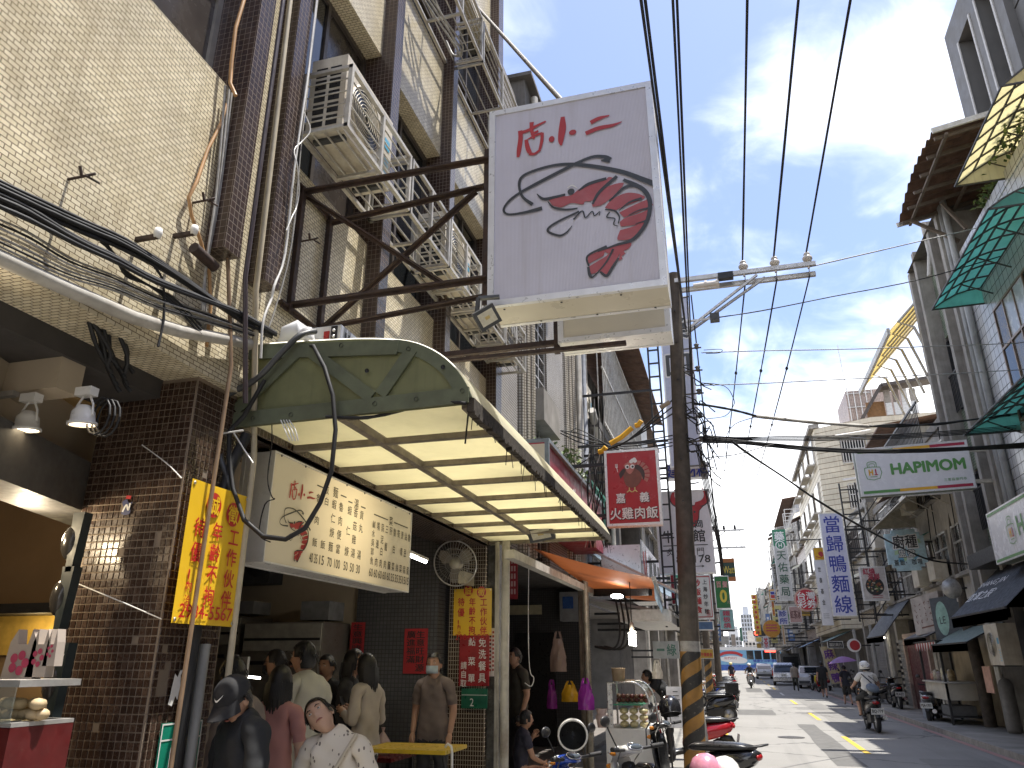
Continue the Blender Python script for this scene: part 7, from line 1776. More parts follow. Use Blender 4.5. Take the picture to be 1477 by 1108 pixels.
for i,c in enumerate('廚種'): pl.ch(wb,c,(-.16 + i*.32)*w,.2*h,.34*w,.36*h,.004,bold=.07); pl.ch(mb,c,(-.16 + i*.32)*w,.2*h,.32*w,.34*h,.006,bold=.02)
for i,c in enumerate('盅盤'): pl.ch(mb,c,(-.12 + i*.24)*w,-.09*h,.22*w,.2*h,.0055,bold=.06); pl.ch(wb,c,(-.12 + i*.24)*w,-.09*h,.21*w,.19*h,.0065,bold=.01)
for i,c in enumerate('蓋飯‧咖哩'): pl.ch(mb,c,(-.3 + i*.15)*w,-.3*h,.13*w,.15*h,.005,bold=.02)
wb.build('lettering_halo',INK_W,r); mb.build('lettering',INK_CH,r); MB().box(b_.x - .05,RX + .1,Y_ + .05,Y_ + .1,O.z + .2,O.z + .26).box(b_.x - .05,RX + .1,Y_ + .05,Y_ + .1,O.z - .3,O.z - .24).build('bracket',DARKST,r)
r,pl,w,h = hang('square picture sign of a dark bowl of stew under red characters',1239,818,1284,866,29.5,mat('bowl_face',(.50,.46,.44),.4),.2,.03,wall=RX + .2)
bw,fd,rd = MB(),[MB(),MB(),MB(),MB()],MB()
pl.disc(bw,0,-.08*h,.36*w,.003,0,.27*h); rg = random.Random(6)
for k in range(46):
 a,q = rg.uniform(0,6.28),rg.random() ** .5; u,v = .30 * w * q * cos(a),-.06 * h + .2 * h * q * sin(a); s_ = rg.uniform(.02,.06) * w
 pl.poly(fd[k % 4],[(u + s_*cos(t*1.05 + k)*rg.uniform(.6,1.2),v + s_*.7*sin(t*1.05 + k)) for t in range(6)],.004 + .0002*k)
bw.build('printed_bowl',INK_K,r)
for mb,c_,nm in zip(fd,((.30,.10,.03),(.07,.12,.03),(.5,.42,.3),(.2,.05,.02)),('printed_shrimp','printed_greens','printed_noodles','printed_sauce')): mb.build(nm,mat(nm,c_,.4),r)
for i,c in enumerate('紅燒海鮮'): pl.ch(rd,c,(-.27 + (i % 2)*.24 + (i // 2)*.16)*w,(.36 - (i // 2)*.16)*h,.24*w,.2*h,.012,bold=.03)
for q in range(2): pl.rect(rd,-.15*w,.25*w,(-.36 - q*.06)*h,(-.345 - q*.06)*h,.005)
rd.build('lettering',mat('wine_print',(.34,.04,.07),.4),r)
TALL = mat('lilac_sign',(.60,.61,.76),.3,0,.03,3,0,.05)
Y_ = 32.0; O = at(1207,815,Y=Y_); 
r,pl = sign_box('shop_sign','tall pale sign with five dark blue characters beside the bowl picture sign','shop sign',Vector((4.17,Y_,5.34)),X1,Z1,.86,3.92,.22,TALL,SIGNF,SIGNF,.03)
mb = MB(); pl.col(mb,'當歸鴨麵線',0,1.52,.66,.70,.76,.004,bold=.012); mb.build('lettering',INK_B,r)
MB().box(4.6,RX + .2,Y_ + .1,Y_ + .16,6.6,6.68).box(4.6,RX + .2,Y_ + .1,Y_ + .16,4.2,4.28).build('bracket',DARKST,r)
sf = thing('lattice_tower','black lattice sign frame behind the bowl picture sign','sign frame',(5.2,32.6,3))
mb = MB()
for x in (4.75,5.35): mb.box(x - .03,x + .03,32.6,32.66,3.2,8.6)
for k in range(11): mb.box(4.75,5.35,32.61,32.65,3.3 + k*.5,3.35 + k*.5)
for k in range(5): mb.box(5.35,RX + .2,32.61,32.65,3.4 + k*1.2,3.46 + k*1.2); mb.bar((5.35,32.63,3.4 + k*1.2),(RX,32.63,4.6 + k*1.2),.04)
mb.build('lattice',DARKST,sf)
r,pl,w,h = hang('long white sign with small black characters half behind the tall blue lettered one',1174,809,1203,902,34.5,SIGNB,.2,.02,wall=RX)
mb = MB(); pl.col(mb,'世泰基金',-.12*w,.36*h,.3*w,.09*h,.17*h,bold=.01)
for k in range(3): pl.rect(mb,-.3*w,.2*w,-.33*h - k*.03*h,-.325*h - k*.03*h,.004)
mb.build('lettering',INK_CH,r)
r,pl,w,h = hang('yellow square sign with a red fruit shape on top of the white sign',1172,790,1192,808,35.5,mat('egg_yellow',(.66,.36,.015),.4),.2,.02,wall=RX)
mb = MB(); pl.disc(mb,.1*w,0,.2*w,.004); pl.stroke(mb,[(-.3*w,-.2*h),(0,-.28*h),(.3*w,-.1*h)],.07*w,.004); mb.build('printed_shape',INK_R,r)
Y_ = 45
r,pl,w,h = hang('tall pharmacy sign, green head with white character over four dark green characters',1118,764,1145,866,Y_,mat('pharmacy_face',(.52,.51,.48),.4),.25,.02,wall=5.9,x0=at(1119,815,Y=Y_).x)
gp,dk,wh = MB(),MB(),MB(); pl.rect(gp,-w/2,w/2,h*.26,h/2,.008); pl.ch(wh,'藥',0,.40*h,.8*w,.8*w,.012,bold=.02)
pl.disc(wh,0,.27*h,.36*w,.013); pl.disc(gp,0,.27*h,.28*w,.016); pl.text(wh,'H',0,.27*h,.24*w,.3*w,.02,bold=.03)
pl.col(dk,'天佑藥局',0,.13*h,.74*w,.76*w,.168*h,.005,bold=.012)
gp.build('green_head',mat('pharmacy_green',(.02,.20,.10),.4),r); wh.build('emblem',INK_W,r); dk.build('lettering',mat('deep_green_print',(.02,.09,.05),.4),r)
Y_ = 38; O = at(1163,865,Y=Y_); rad = .52; pl = Plane(O,X1,Z1)
r = thing('round_sign','round red sign with four white characters and pink rim','shop sign',O); MB().lathe([(.001,.0),(rad,0),(rad,.16),(.001,.16)],O,28,'Y').build('drum',mat('pink_rim',(.52,.32,.26),.4),r,smooth=False)
mb = MB(); pl.disc(mb,0,0,rad*.86,.012); mb.build('red_face',mat('lottery_red',(.46,.01,.03),.35),r)
mb = MB()
for i,c in enumerate('台灣彩券'): pl.ch(mb,c,(-.21 + (i % 2)*.42),(.17 - (i // 2)*.36),.42,.38,.016,bold=.02)
mb.build('lettering',INK_W,r); MB().box(O.x + rad,RX,Y_ + .05,Y_ + .1,O.z - .03,O.z + .03).build('bracket',DARKST,r)
def small(label,px0,py0,px1,py1,Y,col,txt=None,tc=INK_K,rows=1,name='shop_sign'):
 r,pl,w,h = hang(label,px0,py0,px1,py1,Y,mat('face_%d_%d' % (px0,py0),col,.4),.15,.02,wall=6.0)
 if txt:
  mb = MB(); n = len(txt); 
  if h > w * 1.4: pl.col(mb,txt,0,h*(.5 - .5/n),w*.8,h/n*.85,h/n,.005,bold=.02)
  else: pl.text(mb,txt,0,0,w*.8,h*.5,.005,bold=.02)
  mb.build('lettering',tc,r)
 return r,pl,w,h
small('dusty pink sign with brown characters under the round red sign',1137,875,1158,898,44,(.40,.26,.24),'紅茶冰',mat('cocoa_print',(.12,.05,.05),.4))
small('white and lilac sign with dark marks left of the dusty pink one',1121,880,1138,901,52,(.55,.55,.66),'診所',INK_B)
small('narrow white sign with blue drawing left of the pharmacy sign',1113,820,1121,868,50,(.55,.56,.60),'好吃店',INK_CH)
r,pl,w,h = small('orange framed square sign on a yellow post',1108,850,1122,866,58,(.65,.32,.02)); mb = MB(); pl.rect(mb,-.35*w,.35*w,-.35*h,.35*h,.006); mb.build('white_field',INK_W,r); mb = MB(); pl.rect(mb,-.28*w,.28*w,-.3*h,-.02*h,.009); mb.build('red_bars',INK_R,r); mb = MB(); pl.rect(mb,-.28*w,.28*w,.02*h,.28*h,.009); mb.build('blue_bars',INK_B,r)
small('yellow vertical strip sign under the orange framed square',1112,867,1119,889,58.2,(.62,.40,.02),'飲料',INK_R)
Y_ = 62; O = at(1113,907,Y=Y_); pl = Plane(O,X1,Z1); r = thing('round_sign','round orange sign with brown rim far up the right row','shop sign',O)
MB().lathe([(.001,0),(.62,0),(.62,.15),(.001,.15)],O,24,'Y').build('drum',mat('amber_disc',(.52,.24,.03),.4),r,smooth=False); mb = MB()
for k in range(3): pl.rect(mb,-.4,.4,.22 - k*.2,.30 - k*.2,.006)
mb.build('lettering',mat('rose_print',(.45,.05,.10),.4),r); MB().box(O.x + .6,6,Y_ + .05,Y_ + .1,O.z - .03,O.z + .03).build('bracket',DARKST,r)
ys_ = thing('stacked_sign','tall yellow sign of stacked square panels far up the street','shop sign',at(1090,915,Y=72))
for k in range(8):
 a,b = at(1083 + k*.9,858 + k*7.3,Y=72),at(1092 + k*.9,864.5 + k*7.3,Y=72)
 q = MB().box(a.x,b.x,72,72.2,b.z,a.z).build('panel',[INK_O,mat('egg_yellow',(.66,.36,.015)),INK_Y][k % 3],ys_); MB().lathe([(.001,.0),(.12,0)],((a.x + b.x)/2,71.98,(a.z + b.z)/2),8,'Y').build('printed_dot',INK_R,q)
MB().box(b.x,6,72.05,72.12,b.z,b.z + .08).build('bracket',DARKST,ys_)
tl_ = thing('traffic_light','small traffic light showing red far up the street','traffic light',at(1093,914,Y=125))
c = at(1091,913.5,Y=125); MB().box(c.x - .45,c.x + 1.3,125,125.3,c.z - .4,c.z + .4).build('housing',BLACKP,tl_); MB().lathe([(.001,0),(.32,0)],(c.x,124.97,c.z),12,'Y').build('red_lamp',glow('red_lamp',(1,.05,.03),4),tl_); MB().tube([(c.x + 1.2,125.15,c.z),(6.0,125.15,c.z + .2),(6.0,125.15,0)],.09,8).build('mast',STEEL,tl_)
small('small yellow and white sign below the traffic light',1090,919,1099,926,70,(.6,.45,.1)); small('small brown coffee coloured sign low over the bus',1091,928,1099,935,71,(.45,.28,.05)); small('white sign with red fan shape near the bus',1100,918,1110,936,66,(.55,.58,.66),'茶',INK_R); small('green edged signboard near the round orange sign',1120,902,1128,908,64,(.05,.25,.1)); small('long pale orange strip sign near the corner',1127,903,1134,930,60,(.52,.36,.22))
for k,(px0,py0,px1,py1,Y,c_) in enumerate(((1066,905,1072,925,95,(.12,.3,.2)),(1040,918,1052,930,60,(.5,.5,.48)),(1054,915,1062,932,80,(.5,.42,.35)))):
 r,pl,w,h = hang(('thin green sign far up the left row','small white sign over the far left scooters','pale sign in the far left row')[k],px0,py0,px1,py1,Y,mat('face_l%d' % k,c_,.4),.15,.02)
#  right pavement: awnings, board, mirror, cart, doors
BLK = mat('black_awning_cloth',(.014,.014,.016),.65,0,.2,5,.1,.15,(.05,.05,.05))
aw = thing('awning','black cloth awning with white lettering over the right pavement','awning',(5.4,20,3))
ae0,ae1 = at(1372,892,X=4.95),at(1398,842,X=6.0)
ny0,ny1 = 16.5,ae0.y
z_lo,z_hi = ae0.z,3.85
q = [Vector((4.95,ny0,z_lo)),Vector((4.95,ny1,z_lo)),Vector((6.2,ny1,z_hi)),Vector((6.2,ny0,z_hi))]
MB().add(q + [v + Z1*.015 for v in q],[(0,1,2,3),(7,6,5,4)]).build('cloth',BLK,aw); MB().add([q[0],q[1],q[1] - Z1*.22,q[0] - Z1*.22],[(0,1,2,3),(3,2,1,0)]).build('valance',BLK,aw)
MB().add([q[0],q[3],Vector((6.2,ny0,z_lo))],[(0,1,2),(2,1,0)]).add([q[1],q[2],Vector((6.2,ny1,z_lo))],[(0,1,2),(2,1,0)]).build('side_cloth',BLK,aw)
U_ = (q[2] - q[1]).normalized(); pl = Plane((q[0] + q[1] + q[2] + q[3])/4 + Vector((0,(ny1 - ny0)*.24,0)),-Y1,U_); mb = MB(); pl.text(mb,'SHANG JIN',-.1,.16,1.9,.24,.02); pl.text(mb,'‘首澤之辰’',-.1,-.22,2.0,.30,.02,bold=.01); mb.build('lettering',INK_W,aw)
MB().bar(q[0],q[1],.04).bar(q[3],q[2],.04).build('frame',DARKST,aw)
struct('soffit_box',MB().box(5.75,6.4,16.3,21.2,z_hi + .02,z_hi + .35),DARKST)
pipe([at(1431,1056,Z=0) + Vector((0,0,.0)),at(1418,990,Y=24.5),at(1396,900,Y=24.5),at(1382,800,Y=24.5),at(1376,740,Y=24.5)],.16,POLE_M,'thick dark pole on the right pavement beside the food cart',name='street_pole')
pipe([at(1405,900,Y=25.2),at(1386,850,Y=25.2),at(1380,800,Y=25.2),at(1372,740,Y=25.2),at(1366,700,Y=25.2)],.09,mat('grey_drain',(.34,.34,.33)),'pale grey pipe rising above the black awning')
r = thing('convex_mirror','round grey traffic mirror seen from behind on the right pole','traffic mirror',at(1374,850,Y=23.8)); c = at(1373,849,Y=23.8)
MB().lathe([(.001,-.16),(.12,-.145),(.2,-.10),(.25,-.03),(.27,0),(.27,.02),(.001,.02)],c,20,'Y',rot=Matrix.Rotation(radians(15),3,'Z')).build('shell',mat('mirror_back',(.42,.41,.39),.35,.3),r); MB().bar(c + Vector((.1,.05,0)),c + Vector((.6,.5,.05)),.05).build('arm',DARKST,r)
r = thing('shop_sign','weathered white board with brown vertical writing above the small awning','shop sign',at(1335,880,Y=27)); a_ = at(1317,869,Y=27.4); b_ = at(1357,902,Y=26.4)
O = (a_ + b_) / 2; Rr = Vector((b_.x - a_.x,-1.0,.12)); w = 1.35; h = 1.12; pl = Plane(O,Rr,Z1); mb = MB(); pl.slab(mb,-w/2,w/2,-h/2,h/2,-.18,0); mb.build('casing',mat('dirty_white',(.46,.42,.40),.6,0,.12,5,0,.4),r)
mb = MB(); rg = random.Random(12)
for c in range(5):
 for k in range(4):
  u,v = (-.36 + c*.17) * w,(.28 - k*.15) * h
  for _ in range(3): pl.stroke(mb,[(u + rg.uniform(-.05,.05),v + rg.uniform(-.06,.06)),(u + rg.uniform(-.06,.06),v + rg.uniform(-.06,.06))],.018,.004)
pl.rect(mb,-.25*w,.28*w,-.36*h,-.32*h,.004); mb.build('brush_marks',mat('brown_ink',(.14,.06,.05),.5),r)
r = thing('shop_sign','dark grey sign with a mint oval beside the black awning','shop sign',at(1372,890,Y=25.5)); O = at(1374,890,Y=25.5); pl = Plane(O,Vector((1,-.6,.12)),Z1); mb = MB(); pl.slab(mb,-.55,.55,-.6,.6,-.15,0); mb.build('casing',mat('slate_sign',(.10,.115,.13),.4),r)
mb = MB(); pl.disc(mb,-.28,0,.17,.004,0,.48); mb.build('mint_oval',mat('mint_print',(.35,.55,.48),.4),r); mb = MB(); pl.text(mb,'LE',-.28,-.05,.16,.2,.006); mb.build('lettering',INK_CH,r)
def shop_awning(label,px0,py0,px1,py1,X0,m,drop,dep,zoff=0):
 a,b = at(px0,py0,X=X0),at(px1,py1,X=X0); r = thing('awning',label,'awning',(X0,(a.y + b.y)/2,a.z)); ya,yb = min(a.y,b.y),max(a.y,b.y); z = (a.z + b.z) / 2
 q = [Vector((X0,ya,z)),Vector((X0,yb,z)),Vector((X0 + dep,yb,z + drop)),Vector((X0 + dep,ya,z + drop))]
 MB().add(q + [v + Z1*.02 for v in q],[(0,1,2,3),(7,6,5,4)]).add([q[0],q[1],q[1] - Z1*.2,q[0] - Z1*.2],[(0,1,2,3),(3,2,1,0)]).build('cloth',m,r); MB().bar(q[0],q[1],.04).bar(q[2],q[3],.04).bar(q[0],q[3],.03).bar(q[1],q[2],.03).build('frame',DARKST,r); return r
shop_awning('black awning with lit tube beneath, further up the right row',1249,918,1275,921,5.3,mat('charcoal_awning',(.03,.031,.033),.6,0,.15,4,0,.2),1.3,1.1)
c = at(1258,922,X=5.5); tag(MB().tube([c,c + Vector((.1,-2.2,0))],.03,8).build('tube_lamp',glow('tube_glow2',(1,.9,.7),6)),'lit tube under the further black awning','lamp')
shop_awning('small curved grey awning above the maroon door',1303,919,1336,923,5.6,mat('grey_shade',(.17,.165,.16),.6),.35,.8)
shop_awning('grey green awning above the food cart',1343,928,1395,930,5.5,mat('sage_awning',(.16,.21,.19),.5,0,.1,5,0,.2),.45,.9)
struct('right_shop_wall',MB().box(6.75,6.9,24.4,29.5,.12,3.4),mat('sandy_wall',(.40,.32,.21),.8,0,.12,3,.1,.3,streak=.3))
ma,mb_ = at(1303,925,X=6.4),at(1342,1028,X=6.4)
r = thing('roller_door','maroon shop door between pale posts on the right','door',(6.4,32,.1))
MB().box(6.4,6.5,29.9,33.4,.12,2.55).build('panel',mat('maroon_paint',(.085,.008,.018),.45,0,.1,4,0,.2),r)
for y in (29.7,33.45): MB().box(6.3,6.5,y,y + .18,.12,2.75).build('post',mat('pinkish_paint',(.40,.30,.26),.7),r)
MB().box(6.3,6.55,29.7,33.6,2.56,2.75).build('header',mat('pinkish_paint',(.40,.30,.26),.7),r)
for k,(y0_,y1_,lb) in enumerate(((34.2,37.6,'grey roller shutter left of the maroon door'),(38.6,42.2,'dim grey shutter behind the purple umbrella'))):
 r = thing('roller_shutter',lb,'shutter',(6.5,(y0_ + y1_)/2,.1))
 for j in range(22): MB().box(6.5 + .012*(j % 2),6.56,y0_,y1_,.14 + j*.112,.14 + j*.112 + .106).build('slat',mat('shutter_grey',(.20,.20,.205),.5,.2,.1,5,0,.25),r)
 MB().box(6.44,6.6,y0_ - .1,y0_ - .01,.12,2.8).box(6.44,6.6,y1_ + .01,y1_ + .1,.12,2.8).build('guide_rail',STEEL,r)
for k,(y,lb) in enumerate(((37.9,'slim grey post right of the umbrella walker'),(33.9,'slim grey post left of the maroon door'),(43,'slim grey post behind the umbrella walker'))):
 pipe([(5.9,y,.1),(5.9,y,3.3)],.08,mat('grey_drain',(.34,.34,.33)),lb,name='street_post')
fc2 = thing('food_cart','cream street food cart with dark posts and bunting under the grey green awning','food cart',(5.9,25.8,0))
MB().box(5.6,6.5,25.0,27.6,.75,1.18).build('cabinet',mat('cart_cream',(.50,.46,.38),.45,0,.1,4,0,.25),fc2); MB().box(5.55,6.55,24.95,27.65,1.19,1.23).build('worktop',STEEL,fc2)
MB().box(5.62,6.48,25.02,27.58,.3,.34).build('shelf',DARKST,fc2)
for x in (5.62,6.45):
 for y in (25.03,27.55): MB().box(x - .03,x + .03,y - .03,y + .03,.12,2.3).build('post',DARKST,fc2)
MB().box(5.5,6.6,24.9,27.7,2.3,2.34).build('roof',DARKST,fc2)
mb,m2 = MB(),MB()
for k in range(16): (mb if k % 2 else m2).prism([(5.52,24.95 + k*.17,2.29),(5.52,25.10 + k*.17,2.29),(5.52,25.03 + k*.17,2.06)],(.006,0,0))
mb.build('bunting_flag',INK_R,fc2); m2.build('bunting_flag',INK_W,fc2)
for k,(y,h_,w_,c_) in enumerate(((25.3,.32,.1,(.35,.26,.14)),(25.7,.2,.14,(.4,.38,.35)),(26.1,.36,.09,(.5,.45,.3)),(26.5,.26,.12,(.25,.2,.18)),(27.0,.3,.1,(.45,.4,.3)),(27.3,.22,.12,(.4,.2,.15)))):
 tag(MB().lathe([(.001,1.235),(w_,1.235),(w_,1.235 + h_*.8),(w_*.5,1.235 + h_),(.001,1.235 + h_)],(5.85,y,0),12).build('jar',mat('jar_%d' % k,c_,.3)),'%s jar standing on the food cart' % ('tall brown','wide grey','slim cream','dark squat','tan round','small red brown')[k],'jar')
mb = MB().box(5.65,6.3,25.2,26.2,.35,.6); tag(mb.build('crate',mat('crate_grey',(.12,.12,.12),.6)),'dark crate under the food cart','crate')
tag(MB().box(5.5,5.56,27.7,28.1,.12,.9).build('standing_panel',mat('blue_grey_panel',(.2,.22,.26),.6)),'blue grey panel standing by the silver scooter','panel')
r = ac_unit('air_conditioner','large beige',0,0,0,1.0,.95,.4,group='air conditioners of the right row'); r.location = (6.3,21.6,1.65); r.rotation_euler = (0,0,pi)
r['label'] = 'large beige air conditioner near the right edge at head height'
tag(MB().box(5.85,5.87,21.6,22.2,1.05,1.65).build('notice',mat('peach_paper',(.5,.28,.2),.6)),'peach coloured notice hanging below the large beige air conditioner','notice')
r = thing('gas_cylinder','dull gas cylinder standing in the shade of the right arcade','gas cylinder',(6.4,22.6,.12)); MB().lathe([(.001,0),(.16,.02),(.17,.1),(.17,1.1),(.12,1.22),(.04,1.28),(.04,1.34),(.001,1.34)],(6.4,22.6,.12),16).build('body',mat('cylinder_grey',(.16,.15,.14),.5),r)
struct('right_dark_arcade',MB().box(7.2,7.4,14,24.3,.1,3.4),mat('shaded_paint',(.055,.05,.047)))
r = thing('banner_flag','leaning cream banner with purple characters behind the walkers','banner',(5.4,47,0)); a_,b_ = at(1194,942,Y=46),at(1207,976,Y=46)
pl = Plane((a_ + b_)/2,Vector((1,0,.1)),Vector((-.18,0,1))); mb = MB(); pl.slab(mb,-.32,.32,-.95,.95,-.02,0); mb.build('cloth',mat('banner_cream',(.58,.48,.30),.6),r); mb = MB(); pl.col(mb,'麻辣鴨',0,.55,.5,.5,.6,.004,bold=.03); mb.build('lettering',mat('purple_print',(.16,.05,.30),.5),r)
MB().tube([pl.p(-.34,1.0,0),pl.p(-.34,-1.3,0)],.02,6).build('pole',STEEL,r)
small('black shop board with pale characters in the right arcade',1193,925,1217,935,44,(.015,.015,.016),'福記商行',mat('pale_ink',(.4,.38,.34),.5))
Y_ = 40; O = at(1232,931,Y=Y_); r = thing('round_sign','small round red and white sign in the right arcade','shop sign',O); MB().lathe([(.001,0),(.3,0),(.3,.1),(.001,.1)],O,18,'Y').build('drum',INK_W,r,smooth=False); pl = Plane(O,X1,Z1); mb = MB(); pl.disc(mb,0.03,0,.22,.01); mb.build('red_face',INK_R,r); MB().box(O.x + .28,6.9,Y_ + .04,Y_ + .08,O.z - .03,O.z + .03).build('bracket',DARKST,r)
leafy('potted_plant','green plant growing behind the notched blue sign',at(1325,722,Y=28),.5,.5,.5,120,.2,LEAF,seed=41)
slope_canopy('pale striped canopy under the wide white lettered sign',22.8,28.6,RX + .1,6.9,5.0,6.1,mat('striped_sheet',(.42,.38,.31),.6),2,8,WSTEEL)
for s,yy in ((0,36.5),(1,38)):
 a = at(1206,752 + 12*s,Y=yy); lm = thing('street_lamp','white street lamp on a long arm before the tall blue lettered sign, %s of two' % ('upper','lower')[s],'street lamp',a)
 MB().obox(a,.55,.2,.09,Matrix.Rotation(radians(35),3,'Y')).build('head',WHITEP,lm); MB().tube([a,a + Vector((.3,0,.1)),(RX,yy,a.z + .1)],.03,6).build('arm',STEEL,lm)
#  scooters (built facing +Y at the origin, then set in place)
TYRE = mat('tyre_rubber',(.018,.018,.019),.75,0,.2,20,.1,.3,(.08,.075,.07))
PLATEW = mat('plate_white',(.66,.66,.64),.4)
CHROME = mat('chrome',(.6,.6,.6),.15,.95,.05,10)
REDL = mat('red_lens',(.30,.012,.015),.15); AMBL = mat('amber_lens',(.55,.20,.02),.2)
def scooter(label,loc,rz,body,seatm=None,name='scooter',box=None,group=None,s=1.0,plate='',helmet=None,dark=None):
 r = thing(name,label,'scooter',(0,0,0),group)
 seatm = seatm or BLACKP; dark = dark or BLACKP
 def wheel(y,z,R):
  w = MB().lathe([(R - .10,-.03),(R - .085,-.045),(R - .03,-.055),(R - .005,-.035),(R,0),(R - .005,.035),(R - .03,.055),(R - .085,.045),(R - .10,.03)],(0,y,z),24,'X').build('tyre',TYRE,r)
  m = MB().lathe([(.02,-.05),(.04,-.03),(R - .1,-.03),(R - .095,0),(R - .1,.03),(.04,.03),(.02,.05)],(0,y,z),18,'X'); m.build('rim',STEEL,w)
 wheel(.62,.255,.255); wheel(-.62,.255,.255)
 P = lambda pts,w0,w1,m,nm: MB().hexa([(-w0,pts[0][0],pts[0][1]),(w0,pts[0][0],pts[0][1]),(w0,pts[1][0],pts[1][1]),(-w0,pts[1][0],pts[1][1])],[(-w1,pts[3][0],pts[3][1]),(w1,pts[3][0],pts[3][1]),(w1,pts[2][0],pts[2][1]),(-w1,pts[2][0],pts[2][1])]).build(nm,m,r)
 def loft(secs,m,nm,n=12):       
  vs,fs = [],[]
  for y,z,a,b in secs:
   for k in range(n):
    t = 2 * pi * k / n; c_,s_ = cos(t),sin(t)
    vs.append((a*(abs(c_)**.7)*(1 if c_ > 0 else -1),y,z + b*(abs(s_)**.7)*(1 if s_ > 0 else -1)))
  for i in range(len(secs) - 1):
   for k in range(n): fs.append((i*n + k,i*n + (k + 1) % n,(i + 1)*n + (k + 1) % n,(i + 1)*n + k))
  fs += [tuple(range(n))[::-1],tuple(range((len(secs) - 1)*n,len(secs)*n))]
  return MB().add(vs,fs,0,True).build(nm,m,r)
 loft([(-.86,.72,.05,.03),(-.78,.69,.13,.09),(-.55,.63,.17,.13),(-.25,.58,.17,.15),(-.02,.50,.15,.12),(.05,.42,.10,.06)],body,'rear_body')
 loft([(-.80,.795,.09,.02),(-.6,.80,.145,.045),(-.3,.79,.155,.055),(-.05,.775,.12,.045),(.02,.76,.07,.02)],seatm,'seat')
 loft([(.02,.30,.16,.05),(.2,.27,.17,.05),(.36,.30,.17,.06)],dark,'footboard')
 loft([(.34,.30,.16,.08),(.40,.5,.19,.10),(.44,.7,.20,.10),(.48,.85,.15,.08),(.47,.95,.07,.03)],body,'front_shield')
 loft([(.36,.46,.13,.1),(.385,.7,.15,.1),(.40,.84,.10,.06)],dark,'inner_shield')
 loft([(.42,.42,.06,.03),(.55,.50,.085,.045),(.72,.50,.08,.05),(.84,.43,.06,.03)],body,'front_mudguard')
 loft([(-.9,.35,.05,.02),(-.8,.5,.08,.05),(-.6,.52,.08,.05)],dark,'rear_mudguard')
 MB().tube([(-.07,.44,.55),(-.07,.62,.26)],.022,8).tube([(.07,.44,.55),(.07,.62,.26)],.022,8).build('fork',DARKST,r)
 cw = loft([(.27,.985,.05,.015),(.33,1.0,.12,.035),(.42,.985,.13,.045),(.49,.95,.10,.045),(.53,.91,.06,.03)],body,'handlebar_cowl')
 MB().ball((0,.315,1.025),.085,.045,.018,16,7,0,Matrix.Rotation(radians(28),3,'X')).build('speedometer',mat('dial_glass',(.05,.06,.07),.08),cw); MB().tube([(.088*cos(k*pi/10),.315 + .048*sin(k*pi/10),1.022 + .024*sin(k*pi/10)) for k in range(21)],.006,6).build('dial_rim',CHROME,cw)
 for s_ in (-1,1): MB().tube([(s_*.16,.36,1.0),(s_*.24,.355,1.0),(s_*.34,.33,.995)],.006,6).tube([(s_*.15,.35,1.0),(s_*.12,.42,.9),(s_*.05,.43,.75)],.006,5).build('brake_lever',CHROME,r); MB().ball((s_*.115,.465,.965),.04,.035,.022,10,6).build('turn_lens',AMBL,cw)
 hb = MB().tube([(-.34,.28,1.02),(-.18,.34,1.0),(.18,.34,1.0),(.34,.28,1.02)],.014,8).build('handlebar',DARKST,r)
 for s_ in (-1,1):
  MB().tube([(s_*.23,.315,1.01),(s_*.35,.275,1.022)],.02,8).build('grip',TYRE,hb)
  MB().tube([(s_*.2,.34,1.01),(s_*.25,.38,1.14),(s_*.30,.37,1.20)],.007,6).ball((s_*.33,.36,1.235),.065,.018,.045,12,6,0).build('mirror',dark,r)
  MB().ball((s_*.13,.50,.86),.035,.03,.025,8,6).build('indicator',AMBL,r)
 MB().ball((0,.505,.97),.07,.035,.045,12,7).build('headlight',mat('headlight_glass',(.6,.62,.62),.08),r)
 MB().ball((0,-.845,.70),.09,.03,.04,12,6).build('tail_light',REDL,r)
 tp_ = Plane((0,-.91,.50),X1,Vector((0,-.25,1))); mb = MB(); tp_.slab(mb,-.15,.15,-.075,.075,-.006,0); pt_ = mb.build('number_plate',PLATEW,r)
 if plate: mb = MB(); tp_.text(mb,plate,0,0,.25,.09,.002,bold=.02); mb.build('lettering',INK_K,pt_)
 MB().tube([(.13,-.12,.25),(.15,-.4,.26),(.16,-.5,.30),(.165,-.84,.36)],[.02,.025,.055,.06],10).build('exhaust',CHROME if body is not dark else DARKST,r)
 MB().obox((0,-.22,.30),.22,.5,.2,Matrix.Rotation(radians(-6),3,'X')).build('engine',DARKST,r)
 MB().tube([(-.10,-.75,.80),(-.12,-.92,.83),(.12,-.92,.83),(.10,-.75,.80)],.012,6).build('grab_rail',DARKST,r)
 MB().tube([(-.12,-.1,.2),(-.2,-.12,.03)],.012,6).build('side_stand',DARKST,r)
 if box: MB().obox((0,-.78,1.0),.34,.34,.3).build('top_box',box,r)
 r.location = loc; r.rotation_euler = (0,0,rz); r.scale = (s,s,s)
 return r
def helmet(label,c,m,face_dir=0,open_=True):
 r = thing('helmet',label,'helmet',c); R = Matrix.Rotation(face_dir,3,'Z')
 prof = [(.001,.135),(.05,.128),(.095,.10),(.125,.05),(.135,0),(.132,-.05),(.122,-.09)]
 MB().lathe(prof,c,22,rot=R @ Matrix.Rotation(radians(-18),3,'X')).build('shell',m,r)
 MB().lathe([(.118,-.085),(.11,-.02),(.09,.05),(.001,.09)],c,18,rot=R @ Matrix.Rotation(radians(-18),3,'X')).build('lining',BLACKP,r)
 MB().lathe([(.122,-.092),(.130,-.088),(.122,-.082)],c,20,rot=R @ Matrix.Rotation(radians(-18),3,'X')).build('rim',DARKST if m is not BLACKP else WHITEP,r)
 return r
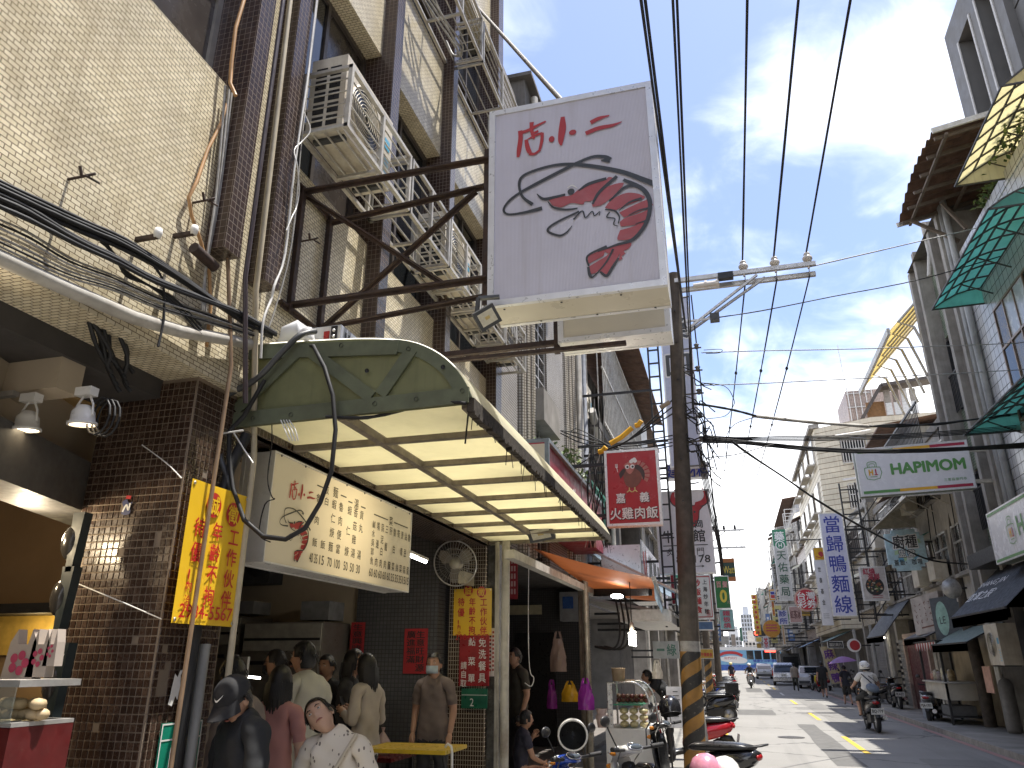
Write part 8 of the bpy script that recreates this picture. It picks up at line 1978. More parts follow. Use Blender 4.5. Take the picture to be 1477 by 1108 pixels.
WPAINT = mat('white_scooter_paint',(.66,.65,.61),.22,0,.04,6,0,.1,(.4,.36,.3),coat=.4); BPAINT = mat('blue_scooter_paint',(.02,.07,.42),.2,.1,.05,6,coat=.5); RPAINT = mat('red_scooter_paint',(.36,.012,.02),.2,.1,.05,6,0,.1,coat=.5); KPAINT = mat('black_scooter_paint',(.016,.016,.018),.18,.1,.1,6,coat=.5); SPAINT = mat('silver_scooter_paint',(.34,.34,.35),.25,.5,.06,6,coat=.4)
c = at(905,1092,Y=7.4)
scooter('white scooter with amber indicators nearest the camera',(c.x + .34,7.25,0),radians(58),WPAINT,s=1.02)
c = at(840,1090,Y=7.3)
scooter('blue scooter with helmet on it beside the white one',(c.x + .22,7.0,0),radians(62),BPAINT,s=.96)
c = at(826,1058,Y=7.0); r = thing('helmet','white helmet with dark open inside hanging on the blue scooter','helmet',c); R = Matrix.Rotation(radians(100),3,'X') @ Matrix.Rotation(radians(12),3,'Y')
MB().lathe([(.001,.12),(.06,.11),(.11,.06),(.125,0),(.128,-.06)],c,24,rot=R @ Matrix.Rotation(pi,3,'X') @ Matrix.Scale(1,3)).build('shell',WPAINT,r); MB().lathe([(.118,-.055),(.1,.02),(.001,.07)],c,20,rot=R @ Matrix.Rotation(pi,3,'X')).build('lining',BLACKP,r); MB().lathe([(.115,-.062),(.128,-.068),(.132,-.058),(.12,-.052)],c,24,rot=R @ Matrix.Rotation(pi,3,'X')).build('rim',WPAINT,r)
c = at(955,1022,Y=10.2)
scooter('black scooter tucked behind the glass food cabinet',(c.x + .3,10.5,0),radians(70),KPAINT,helmet=None)
helmet('glossy black helmet on the scooter behind the food cabinet',at(952,1022,Y=10.3) + Vector((.12,0,.02)),KPAINT,.5)
scooter('red and black scooter parked tail to the road right of the striped pole',(-.98,14.8,0),radians(97),RPAINT,plate='')
helmet('pink helmet in front of the striped pole',at(1018,1112,Y=7.2),mat('pink_gloss',(.55,.22,.30),.25,coat=.4),.4)
helmet('white helmet right of the pink one',at(1046,1116,Y=7.3),WPAINT,.8)
scooter('dark scooter under the pink and white helmets, mostly below the frame',(-.28,7.75,0),radians(176),KPAINT,s=.62)
tag(MB().tube([at(1008,1000,Y=13.2),Vector((at(1018,1040,Y=13.2).x,13.2,.02))],.05,12).build('bollard',STEEL),'grey steel tube standing right behind the striped pole','bollard')
rows = [(-.95,25.6,KPAINT,'black scooter second from the striped pole, left pavement','box'),(-1.0,27.3,KPAINT,'black scooter third from the striped pole, left pavement',None),(-.9,34.5,WPAINT,'white scooter beyond the second hazard pole, left pavement',None),(-.85,37,SPAINT,'silver scooter beyond the second hazard pole, left pavement',None),(-1.0,40,BPAINT,'blue scooter near the slim far pole, left pavement',None),(-.9,43,KPAINT,'black scooter just before the slim far pole, left pavement',None),(-.9,48.5,RPAINT,'red scooter just past the slim far pole, left pavement',None),(-1,52,WPAINT,'white scooter in the far left parking row',None),(-1,57,KPAINT,'black scooter at the far end of the left parking row',None)]
for x,y,m,lb,bx in rows: scooter(lb,(x,y,0),radians(95 + (y*7) % 9),m,box=BLACKP if bx else None,group='scooters parked along the left pavement')
scooter('silver and black scooter parked by the food cart, right pavement',(5.68,27.4,.0),radians(-22),SPAINT,seatm=BLACKP,plate='MJA-1703',group='scooters parked along the right pavement',s=1.08)
scooter('black scooter with its tail to the road by the maroon door',(5.7,33.4,.12),radians(0),KPAINT,plate='PKA-075',group='scooters parked along the right pavement',s=1.05)
for x,y,m,lb in ((5.5,44,KPAINT,'black scooter under the cream banner'),(5.0,52.5,RPAINT,'red scooter in the heap by the white parked car'),(5.2,54,KPAINT,'black scooter in the heap by the white parked car'),(4.9,55.6,SPAINT,'silver scooter in the heap by the white parked car'),(5.6,39.5,KPAINT,'black scooter half hidden behind the umbrella walker'),(5.75,36.8,KPAINT,'black scooter behind the riding scooter driver')): scooter(lb,(x,y,0.12 if x > 5.3 else 0),radians(20),m,group='scooters parked along the right pavement')
tag(MB().ball((4.75,53.2,.75),.16,.14,.28,8,6).build('plastic_bag',mat('yellow_bag',(.6,.45,.02),.4)),'yellow bag hanging on the heap of scooters','plastic bag')
#  cars and bus
def car(label,loc,rz,body,kind='mpv',L=4.4,W=1.74,H=1.72,name='parked_car',plate='ALS-3071'):
 r = thing(name,label,'car',(0,0,0)); w = W / 2
 hood = .98
 if kind == 'mpv': prof = [(-L/2,.35),(-L/2 - .02,.62),(-L/2 + .06,.95),(-L/2 + .32,H - .12),(-L/2 + .55,H),(L*.08,H),(L*.30,hood + .06),(L/2 - .12,.82),(L/2,.55),(L/2 - .02,.28),(-L/2 + .1,.26)]
 else: prof = [(-L/2,.38),(-L/2,.75),(-L/2 + .12,.98),(-L/2 + .7,H - .03),(-L/2 + 1.1,H),(L*.05,H),(L*.27,hood),(L/2 - .15,.8),(L/2,.55),(L/2 - .02,.28),(-L/2 + .1,.26)]
 def wid(z): return w if z < hood else w - .16 * (z - hood) / (H - hood)
 mb = MB(); n = len(prof)
 vs = [(-wid(z) ,y,z) for y,z in prof] + [(-wid(z)*.93,y*.995,z + (.02 if z > 1.5 else 0)) for y,z in prof] + [(wid(z)*.93,y*.995,z + (.02 if z > 1.5 else 0)) for y,z in prof] + [(wid(z),y,z) for y,z in prof]
 fs = [tuple(range(n)),tuple(range(3*n,4*n))[::-1]]
 for a,b in ((0,1),(1,2),(2,3)):
  for k in range(n): fs.append((a*n + k,b*n + k,b*n + (k + 1) % n,a*n + (k + 1) % n))
 mb.add(vs,fs); mb.build('body',body,r)
 yb,zb_,yt,zt = -L / 2 + .06,.98,-L / 2 + .30,H - .14
 if kind != 'mpv': yb,zb_,yt,zt = -L / 2 + .15,1.02,-L / 2 + .66,H - .08
 q = lambda x0,x1,f0,f1: [(x0,yb + (yt - yb)*f0 - .012,zb_ + (zt - zb_)*f0),(x1,yb + (yt - yb)*f0 - .012,zb_ + (zt - zb_)*f0),(x1*.9,yb + (yt - yb)*f1 - .012,zb_ + (zt - zb_)*f1),(x0*.9,yb + (yt - yb)*f1 - .012,zb_ + (zt - zb_)*f1)]
 MB().add(q(-w + .14,w - .14,.03,.97),[(0,1,2,3)]).build('rear_window',PANE,r)
 for s in (-1,1):
  for a,b in ((-.36,-.16),(-.14,.06),(.075,.19)):
   zt2 = H - .14 if b < .1 else H - .42
   x = lambda z: s * (wid(z) + .006)
   MB().add([(x(1.0),L*a,1.02),(x(1.0),L*b,1.02),(x(zt2),L*b - (.0 if b < .1 else .25),zt2),(x(H - .14),L*a + .05,H - .14)],[(0,1,2,3),(3,2,1,0)]).build('side_window',PANE,r)
  MB().box(s*(w - .02) - .05,s*(w - .02) + .05,-L/2 - .03,-L/2 + .14,.72,1.12).build('tail_light',REDL,r)
  MB().ball((s*(w - .22),L/2 - .09,.68),.17,.1,.1,10,6).build('headlight',mat('headlight_glass',(.6,.62,.62),.08),r)
  MB().ball((s*(w + .1),L*.2,1.08),.1,.06,.07,8,6).build('wing_mirror',body,r)
  for y in (-L*.31,L*.30):
   t_ = MB().lathe([(.2,-.09),(.29,-.1),(.32,-.06),(.32,.06),(.29,.1),(.2,.09)],(s*(w - .1),y,.32),18,'X').build('tyre',TYRE,r); MB().lathe([(.01,s*.1),(.19,s*.08),(.2,s*.05)],(s*(w - .1),y,.32),14,'X').build('rim',STEEL,t_)
 MB().box(-w + .03,w - .03,-L/2 - .05,-L/2 + .05,.34,.52).build('rear_bumper',DGREYP if kind != 'mpv' else body,r)
 mb = MB(); tp_ = Plane((0,-L/2 - .045,.78),X1,Z1); tp_.slab(mb,-.2,.2,-.08,.08,-.01,0); np_ = mb.build('number_plate',PLATEW,r); mb = MB(); tp_.text(mb,plate,0,0,.32,.09,.003,bold=.02); mb.build('lettering',INK_K,np_)
 r.location = loc; r.rotation_euler = (0,0,rz); return r
SILV = mat('silver_car_paint',(.36,.36,.37),.25,.6,.05,4,coat=.5); WCAR = mat('white_car_paint',(.62,.62,.62),.22,0,.04,4,coat=.5)
car('silver people carrier seen from behind in the right lane',(3.72,69.5,0),radians(-3),SILV,H=1.68)
car('white car parked with its tail to the camera beside the beige walker',(5.15,62,0),radians(-4),WCAR,kind='hatch',H=1.5,plate='BFD-8813')
car('white car waiting far ahead left of the silver people carrier',(2.95,94,0),radians(0),WCAR,kind='hatch',H=1.55,plate='ARW-5290')
lt = thing('van','dark van with open top half hidden behind the silver people carrier','van',(4.9,79,0))
MB().hexa([(3.9,77,.4),(5.8,77,.4),(5.8,81,.4),(3.9,81,.4)],[(4.05,77.3,2.5),(5.65,77.3,2.5),(5.65,81,2.5),(4.05,81,2.5)]).build('body',mat('dark_van_paint',(.03,.03,.03),.3),lt); MB().box(4.2,5.5,76.95,76.99,1.35,2.2).build('rear_window',PANE,lt)
for s in (4.1,5.6): MB().lathe([(.2,-.1),(.33,-.1),(.33,.1),(.2,.1)],(s,78,.33),14,'X').build('tyre',TYRE,lt)
bu = thing('bus','pale blue city bus with painted side crossing at the end of the street','bus',(2,136,0))
bx0,bx1 = at(1037,950,Y=136).x,at(1127,950,Y=136).x
z1,zw = at(1080,934,Y=136).z,at(1080,940,Y=136).z
by0,by1 = 135.0,137.5
b_ = MB().box(bx0,bx1,by0,by1,.45,z1).build('body',mat('bus_blue',(.20,.42,.62),.3,0,.05,2),bu)
MB().box(bx0 - .02,bx1 + .02,by0 - .02,by1,z1 - .42,z1 + .1).build('roof',WHITEP,bu); MB().box(bx0,bx1,by0 - .012,by0 - .002,.45,1.35).build('lower_panel',mat('bus_deep_blue',(.05,.12,.42),.3,0,.15,1.2),bu)
wx = at(1076,945,Y=135).x
for k in range(4): a = wx + k * (bx1 - wx - .4) / 4; MB().box(a + .1,a + (bx1 - wx - .4)/4 - .1,by0 - .02,by0 - .013,2.15,z1 - .5).build('window',PANE,bu)
MB().box(wx + 3,wx + 5.2,by0 - .03,by0 - .021,z1 - .75,z1 - .5).build('red_display',glow('red_lamp',(1,.05,.03),4),bu)
fp = Plane(((bx0 + wx)/2 - .3,by0 - .03,2.35),X1,Z1); mb = MB(); fp.stroke(mb,[(-1.9,.35),(-1,.75),(0,.85),(1,.75),(1.9,.35)],.42,.004); mb.build('printed_arc',INK_R,bu); mb = MB(); fp.poly(mb,crom([(-1.6,.1),(0,.4),(1.6,.2),(2.6,-.3),(2.0,-.8),(0,-.7),(-1.5,-.4)],3),.002); mb.build('printed_cloud',INK_W,bu); mb = MB(); fp.text(mb,'我們同行',0,.0,2,.4,.006); mb.build('lettering',INK_R,bu)
fp = Plane(((wx + bx1)/2 + .2,by0 - .03,1.72),X1,Z1); mb = MB(); fp.text(mb,'健康生活新選擇',0,.2,(bx1 - wx)*.7,.4,.006,bold=.02); fp.text(mb,'永續行動',-.8,-.3,(bx1 - wx)*.4,.35,.006,bold=.02); mb.build('lettering',INK_B,bu)
for x in (bx0 + 2,bx1 - 2.5): MB().lathe([(.25,-.12),(.48,-.12),(.48,.12),(.25,.12)],(x,by0 + .12,.48),16,'Y').build('tyre',TYRE,bu)
#  people
SKIN = mat('skin',(.42,.24,.16),.5,0,.06,12); SKIN_P = mat('pale_skin',(.50,.31,.22),.5,0,.06,12); HAIR = mat('black_hair',(.010,.009,.009),.42,0,.3,60,.3)
LIPS = mat('lips',(.30,.10,.085),.5); EYEW = mat('eye_white',(.6,.58,.55),.3); EYEK = mat('eye_dark',(.02,.014,.012),.2)
def cloth(name,col,var=.12): return mat('cloth_' + name,col,.85,0,var,4,.3)
def seg_dist(p,a,b):
 ab = b - a; t = max(0,min(1,(p - a).dot(ab)/max(1e-9,ab.length_squared))); return (p - (a + ab*t)).length
def person(label,loc,rz,J=None,shirt=None,legs=None,shoes=None,skin=SKIN,sleeve=.75,short=False,hair='short',head_rot=None,H=1.70,bulk=1.0,mask=None,glasses=False,female=False,hairm=None,group=None,collar=None,face=True,seated=False,lod=3):
 """one continuous body grown from a joint skeleton; faces +Y"""
 s = H / 1.70
 D = dict(pel=(0,0,.93),spi=(0,.0,1.10),che=(0,.0,1.27),nb=(0,-.005,1.42),nk=(0,.012,1.475),hd=(0,.03,1.585),
 shL=(-.165,0,1.385),elL=(-.215,-.02,1.12),wrL=(-.205,.06,.90),shR=(.165,0,1.385),elR=(.215,-.02,1.12),wrR=(.205,.06,.90),
 hiL=(-.09,0,.88),knL=(-.10,.02,.49),anL=(-.10,-.02,.09),toL=(-.11,.13,.035),hiR=(.09,0,.88),knR=(.10,.02,.49),anR=(.10,-.02,.09),toR=(.11,.13,.035))
 if J: D.update(J)
 V = {k:Vector(v) for k,v in D.items()}
 rad = dict(pel=.125,spi=.115,che=.13,nb=.07,nk=.054,shL=.062,shR=.062,elL=.041,elR=.041,wrL=.027,wrR=.027,hiL=.088,hiR=.088,knL=.056,knR=.056,anL=.038,anR=.038,toL=.035,toR=.035)
 if female: rad.update(che=.115,spi=.105,pel=.13,shL=.054,shR=.054,elL=.036,elR=.036,nk=.046,nb=.06)
 for k in ('pel','spi','che','shL','shR','elL','elR','hiL','hiR'): rad[k] *= bulk
 names = ['pel','spi','che','nb','nk','shL','elL','wrL','shR','elR','wrR','hiL','knL','anL','toL','hiR','knR','anR','toR']
 E = [('pel','spi'),('spi','che'),('che','nb'),('nb','nk'),('nb','shL'),('shL','elL'),('elL','wrL'),('nb','shR'),('shR','elR'),('elR','wrR'),('pel','hiL'),('hiL','knL'),('knL','anL'),('anL','toL'),('pel','hiR'),('hiR','knR'),('knR','anR'),('anR','toR')]
 me = bpy.data.meshes.new('sk'); me.from_pydata([V[n] for n in names],[(names.index(a),names.index(b)) for a,b in E],[])
 so = bpy.data.objects.new('sk',me); COL.objects.link(so); md = so.modifiers.new('s','SKIN'); md.use_smooth_shade = True
 for i,n in enumerate(names):
  d = me.skin_vertices[0].data[i]; w = rad[n]
  d.radius = (w*1.28,w*.88) if n in ('pel','spi','che') else (w,w); d.use_root = n == 'pel'
 so.modifiers.new('u','SUBSURF').levels = lod
 dg = bpy.context.evaluated_depsgraph_get(); bm_ = bpy.data.meshes.new_from_object(so.evaluated_get(dg)); bpy.data.objects.remove(so)
 shirt,legs,shoes = shirt or cloth('grey',(.2,.2,.2)),legs or cloth('dark',(.03,.03,.035)),shoes or BLACKP
 mats = [skin,shirt,legs,shoes]
 bones = []
 for a,b in E:
  va,vb = V[a],V[b]
  rr_ = (rad[a] + rad[b]) / 2; nb0 = len(bones)
  if (a,b) in (('pel','spi'),('spi','che'),('che','nb'),('nb','shL'),('nb','shR')): bones.append((va,vb,1))
  elif (a,b) == ('nb','nk'): bones.append((va.lerp(vb,.25),vb,0))
  elif a[:2] == 'sh':
   m = va.lerp(vb,min(1,sleeve)); bones.append((va,m,1))
   if sleeve < 1: bones.append((m,vb,0))
  elif a[:2] == 'el':
   if sleeve > 1: m = va.lerp(vb,min(.97,sleeve - 1)); bones.append((va,m,1)); bones.append((m,vb,0))
   else: bones.append((va,vb,0))
  elif a == 'pel' and b[:2] == 'hi': bones.append((va,vb,2))
  elif a[:2] == 'hi': bones.append((va,vb,2))
  elif a[:2] == 'kn':
   if short: bones.append((va,vb,0))
   else: bones.append((va,vb,2))
  else: bones.append((va,vb,3))
  bones[nb0:] = [(x,y,z,rr_) for x,y,z in bones[nb0:]]
 verts = [v.co.copy() for v in bm_.vertices]; norms = [v.normal.copy() for v in bm_.vertices]
 fm = []; infl = [0.0] * len(verts)
 for p in bm_.polygons:
  c = sum((verts[i] for i in p.vertices),Vector()) / len(p.vertices)
  k = min(bones,key=lambda b:seg_dist(c,b[0],b[1])/b[3])[2]
  if not seated and k in (1,2) and abs(c.x) < .2: k = 1 if c.z > V['pel'].z - .08 else 2
  fm.append(k)
  g = {0:0,1:.011,2:.009,3:.004}[k]
  for i in p.vertices: infl[i] = max(infl[i],g)
 mb = MB(); wav = lambda p: .0045 * sin(p.z*31 + p.x*17 + 2*sin(p.x*11)) + .0035 * sin(p.x*43 - p.z*23 + p.y*30) + .0025 * sin(p.z*71 + p.y*40 - p.x*33)
 vv = [v + n*(g + (wav(v) if g > .005 else 0)) for v,n,g in zip(verts,norms,infl)]
 for k in range(4):
  pass
 o0 = len(mb.v); mb.v += [tuple(v) for v in vv]
 for p,k in zip(bm_.polygons,fm): mb.f.append(tuple(p.vertices)); mb.m.append(k); mb.sm.append(True)
 bpy.data.meshes.remove(bm_); bpy.data.meshes.remove(me)
 
 for sd,q in (('L',-1),('R',1)):
  w0,e0 = V['wr' + sd],V['el' + sd]; d = (w0 - e0).normalized(); side = d.cross(Vector((q,.2,.1))).normalized(); nrm = d.cross(side)
  mb.tube([w0 - d*.01,w0 + d*.03,w0 + d*.085],[.024,.034,.030],8)
  for k in range(4):
   a = w0 + d * .08 + side * (-.027 + .018*k); l = (.062,.072,.068,.052)[k]
   mb.tube([a,a + d*l*.5 + nrm*.006,a + d*l*.8 + nrm*.02,a + d*l + nrm*.034],[.0095,.0088,.008,.006],6)
  a = w0 + d * .03 - side * .028; mb.tube([a,a + d*.03 - side*.022 + nrm*.008,a + d*.055 - side*.026 + nrm*.02],[.0115,.010,.007],6)
 
 Rh = head_rot or Matrix.Identity(3); hc = V['hd']
 def hp(x,y,z): return hc + Rh @ Vector((x,y,z))
 n,kk = 28,20; hv = []
 for i in range(kk + 1):
  t = pi * i / kk
  for j in range(n):
   a = 2 * pi * j / n; x,y,z = sin(t) * cos(a),sin(t) * sin(a),cos(t)
   w,dpt = .0745,.095
   if z < 0: w *= 1 - .26 * (-z) ** 1.5; dpt *= 1 - .06 * (-z)
   X_,Y_,Z_ = x * w,y * dpt,z * .118
   if y > .3:
    f = (y - .3) / .7; Y_ -= .010 * f * (1 if abs(z) < .75 else .3)
    gx = lambda c,s_: math.exp(-((X_ - c)/s_)**2); gz = lambda c,s_: math.exp(-((Z_ - c)/s_)**2)
    Y_ += f * (.024*gx(0,.011)*gz(-.022,.016) + .012*gx(0,.009)*gz(.004,.02) - .011*(gx(-.031,.016) + gx(.031,.016))*gz(.012,.013) + .008*gx(0,.022)*gz(-.062,.011) + .008*gx(0,.02)*gz(-.098,.014) + .006*(gx(-.042,.018) + gx(.042,.018))*gz(-.018,.018) + .005*gz(.032,.010))
   hv.append(hp(X_,Y_,Z_))
 hf = [(i*n + j,(i + 1)*n + j,(i + 1)*n + (j + 1) % n,i*n + (j + 1) % n) for i in range(kk) for j in range(n)]
 mb.add(hv,hf,0,True)
 for q in (-1,1):
  mb.ball(hp(q*.074,-.008,-.012),.010,.020,.030,10,7,0,Rh @ Matrix.Rotation(q*.3,3,'Z'))
 mb.tube([V['nk'] - Vector((0,0,.03)),V['nk'].lerp(hc,.6)],[rad['nk'],rad['nk']*.96],12)
 if True:
  r = thing('person',label,'person',(0,0,0),group); body = mb.build('body',mats,r)
 if face:
  for q in (-1,1):
   e = MB().ball(hp(q*.031,.0745,.011),.0125,.0085,.0042,10,6,0,Rh).build('eye',EYEW,r); MB().ball(hp(q*.031,.0805,.0115),.0050,.0035,.0042,8,5,0,Rh).build('iris',EYEK,e)
   MB().tube([hp(q*.016,.088,.028),hp(q*.031,.089,.034),hp(q*.047,.079,.029)],[.0025,.0035,.0018],5).build('eyebrow',hairm or HAIR,r)
  MB().tube([hp(-.023,.081,-.062),hp(-.009,.0925,-.059),hp(0,.0925,-.061),hp(.009,.0925,-.059),hp(.023,.081,-.062)],[.002,.0050,.0055,.0050,.002],6).build('mouth',LIPS,r)
 hm = hairm or HAIR
 def cap_shell(zf,zb,th,m,nm,back=.0,zs=None):
  vs,fs = [],[]; ni,nj = 12,30
  for i in range(ni + 1):
   for j in range(nj):
    a = 2 * pi * j / nj; y = sin(a); zl = zf + (zb - zf) * (.5 - .5*y) if zs is None else (zf if y > .55 else (zs if y > -.2 else zb))
    tmax = math.acos(max(-1,min(1,zl/.118))); t = tmax * i / ni
    g = 1 + .03 * sin(j*5.1 + i*2.3) * (i/ni)
    vs.append(hp(sin(t)*cos(a)*(.0755 + th)*g,sin(t)*sin(a)*(.094 + th)*g - back*i/ni,cos(t)*(.118 + th)))
  for i in range(ni):
   for j in range(nj): fs.append((i*nj + j,(i + 1)*nj + j,(i + 1)*nj + (j + 1) % nj,i*nj + (j + 1) % nj))
  return MB().add(vs,fs,0,True).build(nm,m,r)
 def strands(n_,z_lo,z_hi,ln,w_):
  g = MB(); rq = random.Random(int(abs(V['hd'].x)*1e4) + n_)
  for _ in range(n_):
   a = rq.uniform(-.25,pi + .25) + pi; t = rq.uniform(.15,1.5); x,y,z = sin(t) * cos(a),sin(t) * sin(a),cos(t); l = ln * rq.uniform(.5,1.2); k = .012 * rq.uniform(.6,1.3)
   p0 = (x*.083,y*.101,z*.126); g.tube([hp(*p0),hp(x*(.086 + k),y*(.106 + k),z*.124 - l*.5),hp(x*(.085 + k*1.4),y*(.106 + k*1.3),z*.11 - l)],[w_,w_*.8,.0006],4,0,False)
  return g.build('hair_strand',hm,r)
 if hair in ('short','cap'): strands(70,0,0,.05,.004)
 if hair in ('long','tied'): strands(90,0,0,.16 if hair=='long' else .04,.004)
 if hair in ('short','cap','helmet'):
  cap_shell(.062,-.07,.009,hm,'hair',zs=.005)
 elif hair == 'tied': cap_shell(.070,-.055,.008,hm,'hair',zs=-.03); MB().ball(hp(0,-.115,.01),.04,.035,.045,12,8,0,Rh).build('hair_bun',hm,r)
 elif hair == 'long':
  cap_shell(.066,-.11,.013,hm,'hair',zs=-.06); mb = MB()
  for q in range(27):
   a = pi + pi * q / 26; x,y = cos(a) * .082,sin(a) * .1
   mb.tube([hp(x,y,0),hp(x*1.08,y*1.05 - .01,-.1),hp(x*1.05,y*1.0 - .015,-.19 - .03*sin(q*2.3))],[.02,.02,.003],6)
  mb.build('hair_length',hm,r)
 if mask: 
  vs,fs = [],[]
  for i in range(7):
   for j in range(11):
    x = -.068 + .0136 * j; z = -.015 - .013 * i; vs.append(hp(x,.098*sqrt(max(0,1 - (x/.082)**2))*(1 - .03*abs(i - 3)/3) + .012 - (.02 if i > 5 else 0),z))
  for i in range(6):
   for j in range(10): a = i * 11 + j; fs.append((a,a + 11,a + 12,a + 1))
  MB().add(vs,fs,0,True).build('face_mask',mask,r)
 if glasses:
  g = MB()
  for q in (-1,1): g.tube([hp(q*.032 + .024*cos(t*pi/6),.094,.010 + .017*sin(t*pi/6)) for t in range(13)],.0022,5); g.tube([hp(q*.056,.09,.014),hp(q*.076,.0,.012)],.002,5)
  g.tube([hp(-.009,.096,.012),hp(.009,.096,.012)],.002,5); g.build('glasses',BLACKP,r)
 if collar:
  MB().tube([V['nk'] + Vector((.07*cos(t*pi/8),.065*sin(t*pi/8),-.045 - .02*sin(t*pi/8))) for t in range(17)],.016,7).build('collar',collar,r)
 r.location = loc; r.rotation_euler = (0,0,rz); r.scale = (s,s,s)
 r['hp'] = 0; del r['hp']
 return r,hp,V
def head_at(px,py,Y,floor=.1,z0=1.585):
 p = at(px,py,Y=Y); return p,(p.z - floor) / z0 * 1.70
def place(label,px,py,Y,rz,**k):
 p,H = head_at(px,py,Y,z0=k.pop('z0',1.585)); H = min(max(H,1.45),1.9) if not k.get('freeH') else H
 k.pop('freeH',None)
 return person(label,(p.x,p.y,p.z - 1.585*H/1.70 if k.pop('fit',True) else .1),rz,H=H,**k)
RX_,RY_,RZ_ = (lambda d:Matrix.Rotation(radians(d),3,'X')),(lambda d:Matrix.Rotation(radians(d),3,'Y')),(lambda d:Matrix.Rotation(radians(d),3,'Z'))
def print_cloth():
 t = NT('printed_blouse'); tc = t.node('ShaderNodeTexCoord').outputs['Object']
 v = t.node('ShaderNodeTexVoronoi'); v.inputs['Scale'].default_value = 38; v.inputs['Randomness'].default_value = 1; t.l.new(t.stretch(tc,(1,1,.62)),v.inputs['Vector'])
 cell = t.node('ShaderNodeSeparateColor'); t.l.new(v.outputs['Color'],cell.inputs[0])
 spot_ = t.math('LESS_THAN',v.outputs['Distance'],t.math('MULTIPLY',cell.outputs[0],.36))
 c = t.mix(t.math('MULTIPLY',spot_,.85),(.66,.60,.51),(.10,.08,.07)); t.l.new(c,t.b.inputs['Base Color']); t.b.inputs['Roughness'].default_value = .85; t.bump(t.noise(tc,9,4),.35,.02); return t.m
p,H = head_at(468,1021,4.55)
wr,hp,V = person('woman in a spotted cream blouse with black headband tilting her head to look up',(p.x + .10,4.55,p.z - 1.545),radians(190),J=dict(hd=(.105,.045,1.555),nk=(.035,.015,1.475),elL=(-.25,-.05,1.12),wrL=(-.24,.0,.9),elR=(.25,-.03,1.13),wrR=(.26,.02,.90)),shirt=print_cloth(),legs=cloth('dark',(.03,.03,.035)),skin=SKIN_P,sleeve=.72,hair='tied',head_rot=RZ_(10) @ RY_(40) @ RX_(26),H=1.64,female=True,bulk=1.12,lod=3)
def on_head(hp_,f): return f
mb = MB()
for t in range(17):
 pass
pts = [hp(.079*cos(pi*t/16),.035 - .03*sin(pi*t/16),-.01 + .132*sin(pi*t/16)) for t in range(17)]
mb.tube(pts,[.007] + [.011]*15 + [.007],8); mb.build('headband',mat('black_fabric',(.012,.012,.013),.8),wr)
mb = MB(); mb.tube([V['shL'] + Vector((.02,.07,.075)),V['che'] + Vector((-.05,.155,.0)),V['spi'] + Vector((.0,.15,-.08)),V['pel'] + Vector((.06,.155,-.05))],.012,6); mb.build('bag_strap',mat('cream_strap',(.5,.44,.34),.7),wr)
p,H = head_at(350,1022,4.05)
mr,hp,V = person('man in a black cap and black shirt looking down at the front',(p.x + .02,4.05,p.z - 1.50),radians(152),lod=3,J=dict(hd=(0,.075,1.545),nk=(0,.03,1.465),elL=(-.24,.02,1.12),elR=(.24,.02,1.12),wrL=(-.1,.2,1.05),wrR=(.1,.2,1.05)),shirt=cloth('black',(.014,.015,.017)),sleeve=.8,hair='cap',head_rot=RZ_(12) @ RX_(-38),H=1.70,bulk=1.12)
CAPM = cloth('cap',(.016,.016,.018)); mb = MB(); vs,fs = [],[]; ni,nj = 10,28
for i in range(ni + 1):
 t = (pi/2 + .1) * i / ni
 for j in range(nj): a = 2 * pi * j / nj; vs.append(hp(.094*sin(t)*cos(a),-.006 + .112*sin(t)*sin(a),.042 + .098*cos(t)))
for i in range(ni):
 for j in range(nj): fs.append((i*nj + j,(i + 1)*nj + j,(i + 1)*nj + (j + 1) % nj,i*nj + (j + 1) % nj))
mb.add(vs,fs,0,True); capo = mb.build('cap',CAPM,mr)
mb = MB(); vs,fs = [],[]
for i in range(6):
 for j in range(15):
  a = pi * (.10 + .80*j/14); q = 1 + i * .135
  vs.append(hp(.094*cos(a)*(1 + .02*i),-.006 + .112*sin(a)*q + .0,.040 - .006*i - .022*cos(a)**2*i/3))
for i in range(5):
 for j in range(14): k = i * 15 + j; fs.append((k,k + 1,k + 16,k + 15))
n0 = len(vs); vs2 = vs + [v - Vector((0,0,.005)) for v in vs]; mb.add(vs2,fs + [tuple(x + n0 for x in f[::-1]) for f in fs],0,True); mb.build('visor',CAPM,capo)
mb = MB()
fw = Plane((0,0,0),X1,Z1); ticks = [(-.030,.012,.002),(-.027,-.003,.010),(-.014,-.010,.010),(.008,-.002,.006),(.036,.012,.001)]
L_,R_ = [],[]
q_ = crom([(a,b,c) for a,b,c in ticks],5)
for i,(x,z,w) in enumerate(q_):
 def sp(xx,zz): 
  a = pi / 2 + .25 + xx / .1; t_ = pi / 2 - (zz + .045) / .10; return hp(.097*sin(t_)*cos(a),-.006 + .1155*sin(t_)*sin(a),.042 + .101*cos(t_))
 L_.append(sp(x,z + w/2)); R_.append(sp(x,z - w/2))
mb.add(L_ + R_,[(i,i + 1,i + 1 + len(q_),i + len(q_)) for i in range(len(q_) - 1)]); mb.build('tick_mark',INK_W,capo)
place('person in a grey hooded shirt half hidden by the near column',338,973,4.75,radians(60),shirt=cloth('warm_grey',(.24,.20,.18)),sleeve=1.9,hair='short',fit=True,bulk=1.15)
place('woman with long black hair in a pink top seen from behind',402,985,5.1,radians(10),shirt=cloth('dusty_pink',(.40,.19,.17)),hair='long',female=True,skin=SKIN_P)
place('man in glasses and a dark mask behind the pink top',402,957,6.6,radians(110),shirt=cloth('charcoal',(.03,.03,.03)),mask=mat('dark_mask',(.015,.016,.02),.7),glasses=True)
